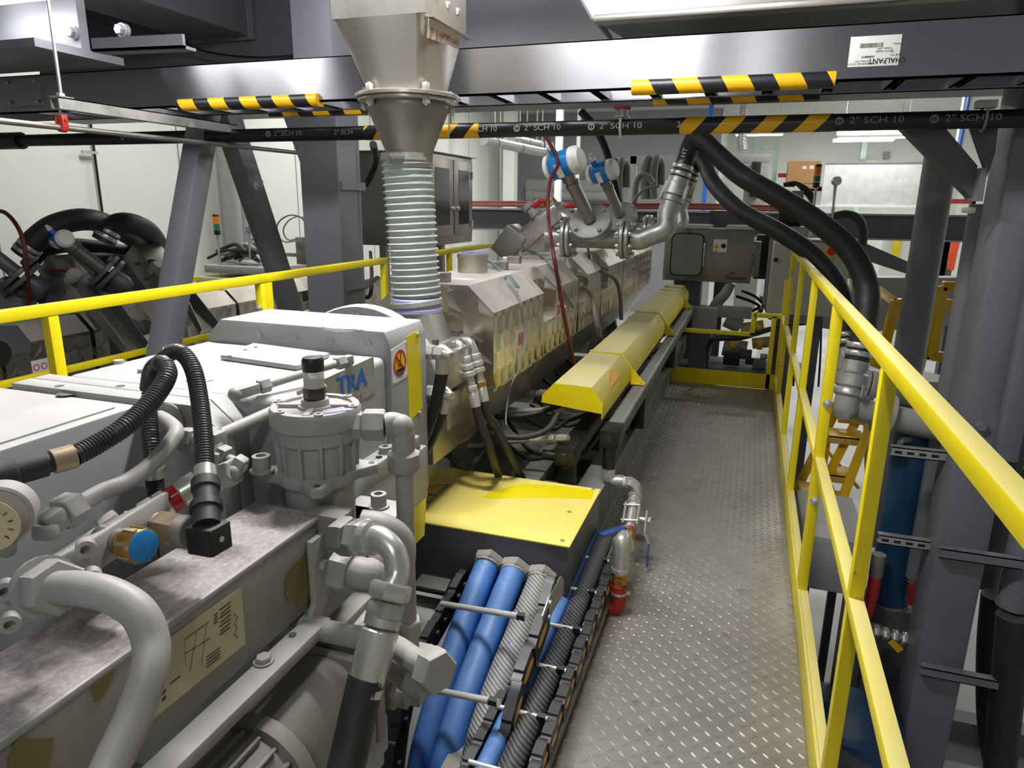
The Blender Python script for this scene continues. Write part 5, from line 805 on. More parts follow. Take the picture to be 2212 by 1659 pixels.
# ------------------------------------------------------------------ pump motor below the cooler
mo = V((-.66, .87, .47)); ax = V((.03, -1, -.03)).normalized(); t = thing('pump_motor', 'grey finned electric pump motor below the oil cooler', 'motor', tuple(mo))
p = lambda y: V((-.648, y, .468))
obj('bell_housing', M().lathe(p(.90), (0, -1, 0), [(.088, 0), (.088, .02), (.082, .03), (.078, .16)], 40), G['gdark'], t); obj('adapter_flange', M().box((-.74, .90, .375), (-.556, .925, .56)), G['gdark'], t, bev=.022); obj('adapter_flange', M().box((-.745, .928, .37), (-.551, .95, .565)), G['gdark'], t, bev=.024)
obj('pump_body', M().box((-.725, .952, .38), (-.575, 1.12, .545)), G['gdark'], t, bev=.03, seg=4); obj('pump_rib', M().box((-.70, .955, .54), (-.655, 1.11, .566)), G['gdark'], t, bev=.006); obj('motor_body', M().lathe(p(.74), (0, -1, 0), [(.08, 0), (.098, .004), (.098, .03), (.086, .034), (.086, .5)], 40), G['gdark'], t)
for k in range(12): a = -.5 + k * .3; obj('cooling_fin', M().bar(p(.70) + V((.084 * math.cos(a), 0, .084 * math.sin(a))), p(.25) + V((.084 * math.cos(a), 0, .084 * math.sin(a))), .006, .03, (math.cos(a), 0, math.sin(a))), G['gdark'], t, bev=.002)
obj('mounting_lug', M().cbox(p(.72) + V((.085, -.02, .02)), (.05, .05, .03)), G['gdark'], t, bev=.006)
for zz in (.50, .42): obj('cap_bolt', M().cyl((-.575, 1.0, zz), (-.535, 1.0, zz), .017, n=18).cyl((-.58, 1.0, zz), (-.56, 1.0, zz), .024, n=18), G['gdark'], t)
obj('terminal_lug', M().cbox(p(.66) + V((.09, 0, .045)), (.05, .06, .03)), G['fit'], t, bev=.004); obj('base', M().box((-.76, .3, .26), (at(838, 1600, z=.3).x, 1.0, .30)), G['gear_s'], t, bev=.004); obj('base_post', M().box((-.74, .9, FZ), (-.60, 1.0, .26)).box((-.72, .95, .3), (-.58, 1.0, .38)), G['gear_s'], t, bev=.004)
t = thing('machine_base', 'grey steel frame carrying the gearbox and pump', 'machine frame', (-1.1, .8, 0)); obj('top_plate', M().box((-1.7, -.3, .0), (-.88, 1.15, .02)).box((-1.7, 1.15, .0), (-.85, 1.88, .05)), G['gear_s'], t); 
for x, y in ((-1.6, .2), (-.95, .2), (-1.6, 1.4), (-.95, 1.4)): obj('leg', M().box((x - .05, y - .05, FZ), (x + .05, y + .05, 0)), G['steel_dark'], t)
q = at(640, 1340, z=.45); one('small_bracket', 'small grey plate with a screw beside the pump', 'bracket', M().prism([D(690, 1350, 1.3), D(775, 1300, 1.38), D(800, 1330, 1.36), D(720, 1385, 1.28)], (0, 0, -.012)), G['gear_s'])
# ------------------------------------------------------------------ yellow lidded terminal box
bz = .32; c1, c2, c3, c4 = at(1232, 1180, z=bz), at(1290, 1055, z=bz), at(905, 1005, z=bz), at(835, 1128, z=bz)
bx0, bx1, by0, by1 = -1.19, -.446, 1.885, 2.345
t = thing('terminal_box', 'dark grey terminal box with scratched yellow lid and lightning triangle', 'terminal box', (-.8, 2.1, .12))
obj('body', M().box((bx0, by0, .105), (bx1, by1, bz - .004)), G['steel_dark'], t, bev=.003); obj('lid', M().box((bx0 - .004, by0 - .006, bz - .004), (bx1 + .005, by1 + .005, bz)), G['yel_box'], t)
tri = [at(860, 1052, z=bz + .0012), at(973, 1045, z=bz + .0012), at(925, 1089, z=bz + .0012)]; s = obj('warning_triangle', M().prism(tri, (0, 0, .0006)), G['grey_t'], t)
cen = sum(tri, V((0, 0, 0))) / 3; obj('orange_field', M().prism([cen.lerp(q, .8) + V((0, 0, .0008)) for q in tri], (0, 0, .0004)), G['sgno'], s)
fl = [at(888, 1054, z=bz + .003), at(912, 1053, z=bz + .003), at(920, 1066, z=bz + .003), at(945, 1068, z=bz + .003), at(912, 1072, z=bz + .003), at(905, 1062, z=bz + .003)]
obj('lightning_bolt', M().prism([fl[0], fl[1], fl[2], fl[3], fl[4], fl[5]], (0, 0, .0004)), G['ink'], s)
# patch of fresh paint on the lid
pt = [at(px, py, z=bz + .0004) for px, py in ((1041, 1073), (1060, 1063), (1100, 1052), (1125, 1046), (1180, 1048), (1240, 1054), (1284, 1060), (1278, 1078), (1230, 1076), (1160, 1074), (1100, 1076), (1060, 1077))]; obj('paint_patch', M().prism(pt, (0, 0, .0005)), G['yel'], t)
for px, py in ((1215, 1168), (1282, 1057), (1230, 1106), (958, 1015)):
    q = at(px, py, z=bz); obj('screw', M().lathe(q, (0, 0, 1), [(.008, 0), (.007, .003)], 10), G['zinc'], t)
HX = (-.70, -.612, -.525); HPX = (((1058, 1205), (1014, 1320), (968, 1450), (934, 1560), (912, 1659), (905, 1790)), ((1115, 1222), (1070, 1335), (1024, 1455), (988, 1560), (962, 1659), (950, 1790)), ((1172, 1238), (1130, 1345), (1084, 1460), (1048, 1565), (1025, 1659), (1010, 1790)))
for i in range(3):
    g = V((HX[i], by0, (.232, .222, .212)[i])); d = V((0, -.85, -.42)).normalized()
    obj('cable_gland', M().hexn(g + V((0, .0, 0)), g + V((0, -.03, -.012)), .05, .26).cyl(g + V((0, -.028, -.011)), g + V((0, -.036, -.014)), .043, n=20), G['gdark'], t)
    P = [g] + [at(px, py, x=HX[i]) for px, py in HPX[i][1:]]
    if i < 2: one('blue_hose', ('left blue rubber hose running from the terminal box into the energy chain', 'middle blue rubber hose running from the terminal box into the energy chain')[i], 'hose', M().tube(P, .04, 24, 8), G['blue'], 'thick blue hoses')
    else: one('braided_sleeve_hose', 'grey braided cable sleeve with blue flecks beside the blue hoses', 'hose', M().tube(P, .037, 24, 8), G['braid'])
# ------------------------------------------------------------------ energy chains: each side is a row of links
def link(par, a, b, xo, w, h, side, orange=True, mt='blk', hole=True):
    """one side link from a to b (in the y,z plane at x = xo); the coloured slot sits on the outer side"""
    d = (b - a).normalized(); u = V((0, -d.z, d.y)); u = u if u.z > 0 else -u; L = (b - a).length; c = a.lerp(b, .5)
    pl = [(-.6, -.44), (-.54, -.5), (.54, -.5), (.6, -.44), (.6, .38), (.54, .42), (.34, .42), (.3, .5), (-.3, .5), (-.34, .42), (-.54, .42), (-.6, .38)]
    l = obj('chain_link', M().prism([c + d * x * L + u * y * h + V((xo - w / 2 - c.x, 0, 0)) for x, y in pl], (w, 0, 0)), G[mt], par)
    if orange:
        q = [c + d * (L * .36 * math.cos(k) * (1 if abs(math.cos(k)) < .99 else 1)) + u * (h * .15 * math.sin(k)) for k in [2 * PI * j / 14 for j in range(14)]]
        s = M().prism([V((xo + side * (w / 2), v.y, v.z)) for v in q], (side * .0015, 0, 0)); obj('marker_slot', s, G['orange'], l)
    return l
def chain(lab, ptsR, ptsL, xr, xl, h, bars, grp='energy chains', rot=True):
    t = thing('energy_chain', lab, 'energy chain', ((xr + xl) / 2, ptsR[-1].y, ptsR[-1].z), grp)
    for i in range(len(ptsR) - 1): link(t, ptsR[i], ptsR[i + 1], xr + (.004 if i % 2 else 0), .026, h, 1)
    for i in range(len(ptsL) - 1):
        l = link(t, ptsL[i], ptsL[i + 1], xl, .024, h, -1, False); c = ptsL[i].lerp(ptsL[i + 1], .5)
        for k in (.25, .75): q = ptsL[i].lerp(ptsL[i + 1], k); obj('pin', M().cyl((xl + .011, q.y, q.z), (xl + .02, q.y, q.z), .010, n=10), G['rub'], l)
    for (a, b, r) in bars: obj('crossbar', M().cyl(a, b, r, n=14), G['bar'], t); obj('bar_clip', M().cbox(b + V((-.015, 0, 0)), (.022, .016, .014)), G['blk'], t)
    return t
R1 = [at(px, py, x=-.452) for px, py in ((1192, 1262), (1172, 1335), (1146, 1408), (1117, 1487), (1092, 1585), (1074, 1690), (1066, 1800))]
L1 = [at(px, py, x=-.775) for px, py in ((1002, 1250), (975, 1300), (944, 1352), (912, 1410), (880, 1490), (862, 1575), (850, 1670), (845, 1790))]
ch = chain('left energy chain carrying the two blue hoses and the braided sleeve', R1, L1, -.452, -.775, .082, [(at(955, 1304, x=-.765), at(1138, 1334, x=-.462), .0085), (at(873, 1478, x=-.765), at(1078, 1518, x=-.462), .0085)])
q = [at(px, py, x=-.440) for px, py in ((1170, 1330), (1184, 1290), (1210, 1244), (1216, 1250), (1216, 1282), (1178, 1345))]; mp = obj('mounting_plate', M().prism(q, (.003, 0, 0)), G['zinc'], ch)
for px, py in ((1186, 1302), (1184, 1332)): bolt_to(mp, at(px, py, x=-.437), (1, 0, 0), .008)
one('flat_tray', 'flat grey sheet under the chain head below the terminal box', 'sheet', M().prism([at(893, 1268, z=.12), at(925, 1225, z=.12), at(985, 1235, z=.12), at(962, 1282, z=.12)], (0, 0, .008)), G['frame'])
# right chain lying in its guide
XR2, XL2 = -.357, -.50
yy = [2.25 - .066 * i for i in range(19)]; R2 = [V((XR2, y, .122 - .0025 * i)) for i, y in enumerate(yy)]; L2 = [V((XL2, p.y, p.z)) for p in R2]
bars = [(V((XL2 + .005, y, .122 + .034 - .0025 * (2.25 - y) / .066)), V((XR2 - .006, y, .122 + .034 - .0025 * (2.25 - y) / .066)), .006) for y in (2.14, 1.94, 1.74, 1.56, 1.38, 1.2)]
chain('right energy chain with black cables lying along the walkway edge', R2, L2, XR2, XL2, .062, bars)
one('chain_guide', 'pale grey guide strip under the right energy chain', 'guide rail', M().box((-.372, .95, .03), (-.338, 2.2, .058)).box((-.52, .95, .03), (-.372, 2.2, .04)), G['frame'])
for x, r, mt, lab in ((-.462, .024, 'blue', 'blue hose lying inside the right energy chain'), (-.408, .03, 'braid_d', 'thick dark braided cable lying inside the right energy chain')):
    one('chain_cable', lab, 'cable', M().tube([(x, 2.36, .14), (x, 2.2, .145), (x, 1.8, .115), (x, 1.4, .1), (x, 1.05, .09)], r, 18), G[mt])
# ------------------------------------------------------------------ feed hopper, clear hose, spout
HY = 2.09; AXI = V((at(888, 480, y=HY).x, HY, 0)); ax_ = AXI.x
def hz(py, px=880, y=HY): return at(px, py, y=y).z
t = thing('feed_hopper', 'dull stainless square to round feed hopper with handwritten tape above the clear hose', 'hopper', (ax_, HY, hz(335)))
x0, x1 = at(716, 44, y=HY - .15).x, at(918, 24, y=HY - .15).x; zs = at(817, 34, y=HY - .15).z; zf = hz(212); hd = .15
obj('square_duct', M().box((x0, HY - hd, zs), (x1, HY + hd, zs + .6)), G['ss'], t); 
sq = []; n = 32; cxm = (x0 + x1) / 2
for k in range(n):
    a = 2 * PI * (k + .5) / n; c, s_ = math.cos(a), math.sin(a); f = 1 / max(abs(c), abs(s_)); sq.append(V((cxm + c * f * (x1 - x0) / 2, HY + s_ * f * hd, zs)))
rc_ = [V((ax_ + .118 * math.cos(2 * PI * (k + .5) / n), HY + .118 * math.sin(2 * PI * (k + .5) / n), zf + .006)) for k in range(n)]
m = M().add(sq + rc_, [(k, n + k, n + (k + 1) % n, (k + 1) % n)[::-1] for k in range(n)]); obj('transition', m, G['ss'], t, smooth=28)
for k in range(2):
    s = obj('rim_flange', M().box((x1, HY - hd + .005, zs - .012 + .03 * k), (x1 + .022, HY + hd, zs - .008 + .03 * k)), G['ss'], t) if k == 0 else None
for k in range(3): q = V((x1, HY - .07 + .075 * k, zs + .055 - .0 * k)); obj('bolt', M().lathe(q, (1, 0, 0), [(.011, 0), (.009, .006), (.004, .008)], 6), G['zinc'], t)
fl = obj('round_flange', M().lathe((ax_, HY, zf - .006), (0, 0, 1), [(.160, 0), (.163, .002), (.163, .010), (.160, .012)], 48), G['ss'], t); obj('lower_flange', M().lathe((ax_, HY, zf - .016), (0, 0, 1), [(.150, 0), (.153, .002), (.153, .008)], 48), G['ss'], t)
for a in (-2.05, -.72, .8, 2.4, -2.9): q = V((ax_ + .14 * math.cos(a), HY + .14 * math.sin(a), zf)); obj('bolt', M().hexn(q + V((0, 0, .006)), q + V((0, 0, .026)), .013).hexn(q - V((0, 0, .032)), q - V((0, 0, .016)), .013).cyl(q - V((0, 0, .036)), q + V((0, 0, .03)), .007, n=8), G['zinc'], t)
z1 = hz(238); z2 = hz(330)
obj('cone', M().lathe((ax_, HY, zf - .016), (0, 0, -1), [(.124, 0), (.127, .006), (.126, zf - .016 - z1), (.074, zf - .016 - z2), (.073, zf + .03 - z2)], 40), G['ss_d'], t)
# tape with red handwriting, stuck round the corner of the transition
a, b = at(914, 58, y=HY - hd - .004), at(1004, 92, x=x1 + .004)
ta, tb = at(920, 58, x=x1 + .003), at(1002, 98, x=x1 + .003)
q = [V((x1 + .003, HY - hd + .0, zs - .013)), V((x1 + .001, HY + .10, zs - .004)), V((x1 - .012, HY + .10, zs - .046)), V((x1 - .012, HY - hd + .02, zs - .058))]
nv = (q[1] - q[0]).cross(q[3] - q[0]).normalized(); nv = nv if nv.x > 0 else -nv
s = obj('tape_label', M().prism([p + nv * .006 for p in q], nv * .0012), G['tape'], t); u_ = (q[1] - q[0]).normalized()
text('handwriting', 'B  COMH 123', .036, frame(sum(q, V((0, 0, 0))) / 4 + nv * .0078, u_, V((0, 0, 1))), G['ink_r'], s, sx=.95)
# clear corrugated hose
zb = hz(640); zt_ = hz(335); L = zt_ - zb; N = 22; pr = [(.079, 0)]
for k in range(N):
    b0 = L * k / N; p = L / N
    for f, r in ((.08, .0745), (.3, .0755), (.42, .0815), (.55, .0835), (.68, .0815), (.8, .0755)): pr.append((r, b0 + p * f))
pr.append((.077, L))
t = thing('clear_hose', 'clear ribbed plastic hose standing between hopper and feed spout', 'hose', (ax_, HY, zb)); obj('ribbed_wall', M().lathe((ax_ + .013, HY, zb), (-.024, 0, L), pr, 40), G['pvc'], t, smooth=60)
obj('inner_liner', M().lathe((ax_ + .013, HY, zb + .004), (-.024, 0, L), [(.069, 0), (.069, L - .008)], 32), G['wallp'], t)
zc = hz(340); obj('hose_clamp', M().lathe((ax_ - .009, HY, zc - .011), (0, 0, 1), [(.0805, 0), (.082, .001), (.082, .021), (.0805, .022)], 40), G['zinc'], t); s = obj('clamp_screw', M().cbox((ax_ + .005, HY - .086, zc), (.034, .014, .02)).cyl((ax_ - .02, HY - .09, zc), (ax_ + .03, HY - .09, zc), .006, n=10), G['zinc'], t)
zl = hz(648); obj('end_cuff', M().lathe((ax_ + .014, HY, zl - .038), (0, 0, 1), [(.08, 0), (.084, .004), (.084, .014), (.08, .018), (.08, .03), (.0845, .034), (.0845, .046), (.08, .05)], 40), G['sg'], t)
obj('hose_clamp', M().lathe((ax_ + .014, HY, zl - .012), V((-.12, 0, 1)), [(.0855, -.004), (.0865, -.003), (.0865, .012), (.0855, .013)], 40), G['zinc'], t)
t = thing('feed_spout', 'stainless feed spout flaring down onto the feed throat', 'chute', (ax_, HY, .86)); zsp = hz(655)
n = 32; top = [V((ax_ + .014 + .074 * math.cos(2 * PI * (k + .5) / n), HY + .074 * math.sin(2 * PI * (k + .5) / n), zsp)) for k in range(n)]; bot = []
for k in range(n):
    a = 2 * PI * (k + .5) / n; c, s_ = math.cos(a), math.sin(a); f = 1 / max(abs(c), abs(s_)); bot.append(V((ax_ + .024 + c * f * .092, HY + s_ * f * .085, .885)))
obj('duct', M().add(top + bot, [(k, (k + 1) % n, n + (k + 1) % n, n + k)[::-1] for k in range(n)]), G['ss'], t, smooth=25); obj('base_plate', M().box((ax_ - .1, HY - .1, .872), (ax_ + .135, HY + .1, .886)), G['ss'], t, bev=.002)
for sx in (-.085, .12):
    for sy in (-.085, .085): q = V((ax_ + sx, HY + sy, .886)); obj('bolt', M().cyl(q, q + V((0, 0, .018)), .011, n=12), G['steel_dark'], t)
t = thing('feed_throat', 'stainless feed throat block with milled side covers below the spout', 'machine part', (BX, HY, .5)); obj('block', M().box((BX - .16, 1.93, .5), (BX + .17, 2.3, .872)), G['ss_d'], t, bev=.006)
obj('side_cover', M().box((BX + .17, 1.98, .74), (BX + .20, 2.18, .86)), G['ss'], t, bev=.003); obj('side_cover', M().box((BX + .17, 2.0, .60), (BX + .19, 2.25, .72)), G['ss'], t, bev=.003)
# coupling disc between gearbox and feed throat
t = thing('coupling_disc', 'big dusty grey ring flange between gearbox and feed throat', 'flange', (BX, 1.8, .5)); obj('ring', M().lathe((BX, 1.79, .77), (0, 1, 0), [(.20, 0), (.258, .003), (.262, .008), (.262, .045), (.258, .05), (.2, .053)], 56), G['gear'], t); obj('clamp_ring', M().lathe((BX, 1.70, .77), (0, 1, 0), [(.16, 0), (.225, .004), (.225, .05), (.19, .09)], 48), G['blk'], t); obj('neck', M().cyl((BX, 1.60, .77), (BX, 1.95, .77), .15, n=40), G['steel_dark'], t)
for k in range(12): a = 2 * PI * k / 12; q = V((BX + .228 * math.cos(a), 1.788, .77 + .228 * math.sin(a))); obj('bolt', M().cyl(q, q - V((0, .012, 0)), .011, n=10), G['steel_dark'], t)
# quick couplings and hoses on the feed throat
def coupling(lab, p0, p1, hose, Y, mt='zinc'):
    a, b = at(*p0, y=Y), at(*p1, y=Y); d = (b - a).normalized(); L = (b - a).length; t = thing('quick_coupling_hose', lab, 'hose', tuple(b), 'quick coupling hoses')
    obj('elbow', M().tube([a - d * .02 + V((-.05, .02, 0)), a - d * .02 + V((-.01, 0, 0)), a + d * .005, a + d * L * .12], .016, 14), G['zinc'], t)
    obj('nut', M().hexn(a + d * L * .1, a + d * L * .22, .022), G['zinc'], t); obj('coupler', M().lathe(a + d * L * .22, d, [(.018, 0), (.026, L * .03), (.026, L * .1), (.02, L * .12), (.027, L * .15), (.027, L * .22), (.017, L * .25), (.017, L * .4)], 18), G['zinc'], t)
    obj('union_nut', M().hexn(a + d * L * .62, a + d * L * .72, .021), G[mt], t); obj('crimp_sleeve', M().lathe(a + d * L * .72, d, [(.015, 0), (.018, L * .02), (.018, L * .28)], 16), G['zinc'], t)
    obj('hose', M().tube([b - d * .02, b + d * .05] + [at(px, py, y=yy_) for px, py, yy_ in hose], .0155, 14), G['rub'], t)
coupling('left steel quick coupling with a dusty grey hose', (1000, 758), (1028, 878), [(1048, 940, 2.16), (1063, 985, 2.18), (1078, 1030, 2.36)], 2.14); coupling('right steel quick coupling with corroded brass nut and black hose', (1022, 752), (1046, 866), [(1070, 920, 2.24), (1095, 970, 2.28), (1128, 1035, 2.4)], 2.2, 'brass')
a = at(978, 776, y=2.12); one('copper_nut', 'rusty copper coloured nut beside the quick couplings', 'nut', M().hexn(a, a + V((.03, 0, -.008)), .022).cyl(a - V((.09, 0, 0)), a, .012), G['copper'])
def hydhose(lab, p0, pts, Y, r=.0175):
    a = at(*p0, y=Y); t = thing('hydraulic_hose', lab, 'hose', tuple(a), 'grey hydraulic hoses on the gearbox end'); q = [at(px, py, y=yy_) for px, py, yy_ in pts]
    obj('nut', M().hexn(a, a + V((.028, 0, 0)), .022).hexn(a + V((.03, 0, 0)), a + V((.055, 0, 0)), .02), G['zinc'], t); obj('elbow', M().tube([a + V((.05, 0, 0)), a + V((.075, 0, -.003)), q[0] + V((-.004, 0, .028)), q[0]], .0125, 14), G['zinc'], t)
    d = (q[1] - q[0]).normalized(); obj('crimp_sleeve', M().cyl(q[0] - d * .012, q[1], .019, n=16), G['zinc'], t); obj('hose', M().tube(q[1:], r, 16), G['rub'], t)
hydhose('upper grey hydraulic hose curving down from the gearbox end', (918, 760), [(956, 775, 1.69), (955, 806, 1.69), (946, 850, 1.69), (930, 910, 1.69), (905, 965, 1.70), (876, 1005, 1.75), (850, 1030, 1.8)], 1.68); hydhose('lower grey hydraulic hose curving down from the gearbox end', (920, 848), [(960, 862, 1.72), (955, 890, 1.72), (940, 930, 1.72), (915, 975, 1.73), (890, 1000, 1.76), (866, 1025, 1.8)], 1.7)
# ------------------------------------------------------------------ stainless cabinet with two glazed doors
t = thing('stainless_cabinet', 'brushed stainless cabinet with two glazed doors behind the clear hose', 'cabinet', (-2.2, 4.45, 1.04)); cxr = -1.95; ya, yb_ = 4.08, at(1020, 440, x=cxr).y; z0, z1 = at(1018, 522, x=cxr).z, at(1016, 342, x=cxr).z
obj('body', M().box((-2.52, ya, z0), (cxr, yb_, z1)), G['ss_d'], t, bev=.006); obj('top_flap', M().box((-2.53, ya - .02, z1), (cxr + .02, yb_ + .03, z1 + .006)), G['ss_d'], t); ym = (ya + yb_) / 2 + .02
for i, (p, q) in enumerate(((ya + .03, ym - .01), (ym + .01, yb_ - .03))):
    d = obj('door', M().box((cxr, p, z0 + .06), (cxr + .014, q, z1 - .03)), G['ss_d'], t, bev=.003); obj('glass_pane', M().box((cxr + .012, p + .07, z0 + .13), (cxr + .0165, q - .07, z1 - .09)), G['glassy'], d); c = (cxr + .014, (q - .03) if i == 0 else (p + .03), (z0 + z1) / 2 - .05); obj('knob', M().lathe(c, (1, 0, 0), [(.012, 0), (.012, .008), (.018, .01), (.016, .02)], 12), G['zinc'], d)
    for zz in (z0 + .13, z1 - .12): obj('hinge', M().cyl((cxr + .018, q - .015 if i else p + .015, zz - .025), (cxr + .018, q - .015 if i else p + .015, zz + .025), .008, n=8), G['zinc'], d)
for x in (-2.45, -2.02): obj('leg', M().box((x - .025, 4.4, FZ), (x + .025, 4.45, z0)), G['ss_d'], t)
for pts, r, lab in (([at(735, 330, y=3.5), at(742, 480, y=3.45), at(752, 590, y=3.4), at(775, 632, y=3.4), at(798, 640, y=3.4), at(803, 600, y=3.45), at(800, 545, y=4.0)], .011, 'black cable hanging in a loop beside the left column'), ([at(768, 720, y=3.3), at(766, 660, y=3.3), at(772, 632, y=3.32), at(800, 612, y=3.5), at(815, 600, y=3.9)], .014, 'black conduit bending up behind the left column'), ([at(788, 400, y=3.9), at(800, 380, y=3.9), at(812, 345, y=3.8), at(806, 312, y=3.4)], .02, 'black cable arching to the stainless cabinet')):
    wire(lab, pts, r, 'rub', 'hanging_cable')
# ------------------------------------------------------------------ neighbouring extruder, on a lower platform to the left
AXc, AZt = -3.9, .664
struct('trim_12', M().box((-5.4, .5, -.41), (-2.75, 7.2, -.39)), G['steel_dark'])
t = thing('machine_bed', 'dark machine bed of the neighbouring extruder at the left', 'machine frame', (AXc, 4, -.39)); obj('frame', M().box((-4.4, 1.5, -.39), (-3.4, 7, -.12)), G['steel_dark'], t, bev=.01)
for y in (2.2, 3.6, 5.0, 6.3): obj('foot', M().box((AXc - .12, y, -.12), (AXc + .12, y + .1, .06)), G['steel_dark'], t)
for i, (y0, y1, lab) in enumerate(((1.6, 2.5, 'dark cover of the neighbouring extruder cut off by the left edge'), (2.52, 3.04, 'swirled cover of the neighbouring extruder behind the scratched yellow post'), (3.07, 3.16, 'narrow cover strip beside the sloping channel of the neighbouring extruder'), (3.5, 4.3, 'swirled cover between the two sloping channels of the neighbouring extruder'), (4.33, 5.06, 'swirled cover right of the second sloping channel, neighbouring extruder'), (5.08, 6.1, 'swirled cover behind the leaning brace, neighbouring extruder'), (6.12, 7.0, 'last swirled cover of the neighbouring extruder by the column'))):
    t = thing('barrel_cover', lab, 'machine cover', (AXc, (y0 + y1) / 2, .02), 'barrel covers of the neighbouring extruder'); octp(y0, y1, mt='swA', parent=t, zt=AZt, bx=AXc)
    if i in (1, 3, 6):
        px, py = ((95, 790), (308, 738), (664, 660))[(1, 3, 6).index(i)]; p = at(px, py, x=AXc + .2375); s = obj('sticker', M().box((p.x, p.y - .07, p.z - .04), (p.x + .001, p.y + .07, p.z + .04)), G['label'], t)
        for k in range(3 if i != 3 else 2):
            c = p + V((.001, -.045 + .045 * k, 0)); obj('pictogram', M().lathe(c, (1, 0, 0), [(.018, 0), (.018, .0008)], 18), G[('sgnr', 'sgnr', 'sgnr') [k] if i == 1 else ('ink_b', 'sgno')[k] if i == 3 else ('sgnr', 'sgnr', 'ink_b')[k]], s); obj('pictogram', M().lathe(c + V((.0006, 0, 0)), (1, 0, 0), [(.013, 0), (.013, .0006)], 18), G['label'] if i != 3 else G['sgno'], s)
octt = thing('barrel', 'dark barrel core of the neighbouring extruder', 'extruder barrel', (AXc, 4, .3)); obj('core', M().box((AXc - .12, 1.6, .2), (AXc + .12, 7, .5)), G['steel_dark'], octt)
t = thing('cover_guard', 'dark folded guard with a round cut-out at the left edge of the neighbouring line', 'guard', tuple(at(40, 740, x=-3.6))); q = [at(px, py, x=-3.62) for px, py in ((-60, 705), (38, 703), (66, 738), (67, 762), (-60, 768))]; obj('folded_sheet', M().prism(q, (-.02, 0, 0)), G['steel_dark'], t); q = at(-5, 765, x=-3.6); obj('round_opening', M().lathe(q, (1, 0, 0), [(.07, 0), (.07, .004)], 24), G['dark'], t)
for i, (P4, lab) in enumerate(((((188, 672), (236, 664), (312, 752), (267, 762)), 'first sloping stainless channel of the neighbouring extruder'), (((385, 640), (398, 636), (470, 712), (432, 722)), 'second sloping stainless channel, behind the yellow rail seam'))):
    t = thing('sloping_channel', lab, 'chute', tuple(at(*P4[2], x=-3.45)), 'sloping channels'); a, b, c, d = at(*P4[0], x=-3.72), at(*P4[1], x=-3.72), at(*P4[2], x=-3.42), at(*P4[3], x=-3.42); nv = (b - a).cross(d - a).normalized(); nv = nv if nv.z > 0 else -nv
    obj('floor_sheet', M().prism([a, b, c, d], -nv * .006), G['ss_d'], t); obj('side_sheet', M().prism([b, c, c + nv * .05, b + nv * .09], (0, .006, 0)), G['steel_dark'], t); obj('side_sheet', M().prism([a, d, d + nv * .05, a + nv * .09], (0, -.006, 0)), G['ss_d'], t)
def big_hose(lab, pts, r, y=None, nm='rubber_hose', n=20, clamps=(), mt='rub', grp='thick black rubber hoses'):
    P = [at(p[0], p[1], y=p[2]) for p in pts]; t = thing(nm, lab, 'hose', tuple(P[-1]), grp); obj('hose', M().tube(P, r, n, 10), G[mt], t)
    for k in clamps:
        d = (P[1] - P[0]).normalized() if k == 0 else (P[-1] - P[-2]).normalized(); o = P[0] if k == 0 else P[-1] - d * .12
        for s in (.02, .055): obj('hose_clamp', M().lathe(o + d * s, d, [(r + .003, 0), (r + .004, .002), (r + .004, .022), (r + .003, .024)], n), G['zinc'], t)
    return t, P
big_hose('outer thick black hose arching over the neighbouring extruder', [(48, 552, 3.05), (75, 520, 3.1), (120, 487, 3.2), (185, 474, 3.4), (245, 490, 3.7), (300, 520, 4.0), (335, 528, 4.2), (318, 545, 4.3), (270, 548, 4.2)], .068, clamps=(0,)); big_hose('inner thick black hose bending down over the neighbouring extruder', [(222, 522, 3.35), (240, 492, 3.4), (275, 482, 3.5), (320, 500, 3.7), (345, 540, 3.9), (345, 580, 4.0), (325, 615, 4.1)], .066, clamps=(0,)); big_hose('lower black hose lying behind the blue sensor of the neighbouring line', [(60, 575, 3.4), (90, 545, 3.45), (140, 530, 3.6), (215, 535, 3.8), (290, 548, 4.0)], .05); big_hose('lowest black hose loop of the neighbouring line', [(95, 620, 3.4), (110, 590, 3.4), (150, 570, 3.5), (220, 560, 3.7), (330, 575, 4.0)], .045)
def avent(lab, c1, ax1, c2, Y):
    t = thing('vent_pipe', lab, 'pipework', tuple(at(*c2, y=Y)), 'dark flanged vents'); a, b = at(*c1, y=Y), at(*c2, y=Y); v = V(ax1).normalized()
    for s in (-1, 1): obj('flange', flange(M(), a + v * s * .02, v, .12, .028), G['steel_dark'], t)
    for k in range(6): aa = 2 * PI * k / 6; u = v.cross(V((0, 1, 0))).normalized(); w = v.cross(u); q = a + (u * math.cos(aa) + w * math.sin(aa)) * .095; obj('bolt', M().hexn(q + v * .034, q + v * .052, .014), G['steel_dark'], t)
    obj('pipe', M().tube([a - v * .02, a - v * .12, b + V((-.05, 0, .05)), b], .055, 20), G['steel_dark'], t); obj('lower_flange', flange(M(), b, (.75, -.6, .2), .12, .05), G['steel_dark'], t); obj('neck', M().lathe(a, v, [(.04, .03), (.04, .2), (.048, .21), (.048, .27)], 18), G['steel_dark'], t); return t
avent('left dark flanged vent of the neighbouring extruder', (45, 596), (-.45, -.5, .75), (30, 640), 3.0); avent('right dark flanged vent of the neighbouring extruder', (232, 590), (-.5, -.5, .7), (218, 625), 3.3)
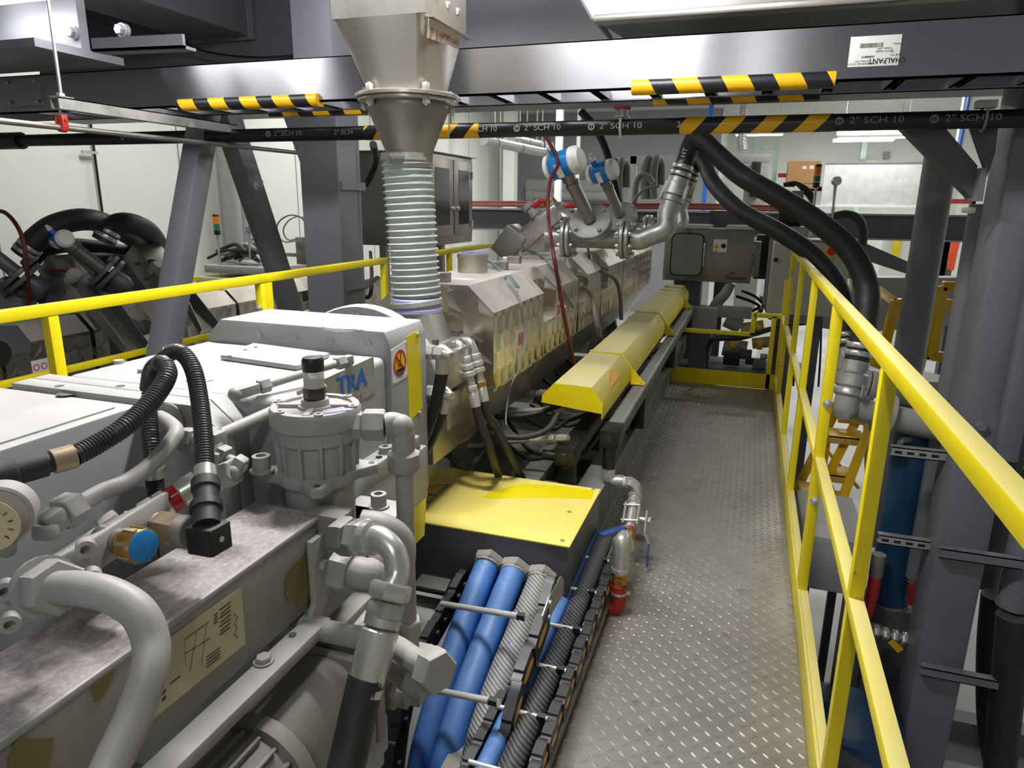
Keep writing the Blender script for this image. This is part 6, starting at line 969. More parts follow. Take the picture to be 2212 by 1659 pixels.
for (c, lab, Y) in (((118, 630), 'left dark stuffer box with round flange, neighbouring line', 3.15), ((298, 600), 'right dark stuffer box with round flange, neighbouring line', 3.6)):
    p = at(*c, y=Y); t = thing('vent_stuffer', lab, 'machine part', tuple(p), 'dark stuffer boxes'); obj('flange', flange(M(), p, (.2, -1, .1), .13, .03), G['steel_dark'], t); q = p + V((.05, .05, .02)); d = V((.55, 0, -.62)).normalized(); obj('housing', M().bar(q - d * .14 + V((0, .04, .05)), q + d * .2 + V((0, .04, .05)), .22, .15, (.6, 0, .75)), G['ss_d'], t, bev=.01)
    for k in range(5): aa = 2 * PI * k / 5; obj('bolt', M().hexn(p + V((.1 * math.cos(aa), -.018, .1 * math.sin(aa))), p + V((.1 * math.cos(aa), -.036, .1 * math.sin(aa))), .013), G['steel_dark'], t)
for a, b, h0, h1, Y, lab in (((148, 606), (166, 588), (150, 586), (112, 584), 3.1, 'left grey valve with a dark red lever on the neighbouring line'), ((328, 588), (342, 570), (332, 564), (300, 567), 3.6, 'right grey valve with a dark red lever on the neighbouring line')):
    a, b, h0, h1 = [at(*q, y=Y) for q in (a, b, h0, h1)]; t = thing('plastic_valve', lab, 'valve', tuple(a), 'grey valves of the neighbouring line'); d = (b - a).normalized(); L = (b - a).length; obj('body', M().lathe(a, d, [(.03, 0), (.03, L * .4), (.04, L * .42), (.04, L * .8), (.03, L)], 16), G['fit'], t); obj('lever', M().tube([a.lerp(b, .7), h0, h1], [.014, .012, .01], 10), G['red_d'], t)
p = at(152, 552, y=3.2); transmitter('blue sensor head with red cable on the neighbouring extruder', at(205, 590, y=3.28), at(160, 545, y=3.2) - at(205, 590, y=3.28), (.9, -.3, .1), k=.8); rcable('red cable at the far left edge of the neighbouring line', [at(-10, 455, y=3.0), at(12, 460, y=2.98), at(35, 485, y=2.96), at(50, 520, y=2.95), at(58, 580, y=2.95), at(62, 660, y=3.0)], .012); rcable('short red cable below the blue sensor of the neighbouring line', [at(150, 560, y=3.15), at(158, 575, y=3.15), at(163, 590, y=3.15)], .01)
# lower rail of the far side, wall services
t = thing('guard_railing', 'yellow railing far behind the neighbouring extruder at the left edge', 'railing', (-5.1, 4, -.39)); obj('top_rail', M().box((-5.13, 1.5, .56), (-5.1, 6, .60)), G['yel'], t)
for y in (2.0, 3.6, 5.0): obj('post', M().box((-5.13, y, -.39), (-5.1, y + .03, .56)), G['yel'], t)
t = thing('wall_conduit', 'thin dark conduit running down the white panel wall', 'conduit', (-5.95, 5.5, .5)); a = at(200, 300, x=-5.96); obj('tube', M().cyl((a.x, a.y, 3.4), (a.x, a.y, at(222, 470, x=-5.96).z - .3), .012, n=10), G['pipeblk'], t); q = at(203, 330, x=-5.96); obj('clip', M().box((q.x, q.y - .14, q.z - .012), (q.x + .03, q.y + .02, q.z + .012)), G['galv'], t)
for x0, lab in ((499, 'left grey vertical pipe on the panel wall behind the braces'), (521, 'right grey vertical pipe on the panel wall behind the braces')): a = at(x0, 450, x=-5.8); one('wall_pipe', lab, 'pipe', M().cyl((a.x, a.y, FZ), (a.x, a.y, 3.3), .11, n=24), G['galv'] if 0 else G['fit'])
# die head of the neighbouring line with signal tower and gauge
def tower(lab, px, pt, pm, pb, Y, base):
    a, b, c, e = at(px, pt, y=Y), at(px, pm, y=Y), at(px + 2, pb, y=Y), at(px + 5, base, y=Y); x = a.x; t = thing('signal_tower', lab, 'signal light', tuple(e), 'signal towers'); r = (a.z - c.z) * .23
    obj('cap', M().lathe((x, Y, a.z), (0, 0, 1), [(r, -.004), (r, .012), (r * .8, .02)], 20), G['blk'], t); obj('amber_lens', M().cyl((x, Y, b.z), (x, Y, a.z - .003), r, n=20), G['lens_o'], t); obj('green_lens', M().cyl((x, Y, c.z), (x, Y, b.z - .003), r, n=20), G['lens_g'], t); obj('base', M().lathe((x, Y, c.z - .045), (0, 0, 1), [(r * .9, 0), (r, .01), (r, .042)], 20), G['blk'], t); obj('pole', M().cyl((x, Y, e.z), (x, Y, c.z - .04), r * .42, n=14), G['galv'], t); return t
tower('amber and green signal tower beside the leaning brace at the left', 466, 467, 483, 497, 5.6, 592)
def stick_gauge(lab, px, py, base, Y, r):
    c, e = at(px, py, y=Y), at(px + (3 if px < 1000 else -8), base, y=Y); t = thing('gauge', lab, 'gauge', tuple(e), 'gauges on stems'); obj('dial_case', M().lathe(c + V((0, .02, 0)), (.35, -1, 0), [(r * .95, -.01), (r, 0), (r, .03), (r * .9, .034)], 24), G['galv'], t); obj('dial_face', M().lathe(c + V((0, .02, 0)), (.35, -1, 0), [(r * .85, .033), (r * .85, .036)], 24), G['label'] if px > 1000 else G['grey_t'], t); obj('stem', M().tube([c - V((0, 0, r)), c - V((0, 0, r * 2.4)), e], [r * .4, r * .34, r * .18], 10), G['galv'], t); return t
stick_gauge('round gauge on a stem above the cable pile at the left', 537, 496, 560, 5.6, .04)
t = thing('extrusion_die', 'grey die head of the neighbouring line under a pile of cables', 'machine', tuple(at(510, 600, y=5.6))); a, b = at(422, 598, y=5.5), at(600, 625, y=5.5); obj('housing', M().box((a.x, 5.5, -.2), (b.x, 6.6, a.z)), G['cab'], t, bev=.01); a, b = at(440, 572, y=5.55), at(590, 596, y=5.55); obj('upper_box', M().box((a.x, 5.55, b.z), (b.x, 6.3, a.z)), G['fit'], t, bev=.01)
random.seed(21)
m_ = at(530, 545, y=5.8)
for i in range(14):
    a = m_ + V((random.uniform(-.35, -.1), random.uniform(-.2, .2), random.uniform(-.1, .02))); b = m_ + V((random.uniform(.1, .4), random.uniform(-.2, .2), random.uniform(-.1, .05))); mid = (a + b) / 2 + V((random.uniform(-.1, .1), 0, random.uniform(.02, .13)))
    wire('dark cable in the pile on the die head at the left', [a, mid, b], random.choice((.014, .02, .026)), random.choice(('rub', 'pipeblk', 'gdark')), 'piled_cable', 'cable', 'cables piled on the neighbouring die head')
t = thing('junction_box', 'grey junction box lettered A2 by the left column', 'junction box', tuple(at(650, 575, y=5.2))); a, b = at(637, 512, y=5.2), at(668, 572, y=5.2); obj('box', M().box((a.x, 5.2, b.z), (b.x, 5.35, a.z)), G['gdark'], t, bev=.004); c = at(648, 527, y=5.198); pl_ = obj('plate', M().box((c.x - .035, 5.196, c.z - .022), (c.x + .035, 5.2, c.z + .022)), G['fit'], t); text('lettering', 'A2', .042, frame((c.x, 5.1955, c.z), (1, 0, 0), (0, 0, 1)), G['ink'], pl_)
obj('bracket', M().box((b.x - .02, 5.22, FZ + .9), (b.x + .04, 5.3, b.z + .05)), G['gdark'], t); a2 = at(600, 535, y=5.25); obj('arm', M().box((a2.x, 5.24, b.z + .06), (a.x, 5.3, b.z + .09)), G['fit'], t)
wire('thin grey cable curling out of the A2 junction box', [at(640, 520, y=5.2), at(615, 522, y=5.2), at(598, 505, y=5.2), at(602, 480, y=5.2), at(625, 465, y=5.2), at(650, 470, y=5.25), at(665, 490, y=5.3)], .007, 'gdark', 'curled_cable'); wire('second grey cable arching over the A2 junction box', [at(645, 515, y=5.22), at(622, 518, y=5.22), at(612, 498, y=5.22), at(622, 478, y=5.22), at(640, 468, y=5.25), at(655, 470, y=5.3)], .006, 'gdark', 'curled_cable')
# ------------------------------------------------------------------ far side of the hall, centre
t = thing('platform_girder', 'long dark grey platform girder crossing the hall at eye level', 'steel beam', (-.6, 9, .95)); gz1, gz0 = at(1030, 454, y=9).z + .03, at(1030, 497, y=9).z; obj('web', M().box((-4.4, 9.06, gz0), (3.4, 9.08, gz1)), G['steel_dark'], t); obj('top_flange', M().box((-4.4, 9.0, gz1 - .02), (3.4, 9.16, gz1)), G['fit'], t); obj('bottom_flange', M().box((-4.4, 9.0, gz0), (3.4, 9.16, gz0 + .018)), G['fit'], t)
for x in (-4.2, 3.2): obj('post', M().box((x - .06, 9.0, FZ), (x + .06, 9.14, gz0)), G['steel_dark'], t)
for k, dz in enumerate((.025, .045, .07)): wire(('lowest red hose', 'middle red hose', 'top red hose')[k] + ' of the bundle lying on the far girder', [(-4.2, 9.05 + .02 * k, gz1 + dz), (-3, 9.05 + .02 * k, gz1 + dz + .012), (-1.8, 9.06, gz1 + dz), (-.6, 9.05 + .02 * k, gz1 + dz + .008), (.6, 9.05, gz1 + dz - .01)], .016, 'hose_r', 'red_hose', 'hose', 'red hoses on the far girder')
def vbar(name, lab, px, y, w, mt, cat, z0=FZ, z1=3.45, d=None): a = at(px, 400, y=y); return one(name, lab, cat, M().box((a.x - w / 2, y, z0), (a.x + w / 2, y + (d or w), z1)), G[mt])
vbar('white_post', 'wide white post in front of the grey far wall', 1204, 14.5, .13, 'white', 'post'); vbar('white_post', 'narrow white post right of the wide one before the grey far wall', 1246, 15.5, .075, 'white', 'post')
vbar('wall_pilaster', 'white pilaster on the left panel wall near its far corner', 1098, 15.4, .26, 'wallp', 'pilaster'); vbar('downpipe', 'thin grey downpipe on the white panel wall', 1077, 13.6, .05, 'gdark', 'pipe')
for (a, b, r, Y0, Y1, lab) in (((1045, 303), (1190, 333), .075, 10.5, 12.5, 'front ventilation pipe with straps below the ceiling'), ((1105, 300), (1168, 313), .07, 11.5, 13, 'rear ventilation pipe below the ceiling')):
    p, q = at(*a, y=Y0), at(*b, y=Y1); t = thing('ventilation_pipe', lab, 'pipe', tuple(p), 'ceiling pipes'); obj('tube', M().cyl(p, q, r, n=18).ball(q, r * .98), G['galv'], t)
    for k in (.15, .5, .85): c = p.lerp(q, k); obj('strap', M().cyl(c, c + (q - p).normalized() * .04, r * 1.06, n=18), G['fit'], t); obj('hanger', M().cyl(c, (c.x, c.y, 3.502), .012, n=6), G['galv'], t)
for (py, lab) in ((402, 'upper lagged pipe along the grey far wall'), (421, 'lower lagged pipe along the grey far wall')): a, b = at(1140, py, y=17.3), at(1330, py + 2, y=17.3); one('lagged_pipe', lab, 'pipe', M().cyl(a, b, .17 if py < 410 else .13, n=18).cyl(a, a + (b - a) * .08, .18, n=18), G['fit'], 'lagged pipes')
one('black_cable', 'thick black cable hanging in a curve behind the sensor heads', 'cable', M().tube([at(1255, 240, y=5.4), at(1285, 275, y=5.4), at(1308, 320, y=5.4), at(1322, 370, y=5.4), at(1335, 430, y=5.4), at(1345, 500, y=5.6)], .03, 12), G['rub'])
for (px, py, lab) in ((1335, 350, 'left pair of dusty grey hoses hung over a hook'), (1410, 345, 'right pair of dusty grey hoses hung over a hook')):
    t = thing('hung_hoses', lab, 'hose', tuple(at(px, py + 80, y=7.5)), 'dusty hoses hung up')
    for k in (-1, 1): dx = 9 * k; obj('loop', M().tube([at(px + dx - 7, py + 85, y=7.5), at(px + dx - 8, py + 30, y=7.5), at(px + dx - 4, py + 3, y=7.5), at(px + dx + 2, py - 2, y=7.55), at(px + dx + 9, py + 12, y=7.6), at(px + dx + 9, py + 55, y=7.6)], .045, 12), G['gdark'], t)
wire('slim cable arching from the right hoses to the camlock', [at(1362, 455, y=6), at(1372, 430, y=6), at(1395, 408, y=6), at(1425, 402, y=6)], .012, 'gdark', 'slim_cable'); wire('grey pipe bend behind the rear sensor head', [at(1370, 440, y=7), at(1375, 395, y=7), at(1385, 378, y=7), at(1400, 382, y=7), at(1410, 395, y=7)], .03, 'gdark', 'pipe_bend', 'pipe')
# lifting frame, pallet rack, carton, whiteboard
t = thing('lifting_frame', 'grey box section portal frame behind the black hoses', 'machine frame', tuple(at(1580, 440, y=10.5))); Y = 10.5; a, b = at(1500, 335, y=Y), at(1662, 352, y=Y); c = at(1642, 440, y=Y)
obj('top_beam', M().box((a.x, Y, b.z), (b.x, Y + .12, a.z)), G['fit'], t, bev=.006); obj('upright', M().box((at(1648, 0, y=Y).x - .02, Y, c.z - 1.6), (b.x, Y + .12, b.z)), G['fit'], t, bev=.006); obj('upright', M().box((a.x - .9, Y, c.z - 1.6), (a.x - .8, Y + .12, a.z)), G['fit'], t, bev=.006); obj('top_beam', M().box((a.x - .9, Y, b.z), (a.x, Y + .12, a.z)), G['fit'], t); p, q = at(1625, 350, y=Y), at(1648, 425, y=Y); obj('drive_unit', M().box((p.x, Y - .1, q.z), (p.x + .12, Y, p.z)), G['blk'], t, bev=.01)
t = thing('pallet_rack', 'pale green pallet rack with red beams against the far wall', 'rack', tuple(at(1660, 520, y=18))); Y = 18
for px in (1627, 1681): a = at(px, 300, y=Y); obj('upright', M().box((a.x - .05, Y, FZ), (a.x + .05, Y + .1, 3.2)), G['rack'], t)
p, q = at(1629, 305, y=Y), at(1681, 352, y=Y); obj('brace', M().bar(p, q, .04, .05, (0, 1, 0)), G['rack'], t); p, q = at(1629, 328, y=Y), at(1681, 318, y=Y); obj('brace', M().bar(p, q, .03, .04, (0, 1, 0)), G['rack'], t)
for (x0, x1, py, h) in ((1681, 1708, 376, .09), (1729, 1775, 405, .1), (1681, 1775, 405, .09)): p, q = at(x0, py, y=Y - .02), at(x1, py, y=Y - .02); obj('beam', M().box((p.x, Y - .06, p.z - h / 2 - .03), (q.x, Y, p.z + h / 2 - .03)), G['rustp'], t)
t = thing('carton', 'brown cardboard carton with white labels high on the rack', 'box', tuple(at(1737, 398, y=17.2))); a, b = at(1704, 348, y=17.2), at(1754, 396, y=17.2); obj('carton_box', M().box((a.x, 17.2, b.z), (b.x + .14, 17.9, a.z)), G['card'], t, bev=.006); c = at(1738, 362, y=17.19); obj('label', M().box((c.x - .04, 17.19, c.z - .03), (c.x + .04, 17.2, c.z + .03)), G['label'], t); c = at(1752, 362, y=17.19); obj('label', M().box((c.x - .03, 17.19, c.z - .03), (c.x + .06, 17.2, c.z + .04)), G['label'], t); obj('pallet', M().box((a.x - .02, 17.2, b.z - .1), (b.x + .16, 17.95, b.z - .01)), G['card'], t)
t = thing('white_screen', 'large blank white screen standing before the far wall', 'screen', tuple(at(1890, 445, y=15))); a, b = at(1783, 353, y=15), at(2035, 446, y=15); obj('sheet', M().box((a.x, 15, b.z), (b.x, 15.03, a.z)), G['screen'], t); obj('top_rail', M().box((a.x, 14.99, a.z), (b.x, 15.03, a.z + .025)), G['gdark'], t); obj('bottom_rail', M().box((a.x - .1, 14.98, b.z - .03), (b.x, 15.03, b.z)), G['white'], t)
for px in (1800, 2020): c = at(px, 450, y=15); obj('stand', M().box((c.x - .03, 15.0, FZ), (c.x + .03, 15.03, b.z)), G['gdark'], t)
p, q = at(1673, 396, y=13), at(1728, 440, y=13); one('white_board', 'small white panel standing below the carton', 'screen', M().box((p.x, 13, FZ), (q.x, 13.05, p.z)), G['label'])
vbar('blue_post', 'slim white and blue post seen above the portal frame', 1523, 16, .09, 'ink_b', 'post'); vbar('blue_post', 'white post with a blue edge right of the standpipe', 2063, 14, .14, 'white', 'post')
a = at(2056, 440, y=14); one('blue_hose_line', 'blue air line hanging along the white post at right', 'hose', M().tube([(a.x, 13.98, 3.3), (a.x - .03, 13.97, 2.2), (a.x - .06, 13.97, 1.5)], .025, 8), G['ink_b']); p, q = at(2040, 434, y=13), at(2092, 438, y=13); one('red_beam', 'red rack beam right of the thick standpipe', 'rack beam', M().box((p.x, 13, p.z - .04), (q.x + .1, 13.06, p.z + .03)).box((p.x, 13, FZ), (p.x + .05, 13.05, p.z)).box((q.x + .05, 13, FZ), (q.x + .1, 13.05, p.z)), G['rustp'])
vbar('green_upright', 'pale green rack upright below the triple lamps', 1856, 20.5, .13, 'rack', 'rack'); a = at(1915, 335, y=21.9); one('wall_box', 'small grey switch box on the far white wall', 'switch box', M().box((a.x - .07, 21.85, a.z - .09), (a.x + .08, 22, a.z + .09)), G['fit']); a = at(1882, 348, y=21.6); one('exit_lamp', 'small white double emergency lamp on the far wall', 'lamp', M().box((a.x - .2, 21.8, a.z - .06), (a.x + .2, 22, a.z + .06)), G['label'], bev=.03)
a = at(1603, 300, y=16); t = thing('spiral_duct', 'hanging ribbed silver air duct beside the strip light', 'duct', (a.x, 16, a.z - .3)); m = M().tube([(a.x, 16, 3.5), (a.x, 16, a.z), (a.x + .04, 16, at(1605, 325, y=16).z)], .1, 14, 6, rib=(.07, .02)); obj('duct', m, G['galv'], t)
# signal tower and gauge of this line
# ------------------------------------------------------------------ die cabinet, control cabinet and machine at the end of this line
Y = 6.75
t = thing('die_cabinet', 'stainless die cabinet with a rounded window, lettered A and B', 'cabinet', tuple(at(1540, 612, y=Y))); a, b = at(1438, 492, y=Y), at(1620, 613, y=Y); e = at(1462, 480, y=Y)
obj('body', M().box((a.x, Y, b.z), (b.x, Y + .5, a.z)), G['ss_d'], t, bev=.004); obj('top_flange', M().box((a.x, Y - .01, a.z), (at(1535, 490, y=Y).x, Y + .5, a.z + .03)), G['ss'], t); obj('top_flange', M().box((at(1612, 0, y=Y).x, Y - .01, a.z), (b.x, Y + .5, a.z + .03)), G['ss'], t)
w0, w1 = at(1452, 502, y=Y), at(1516, 597, y=Y); dr = obj('door', M().box((a.x + .01, Y - .018, b.z + .01), (at(1527, 0, y=Y).x, Y, a.z - .01)), G['ss_d'], t, bev=.004); rr_ = lambda x0, z0, x1, z1, r, y: [V((cx + r * math.cos(g), y, cz + r * math.sin(g))) for cx, cz, g0 in ((x1 - r, z1 - r, 0), (x0 + r, z1 - r, PI / 2), (x0 + r, z0 + r, PI), (x1 - r, z0 + r, 1.5 * PI)) for g in [g0 + PI / 2 * i_ / 5 for i_ in range(6)]]
obj('window_seal', M().prism(rr_(w0.x, w1.z, w1.x, w0.z, .06, Y - .022), (0, .006, 0)), G['blk'], dr); obj('window_pane', M().prism(rr_(w0.x + .012, w1.z + .012, w1.x - .012, w0.z - .012, .05, Y - .026), (0, .005, 0)), G['winp'], dr); p, q = at(1522, 530, y=Y - .03), at(1519, 572, y=Y - .03); obj('door_handle', M().tube([p + V((0, .02, 0)), p, q, q + V((0, .02, 0))], .007, 8, 3), G['zinc'], dr)
c0, c1 = at(1542, 517, y=Y - .002), at(1569, 545, y=Y - .002); st = obj('warning_label', M().box((c0.x, Y - .004, c1.z), (c1.x, Y - .001, c0.z)), G['label'], t); cm = (c0 + c1) / 2
obj('orange_triangle', M().prism([V((cm.x - .055, Y - .006, cm.z - .02)), V((cm.x - .01, Y - .006, cm.z - .02)), V((cm.x - .032, Y - .006, cm.z + .025))], (0, .002, 0)), G['sgno'], st); obj('blue_disc', M().cyl((cm.x + .03, Y - .006, cm.z), (cm.x + .03, Y - .004, cm.z), .022, n=18), G['ink'], st); obj('orange_triangle', M().prism([V((cm.x - .05, Y - .006, cm.z - .055)), V((cm.x - .018, Y - .006, cm.z - .055)), V((cm.x - .034, Y - .006, cm.z - .028))], (0, .002, 0)), G['sgno'], st)
p = at(1590, 601, y=Y - .003); text('lettering', 'Nordson', .045, frame((p.x + .01, Y - .003, p.z), (1, 0, 0), (0, 0, 1)), G['ink'], t, bold=.0008); obj('logo_arc', M().tube([(p.x - .085, Y - .003, p.z - .005), (p.x - .09, Y - .003, p.z + .01), (p.x - .07, Y - .003, p.z + .035), (p.x - .02, Y - .003, p.z + .05)], .004, 6), G['ink'], t)
s0, s1 = at(1622, 522, y=Y + .05), at(1638, 598, y=Y + .05); sp = obj('side_panel', M().box((s0.x, Y + .05, s1.z), (s1.x, Y + .4, s0.z)), G['fit'], t, bev=.003)
for px, py, ch_ in ((1624, 537, 'A'), (1620, 586, 'B')): p = at(px, py, y=Y + .047); pl_ = obj('letter_plate', M().box((p.x - .012, Y + .046, p.z - .035), (p.x + .03, Y + .05, p.z + .035)), G['label'], sp); text('lettering', ch_, .055, frame((p.x + .009, Y + .045, p.z), (1, 0, 0), (0, 0, 1)), G['ink'], pl_)
a2, b2 = at(1636, 508, y=Y + .3), at(1672, 604, y=Y + .3); obj('dark_recess', M().box((a2.x, Y + .3, b2.z), (b2.x, Y + .6, a2.z)), G['steel_dark'], t); obj('pedestal', M().box((a.x + .1, Y + .1, FZ), (a.x + .35, Y + .4, b.z)), G['steel_dark'], t)
c = at(1510, 672, y=Y); obj('support_arm', M().box((a.x + .25, Y, c.z - .03), (b.x - .1, Y + .3, c.z + .02)), G['fit'], t, bev=.005)
p, q = at(1548, 660, y=6.6), at(1622, 690, y=6.6); obj('lower_plate', M().box((p.x, 6.6, q.z), (q.x, 6.64, p.z)), G['fit'], t, bev=.004)
t = thing('lamp_screen', 'dark grey splash panel behind the stainless die cabinet', 'panel', tuple(at(1560, 480, y=7.4))); p, q = at(1534, 455, y=7.4), at(1614, 500, y=7.4); obj('panel', M().box((p.x, 7.4, q.z - .3), (q.x, 7.44, p.z)), G['steel_dark'], t); obj('foot', M().box((p.x + .1, 7.4, FZ), (p.x + .2, 7.44, q.z)), G['steel_dark'], t)
Y = 6.3; t = thing('control_cabinet', 'beige grey control cabinet with a red emergency stop button', 'cabinet', tuple(at(1750, 690, y=Y))); a, b = at(1673, 518, y=Y), at(1838, 688, y=Y); b.x = at(1832, 600, y=Y).x; obj('body', M().box((a.x, Y, b.z), (b.x, Y + .28, a.z)), G['cab'], t, bev=.006); obj('door', M().box((a.x + .01, Y - .014, b.z + .01), (b.x - .01, Y, a.z - .01)), G['cab'], t, bev=.004); obj('rain_strip', M().box((a.x - .01, Y - .02, a.z), (b.x + .01, Y + .29, a.z + .012)), G['cab'], t)
p = at(1796, 542, y=Y - .014); bk = obj('yellow_collar', M().lathe(p, (0, -1, 0), [(.05, 0), (.05, .008), (.046, .012)], 28), G['sgny'], t); obj('stop_button', M().lathe(p, (0, -1, 0), [(.024, .012), (.024, .03), (.036, .034), (.036, .05), (.028, .056)], 24), G['sgnr'], bk); p = at(1676, 561, y=Y - .014); obj('lock', M().lathe(p, (0, -1, 0), [(.018, 0), (.018, .01)], 16), G['blk'], t); p = at(1700, 524, y=Y - .015); obj('name_strip', M().box((p.x - .1, Y - .017, p.z - .014), (p.x + .1, Y - .014, p.z + .014)), G['label'], t); p = at(1793, 563, y=Y - .015); obj('button_plate', M().box((p.x - .03, Y - .018, p.z - .02), (p.x + .03, Y - .014, p.z + .02)), G['fit'], t)
obj('leg', M().box((a.x + .15, Y + .05, FZ), (a.x + .25, Y + .2, b.z)), G['steel_dark'], t); obj('leg', M().box((b.x - .25, Y + .05, FZ), (b.x - .15, Y + .2, b.z)), G['steel_dark'], t); p = at(1848, 585, y=Y + .1); obj('side_motor', M().cyl((b.x, Y + .15, p.z), (b.x + .07, Y + .15, p.z), .07, n=20), G['gdark'], t)
for k in range(5): p = at(1690 + 28 * k, 690, y=Y + .1); wire('cable dropping from under the control cabinet', [p + V((0, 0, .02)), p + V((.01, 0, -.1)), p + V((.03 * (k % 2), .02, -.3)), p + V((.05, .05, -.6))], .009, 'rub', 'cabinet_cable', 'cable', 'cables under the control cabinet')
tower('amber and green signal tower above the control cabinet', 1768, 360, 378, 393, 6.4, 515); stick_gauge('round gauge on a thin stem right of the signal tower', 1806, 391, 470, 6.4, .036)
t = thing('machine_drive', 'cluster of black machine parts between the two black hoses', 'machine', tuple(at(1730, 480, y=6.9))); c = at(1718, 470, y=6.9); obj('motor', M().cyl(c + V((-.14, 0, 0)), c + V((.16, 0, .02)), .08, n=18), G['blk'], t); obj('gear_head', M().cbox(c + V((.02, -.02, .1)), (.12, .12, .1)), G['cream'], t, bev=.01); c2 = at(1722, 412, y=6.9)
for k in range(5): obj('drag_hose', M().tube([c2 + V((-.12 + .02 * k, 0, .05)), c2 + V((0, .02 * k, .06)), c2 + V((.13, .02 * k, -.04 - .01 * k)), c2 + V((.14, 0, -.2))], .02, 10), G['rub'], t)
obj('mast', M().box((c.x - .05, 6.9, c.z - .3), (c.x + .05, 7.0, c2.z)), G['gdark'], t); obj('base', M().box((c.x - .2, 6.8, b.z), (c.x + .3, 7.1, c.z - .08)), G['fit'], t); obj('column', M().box((c.x - .08, 6.85, FZ), (c.x + .12, 7.05, b.z)), G['steel_dark'], t)
one('wrapped_hose', 'black wrapped hose bundle curling over the far girder', 'hose', M().tube([at(1800, 468, y=6.6), at(1830, 463, y=6.6), at(1855, 475, y=6.6), at(1864, 500, y=6.6), at(1862, 530, y=6.6)], .038, 12), G['rub'])
# downstream machinery seen over the end gate
t = thing('downstream_machine', 'grey downstream machine frame with motors seen over the end gate', 'machine', tuple(at(1560, 790, y=6.4))); Y = 6.3
p, q = at(1492, 715, y=Y), at(1530, 800, y=Y); obj('frame_plate', M().box((p.x, Y, FZ), (q.x, Y + .2, p.z)), G['steel_dark'], t); p, q = at(1500, 664, y=Y), at(1548, 690, y=Y); obj('frame_box', M().box((p.x - .05, Y, q.z - .12), (q.x, Y + .1, p.z)), G['fit'], t, bev=.006)
for px, py, px2, py2, r, mt in ((1568, 690, 1600, 705, .07, 'fit'), (1562, 748, 1612, 757, .085, 'fit'), (1600, 712, 1650, 705, .06, 'cream'), (1625, 742, 1665, 738, .05, 'cream')): a, b = at(px, py, y=Y + .4), at(px2, py2, y=Y + .4); obj('motor', M().cyl(a, b, r, n=20), G[mt], t)
for px, py, s, mt in ((1580, 775, .09, 'blk'), (1610, 765, .07, 'steel_dark'), (1640, 785, .07, 'gdark'), (1590, 742, .05, 'ss_d'), (1620, 780, .05, 'blk'), (1650, 770, .04, 'galv')): a = at(px, py, y=Y + .3); obj('drive_part', M().cbox(a, (s * 1.6, s, s * 1.2)), G[mt], t, bev=.008)
for px, py in ((1637, 706), (1640, 742), (1583, 740)): a = at(px, py, y=Y + .28); obj('yellow_guard', M().cyl(a - V((.02, 0, 0)), a + V((.03, 0, 0)), .055, n=18), G['yel_lad'], t)
obj('base_beam', M().box((at(1490, 0, y=Y).x, Y + .1, at(1560, 792, y=Y).z - .1), (.6, Y + .7, at(1560, 800, y=Y).z - .02)), G['steel_dark'], t); obj('base_leg', M().box((-.3, Y + .2, FZ), (-.2, Y + .4, at(1560, 800, y=Y).z - .05)), G['steel_dark'], t)
one('coiled_hose', 'dark red coiled air hose behind the end gate', 'hose', M().tube([at(1628 + 3.2 * k / 2, 690 - 4.2 * k / 2, y=6.5) + V((0, .03 * math.sin(k * 1.57), .02 * math.cos(k * 1.57))) for k in range(14)], .014, 8, 3), G['red_d'])
one('bent_pipe', 'grey bent pipe below the die cabinet', 'pipe', M().tube([at(1578, 612, y=6.8), at(1566, 635, y=6.8), at(1545, 660, y=6.8), at(1535, 690, y=6.8)], .05, 14), G['fit'])
for pts, lab in (([(1590, 640, 7), (1620, 650, 7), (1640, 662, 7), (1625, 672, 7)], 'black cable loop below the die cabinet'), ([(1602, 628, 7.2), (1630, 640, 7.2), (1648, 655, 7.2)], 'second black cable below the die cabinet')): wire(lab, [at(a, b, y=c) for a, b, c in pts], .014, 'rub', 'cable_loop')
# ------------------------------------------------------------------ thick black hoses from the vents to the lower pipework at the right
hA, _ = big_hose('front thick black hose bending from the camlock down to the right elbow', [], .06) if 0 else (None, None)
def vhose(lab, P, r, txt=None, clamps=True):
    t = thing('rubber_hose', lab, 'hose', tuple(P[-1]), 'thick black rubber hoses'); obj('hose', M().tube(P, r, 24, 10), G['rub'], t)
    for P_, d in ((P[0], (P[1] - P[0]).normalized()), (P[-1], (P[-2] - P[-1]).normalized())):
        for s in (.02, .055): obj('hose_clamp', M().lathe(P_ + d * s, d, [(r + .004, 0), (r + .0055, .002), (r + .0055, .022), (r + .004, .024)], 28), G['zinc'], t)
    return t
P1 = [VH1, VH1 + VU1 * .1, at(1484, 335, y=3.98), at(1497, 302, y=3.96), at(1518, 305, y=3.93), at(1545, 330, y=3.9), at(1600, 378, y=3.8), at(1680, 425, y=3.7), at(1765, 478, y=3.6), at(1838, 545, y=3.5), at(1872, 620, y=3.42), at(1868, 700, y=3.36), at(1850, 780, y=3.32)]
t = vhose('front thick black hose lettered ER HT, bending from the camlock to the right', P1, .05)
u = (P1[1] - P1[0]).normalized(); nrm = V((-.25, -1, 0)); o = P1[0] + u * .12 + nrm.normalized() * .052; text('lettering', 'ER HT', .036, frame(o, u, u.cross(nrm)*-1 if 0 else V((-.9, .2, .3))), G['ink_w'], t)
P2 = [VH2, VH2 + VU2 * .1, at(1497, 345, y=4.85), at(1510, 340, y=4.82), at(1526, 362, y=4.75), at(1545, 400, y=4.6), at(1600, 455, y=4.4), at(1690, 505, y=4.2), at(1760, 555, y=4.1), at(1810, 620, y=4.0), at(1828, 690, y=3.9), at(1830, 752, y=3.85)]
vhose('rear thick black hose running below the front one to the right', P2, .049)
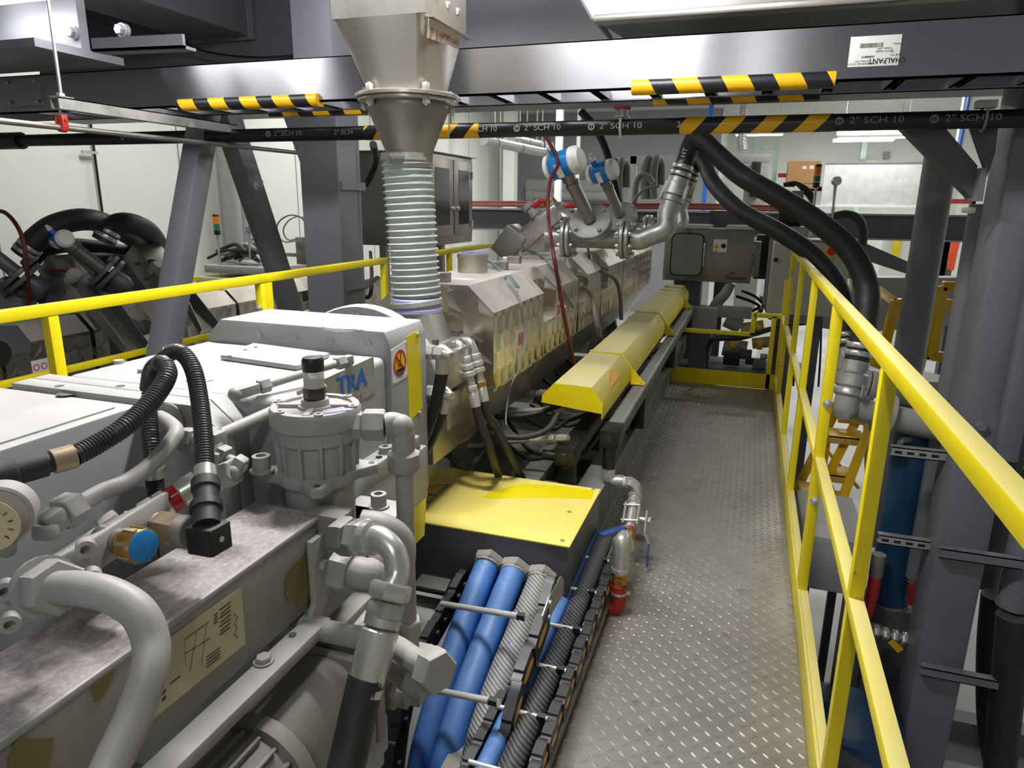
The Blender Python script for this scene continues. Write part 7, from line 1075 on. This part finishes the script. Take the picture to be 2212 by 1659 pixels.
def endpipe(lab, P, dn, r, el, k):
    t = thing('pipe_elbow', lab, 'pipework', tuple(P), 'grey elbows under the hoses'); dn = V(dn).normalized(); obj('camlock', M().lathe(P, dn, [(r * 1.02, 0), (r * 1.02, .05), (r * 1.25, .06), (r * 1.25, .11), (r * 1.05, .12), (r * 1.18, .13), (r * 1.18, .15), (r, .16)], 26), G['galv'], t)
    q = P + dn * .09 + V((.6, -.8, 0)) * r * 1.3; obj('lever', M().bar(q, q + dn * .06, .014, .008, (.6, -.8, 0)), G['zinc'], t)
    obj('elbow', M().tube([P + dn * .15] + el, r * .95, 22, 8), G['fit'], t)
    if k: d = (el[-1] - el[-2]).normalized(); obj('flange', flange(M(), el[-1] + d * .01, d, r * 1.7, .03), G['fit'], t); obj('flange', flange(M(), el[-1] + d * .045, d, r * 1.7, .03), G['fit'], t); obj('pipe', M().cyl(el[-1] + d * .05, el[-1] + d * .3, r, n=20), G['fit'], t)
    return t
e = P1[-1]; dn = (P1[-1] - P1[-2]).normalized(); endpipe('front grey pipe elbow with camlock below the front hose', e, dn, .055, [e + dn * .22, at(1843, 862, y=3.3), at(1862, 885, y=3.3), at(1895, 893, y=3.3)], 1)
e = P2[-1]; dn = (P2[-1] - P2[-2]).normalized(); endpipe('rear grey pipe elbow with camlock below the rear hose', e, dn, .05, [e + dn * .2, at(1818, 800, y=3.85), at(1830, 825, y=3.85), at(1862, 832, y=3.85)], 1)
# yellow rolling ladder on the hall floor
t = thing('rolling_ladder', 'yellow rolling ladder with perforated steps standing beyond the railing', 'ladder', (.75, 4.6, FZ)); zt = at(1900, 622, y=4.6)
def lt(nm, *pts, r=.022, p=None, sm=True): return obj(nm, M().tube([at(a, b, y=c) for a, b, c in pts], r, 12, 6, smooth=sm), G['yel_lad'], p or t, bev=0)
def lb(nm, a, b, w=.05, h=.05): return obj(nm, M().bar(at(a[0], a[1], y=a[2]), at(b[0], b[1], y=b[2]), w, h, (0, 1, 0)), G['yel_lad'], t, bev=.004)
lb('handrail', (1890, 622, 4.7), (1935, 655, 4.3)); lb('handrail_post', (1935, 648, 4.3), (1905, 775, 4.3)); lb('handrail_post', (1896, 630, 4.7), (1868, 770, 4.7)); lt('curved_rail', (2005, 618, 4.2), (2018, 625, 4.2), (2022, 645, 4.2), (2008, 700, 4.2), (1985, 800, 4.2), r=.025); lb('cross_rail', (1935, 655, 4.3), (2075, 657, 4.3)); lb('side_frame', (2035, 618, 4.2), (2012, 770, 4.2)); lb('side_frame', (2035, 618, 4.2), (2080, 620, 4.2)); lb('side_frame', (2012, 768, 4.2), (2075, 775, 4.2))
for k, (x, y_, Y) in enumerate(((1845, 892, 4.75), (1825, 935, 4.6), (1800, 1015, 4.45), (1765, 1055, 4.3), (1795, 1070, 4.2), (1770, 1122, 4.1))):
    c = at(x, y_, y=Y); s = obj('step', M().box((c.x - .1, Y - .09, c.z - .012), (c.x + .1, Y + .09, c.z)).box((c.x - .1, Y - .09, c.z - .05), (c.x + .1, Y - .085, c.z)), G['yel_lad'], t, bev=.002)
    for j in range(4): q = (c.x - .07 + .045 * j, Y - .091, c.z - .028); obj('hole', M().cyl(q, (q[0], q[1] + .004, q[2]), .013, n=12), G['floorc'], s)
lb('stringer', (1870, 870, 4.8), (1735, 1130, 4.2), .05, .03); lb('stringer', (1820, 860, 4.9), (1720, 1060, 4.5), .05, .03); lb('stringer', (1885, 905, 4.6), (1800, 1130, 4.1), .05, .03); lb('brace', (1775, 960, 4.6), (1855, 1055, 4.6), .02, .02); lt('base_hoop', (1800, 870, 5.0), (1790, 930, 4.9), (1780, 1000, 4.7), (1745, 1130, 4.3), r=.02)
lb('platform', (1860, 770, 4.9), (1935, 800, 4.9), .06, .06); lb('leg', (1868, 770, 4.9), (1880, 1180, 4.9), .04, .04)
# low equipment between the railing and the column
def lbx(name, lab, cat, p, q, y0, y1, mt, z0=None, **k): a, b = at(*p, y=y0), at(*q, y=y0); return one(name, lab, cat, M().box((a.x, y0, b.z if z0 is None else z0), (b.x, y1, a.z)), G[mt], **k)
a, b = at(1735, 1155, y=3.2), at(1858, 1290, y=3.2); t = thing('grey_cabinet', 'low grey steel cabinet on legs behind the yellow posts', 'cabinet', (a.x, 3.4, FZ)); obj('body', M().box((a.x, 3.2, b.z), (b.x, 3.75, a.z)), G['fit'], t, bev=.006)
for x in (a.x + .04, b.x - .04):
    for y in (3.25, 3.7): obj('leg', M().box((x - .02, y - .02, FZ), (x + .02, y + .02, b.z)), G['steel_dark'], t)
t = thing('conveyor', 'grey inclined conveyor behind the far hoses at right', 'conveyor', tuple(at(1950, 560, y=8))); q = [at(1862, 522, y=8), at(2060, 608, y=8), at(2060, 625, y=8), at(1862, 560, y=8)]; obj('side_plate', M().prism(q, (0, .1, 0)), G['steel_dark'], t); q = [at(1840, 600, y=7.2), at(2100, 600, y=7.2), at(2100, 700, y=7.2), at(1840, 720, y=7.2)]; obj('skirt', M().prism(q, (0, .2, 0)), G['fit'], t); q = at(1900, 700, y=7.2)
for px in (1700, 1960, 2060): p = at(px, 700, y=7.25); obj('leg', M().box((p.x - .06, 7.25, FZ), (p.x + .06, 7.37, p.z + .1)), G['steel_dark'], t)
q = [at(1640, 640, y=7.2), at(1845, 650, y=7.2), at(1845, 720, y=7.2), at(1660, 690, y=7.2)]; obj('skirt', M().prism(q, (0, .2, 0)), G['fit'], t)
lbx('dark_doorway', 'dark doorway in the white wall under the far girder', 'door', (2018, 505), (2060, 560), 14, 14.1, 'steel_dark', FZ); lbx('white_partition', 'white partition behind the far girder at right', 'partition', (1912, 500), (1975, 560), 13, 13.1, 'wallp', FZ)
for (px, py, lab, mt) in ((1937, 540, 'yellow and orange safety vest hanging on the white partition', 'vest_y'), (2060, 552, 'bright orange safety vest hanging by the doorway', 'orange_v')):
    a = at(px, py, y=12.9); m = M().prism([a + V((x * .5, 0, z)) for x, z in ((-.1, -.22), (.08, -.24), (.1, .05), (.12, .2), (.05, .26), (-.03, .2), (-.1, .24), (-.12, 0))], (0, .06, 0)); one('safety_vest', lab, 'vest', m, G[mt], 'safety vests', bev=.01)
c = at(1950, 990, y=3.45); zt_, zb_ = at(1965, 928, y=3.45).z, at(1935, 1300, y=3.45).z; t = thing('blue_drum', 'tall glossy blue drum standing behind the standpipe', 'drum', (c.x, 3.45, FZ)); xd = at(1948, 1120, y=3.45).x
obj('shell', M().lathe((xd, 3.45, zb_), (0, 0, 1), [(.085, 0), (.09, .01), (.09, (zt_ - zb_) * .8), (.094, (zt_ - zb_) * .81), (.09, (zt_ - zb_) * .83), (.09, zt_ - zb_ - .01), (.094, zt_ - zb_)], 30), G['blue_d'], t); obj('rim', M().lathe((xd, 3.45, zb_ - .004), (0, 0, 1), [(.094, 0), (.095, .012)], 30), G['galv'], t); obj('stand', M().box((xd - .1, 3.36, FZ), (xd + .1, 3.54, zb_)), G['steel_dark'], t); p = at(1962, 950, y=3.36); obj('fitting', M().tube([p + V((-.03, 0, -.06)), p + V((-.03, -.01, -.01)), p, p + V((.03, .03, 0))], .012, 10), G['zinc'], t)
one('grey_lid_drum', 'round lidded container behind the railing near the ladder', 'drum', M().lathe(at(1985, 812, y=4.9) - V((0, 0, .9)), (0, 0, 1), [(.16, 0), (.16, .82), (.175, .83), (.175, .88), (.16, .9)], 28), G['fit'])
def drop(lab, x0, y0, x1, y1, Y, r, mt='red_b', **k):
    a, b = at(x0, y0, y=Y), at(x1, y1, y=Y); t = thing('drop_hose', lab, 'hose', tuple(b), 'red hoses by the column'); obj('hose', M().tube([a, a.lerp(b, .5) + V((.004, 0, 0)), b], r, 14), G[mt], t); obj('fitting', M().cyl(a + V((0, 0, -.02)), a + V((0, 0, .09)), r * 1.1, n=16), G['gdark'], t); return t
drop('left red hose hanging from a pipe end by the yellow post', 1893, 1235, 1870, 1330, 3.3, .028); drop('right red hose below the slim standpipe', 1978, 1248, 1975, 1305, 3.35, .03)
big_hose('black hose hanging right of the right column', [(2150, 1285, 3.3), (2140, 1400, 3.3), (2140, 1560, 3.3), (2160, 1700, 3.3)], .055, grp='black hoses by the right column'); big_hose('broad black hose at the lower right edge', [(2190, 1330, 3.0), (2180, 1450, 3.0), (2165, 1600, 3.0), (2155, 1720, 3.0)], .06, grp='black hoses by the right column')
vpipe('grey_standpipe', 'grey pipe ending in black hose right of the column', (2215, 1150), (2195, 1310), 3.05, .062, G['steel'], top=.35); vpipe('grey_standpipe', 'dark pipe behind the diagonal brace at the right edge', (2195, 900), (2150, 1270), 3.5, .06, G['steel_dark'], top=.6)
t = thing('valve_manifold', 'row of small steel fittings with a yellow lever under the railing', 'valve', tuple(at(1920, 1360, y=3.2))); a, b = at(1885, 1362, y=3.2), at(1962, 1382, y=3.2); obj('pipe', M().cyl(a, b, .018, n=14), G['ss_d'], t)
for k in range(4): c = a.lerp(b, .1 + .26 * k); obj('nut', M().hexn(c - (b - a).normalized() * .012, c + (b - a).normalized() * .012, .03), G['zinc'], t)
p, q = at(1925, 1385, y=3.18), at(1945, 1405, y=3.18); obj('yellow_lever', M().bar(p, q, .03, .012, (0, 1, 0)), G['yel_lad'], t); obj('stand', M().box((a.x, 3.22, FZ), (a.x + .05, 3.27, a.z)), G['steel_dark'], t)
one('dark_tank', 'dark round pump vessel on the floor under the railing', 'vessel', M().lathe(at(1800, 1560, y=3.0) * 1 + V((0, 0, at(1800, 1560, y=3.0).z * 0)) - V((0, 0, .2)), (0, 0, 1), [(.2, -.2), (.24, 0), (.24, .18), (.2, .24), (.06, .27)], 32), G['steel_dark'])
one('floor_drum', 'dark green drum in the shade behind the yellow posts', 'drum', M().lathe((.62, 3.0, FZ), (0, 0, 1), [(.2, 0), (.21, .02), (.21, .42), (.19, .44)], 32), G['blue_d'])
one('floor_beam', 'grey floor beam crossing under the right column', 'steel beam', M().box((.4, 3.55, FZ), (2.0, 3.65, FZ + .12)), G['steel'])
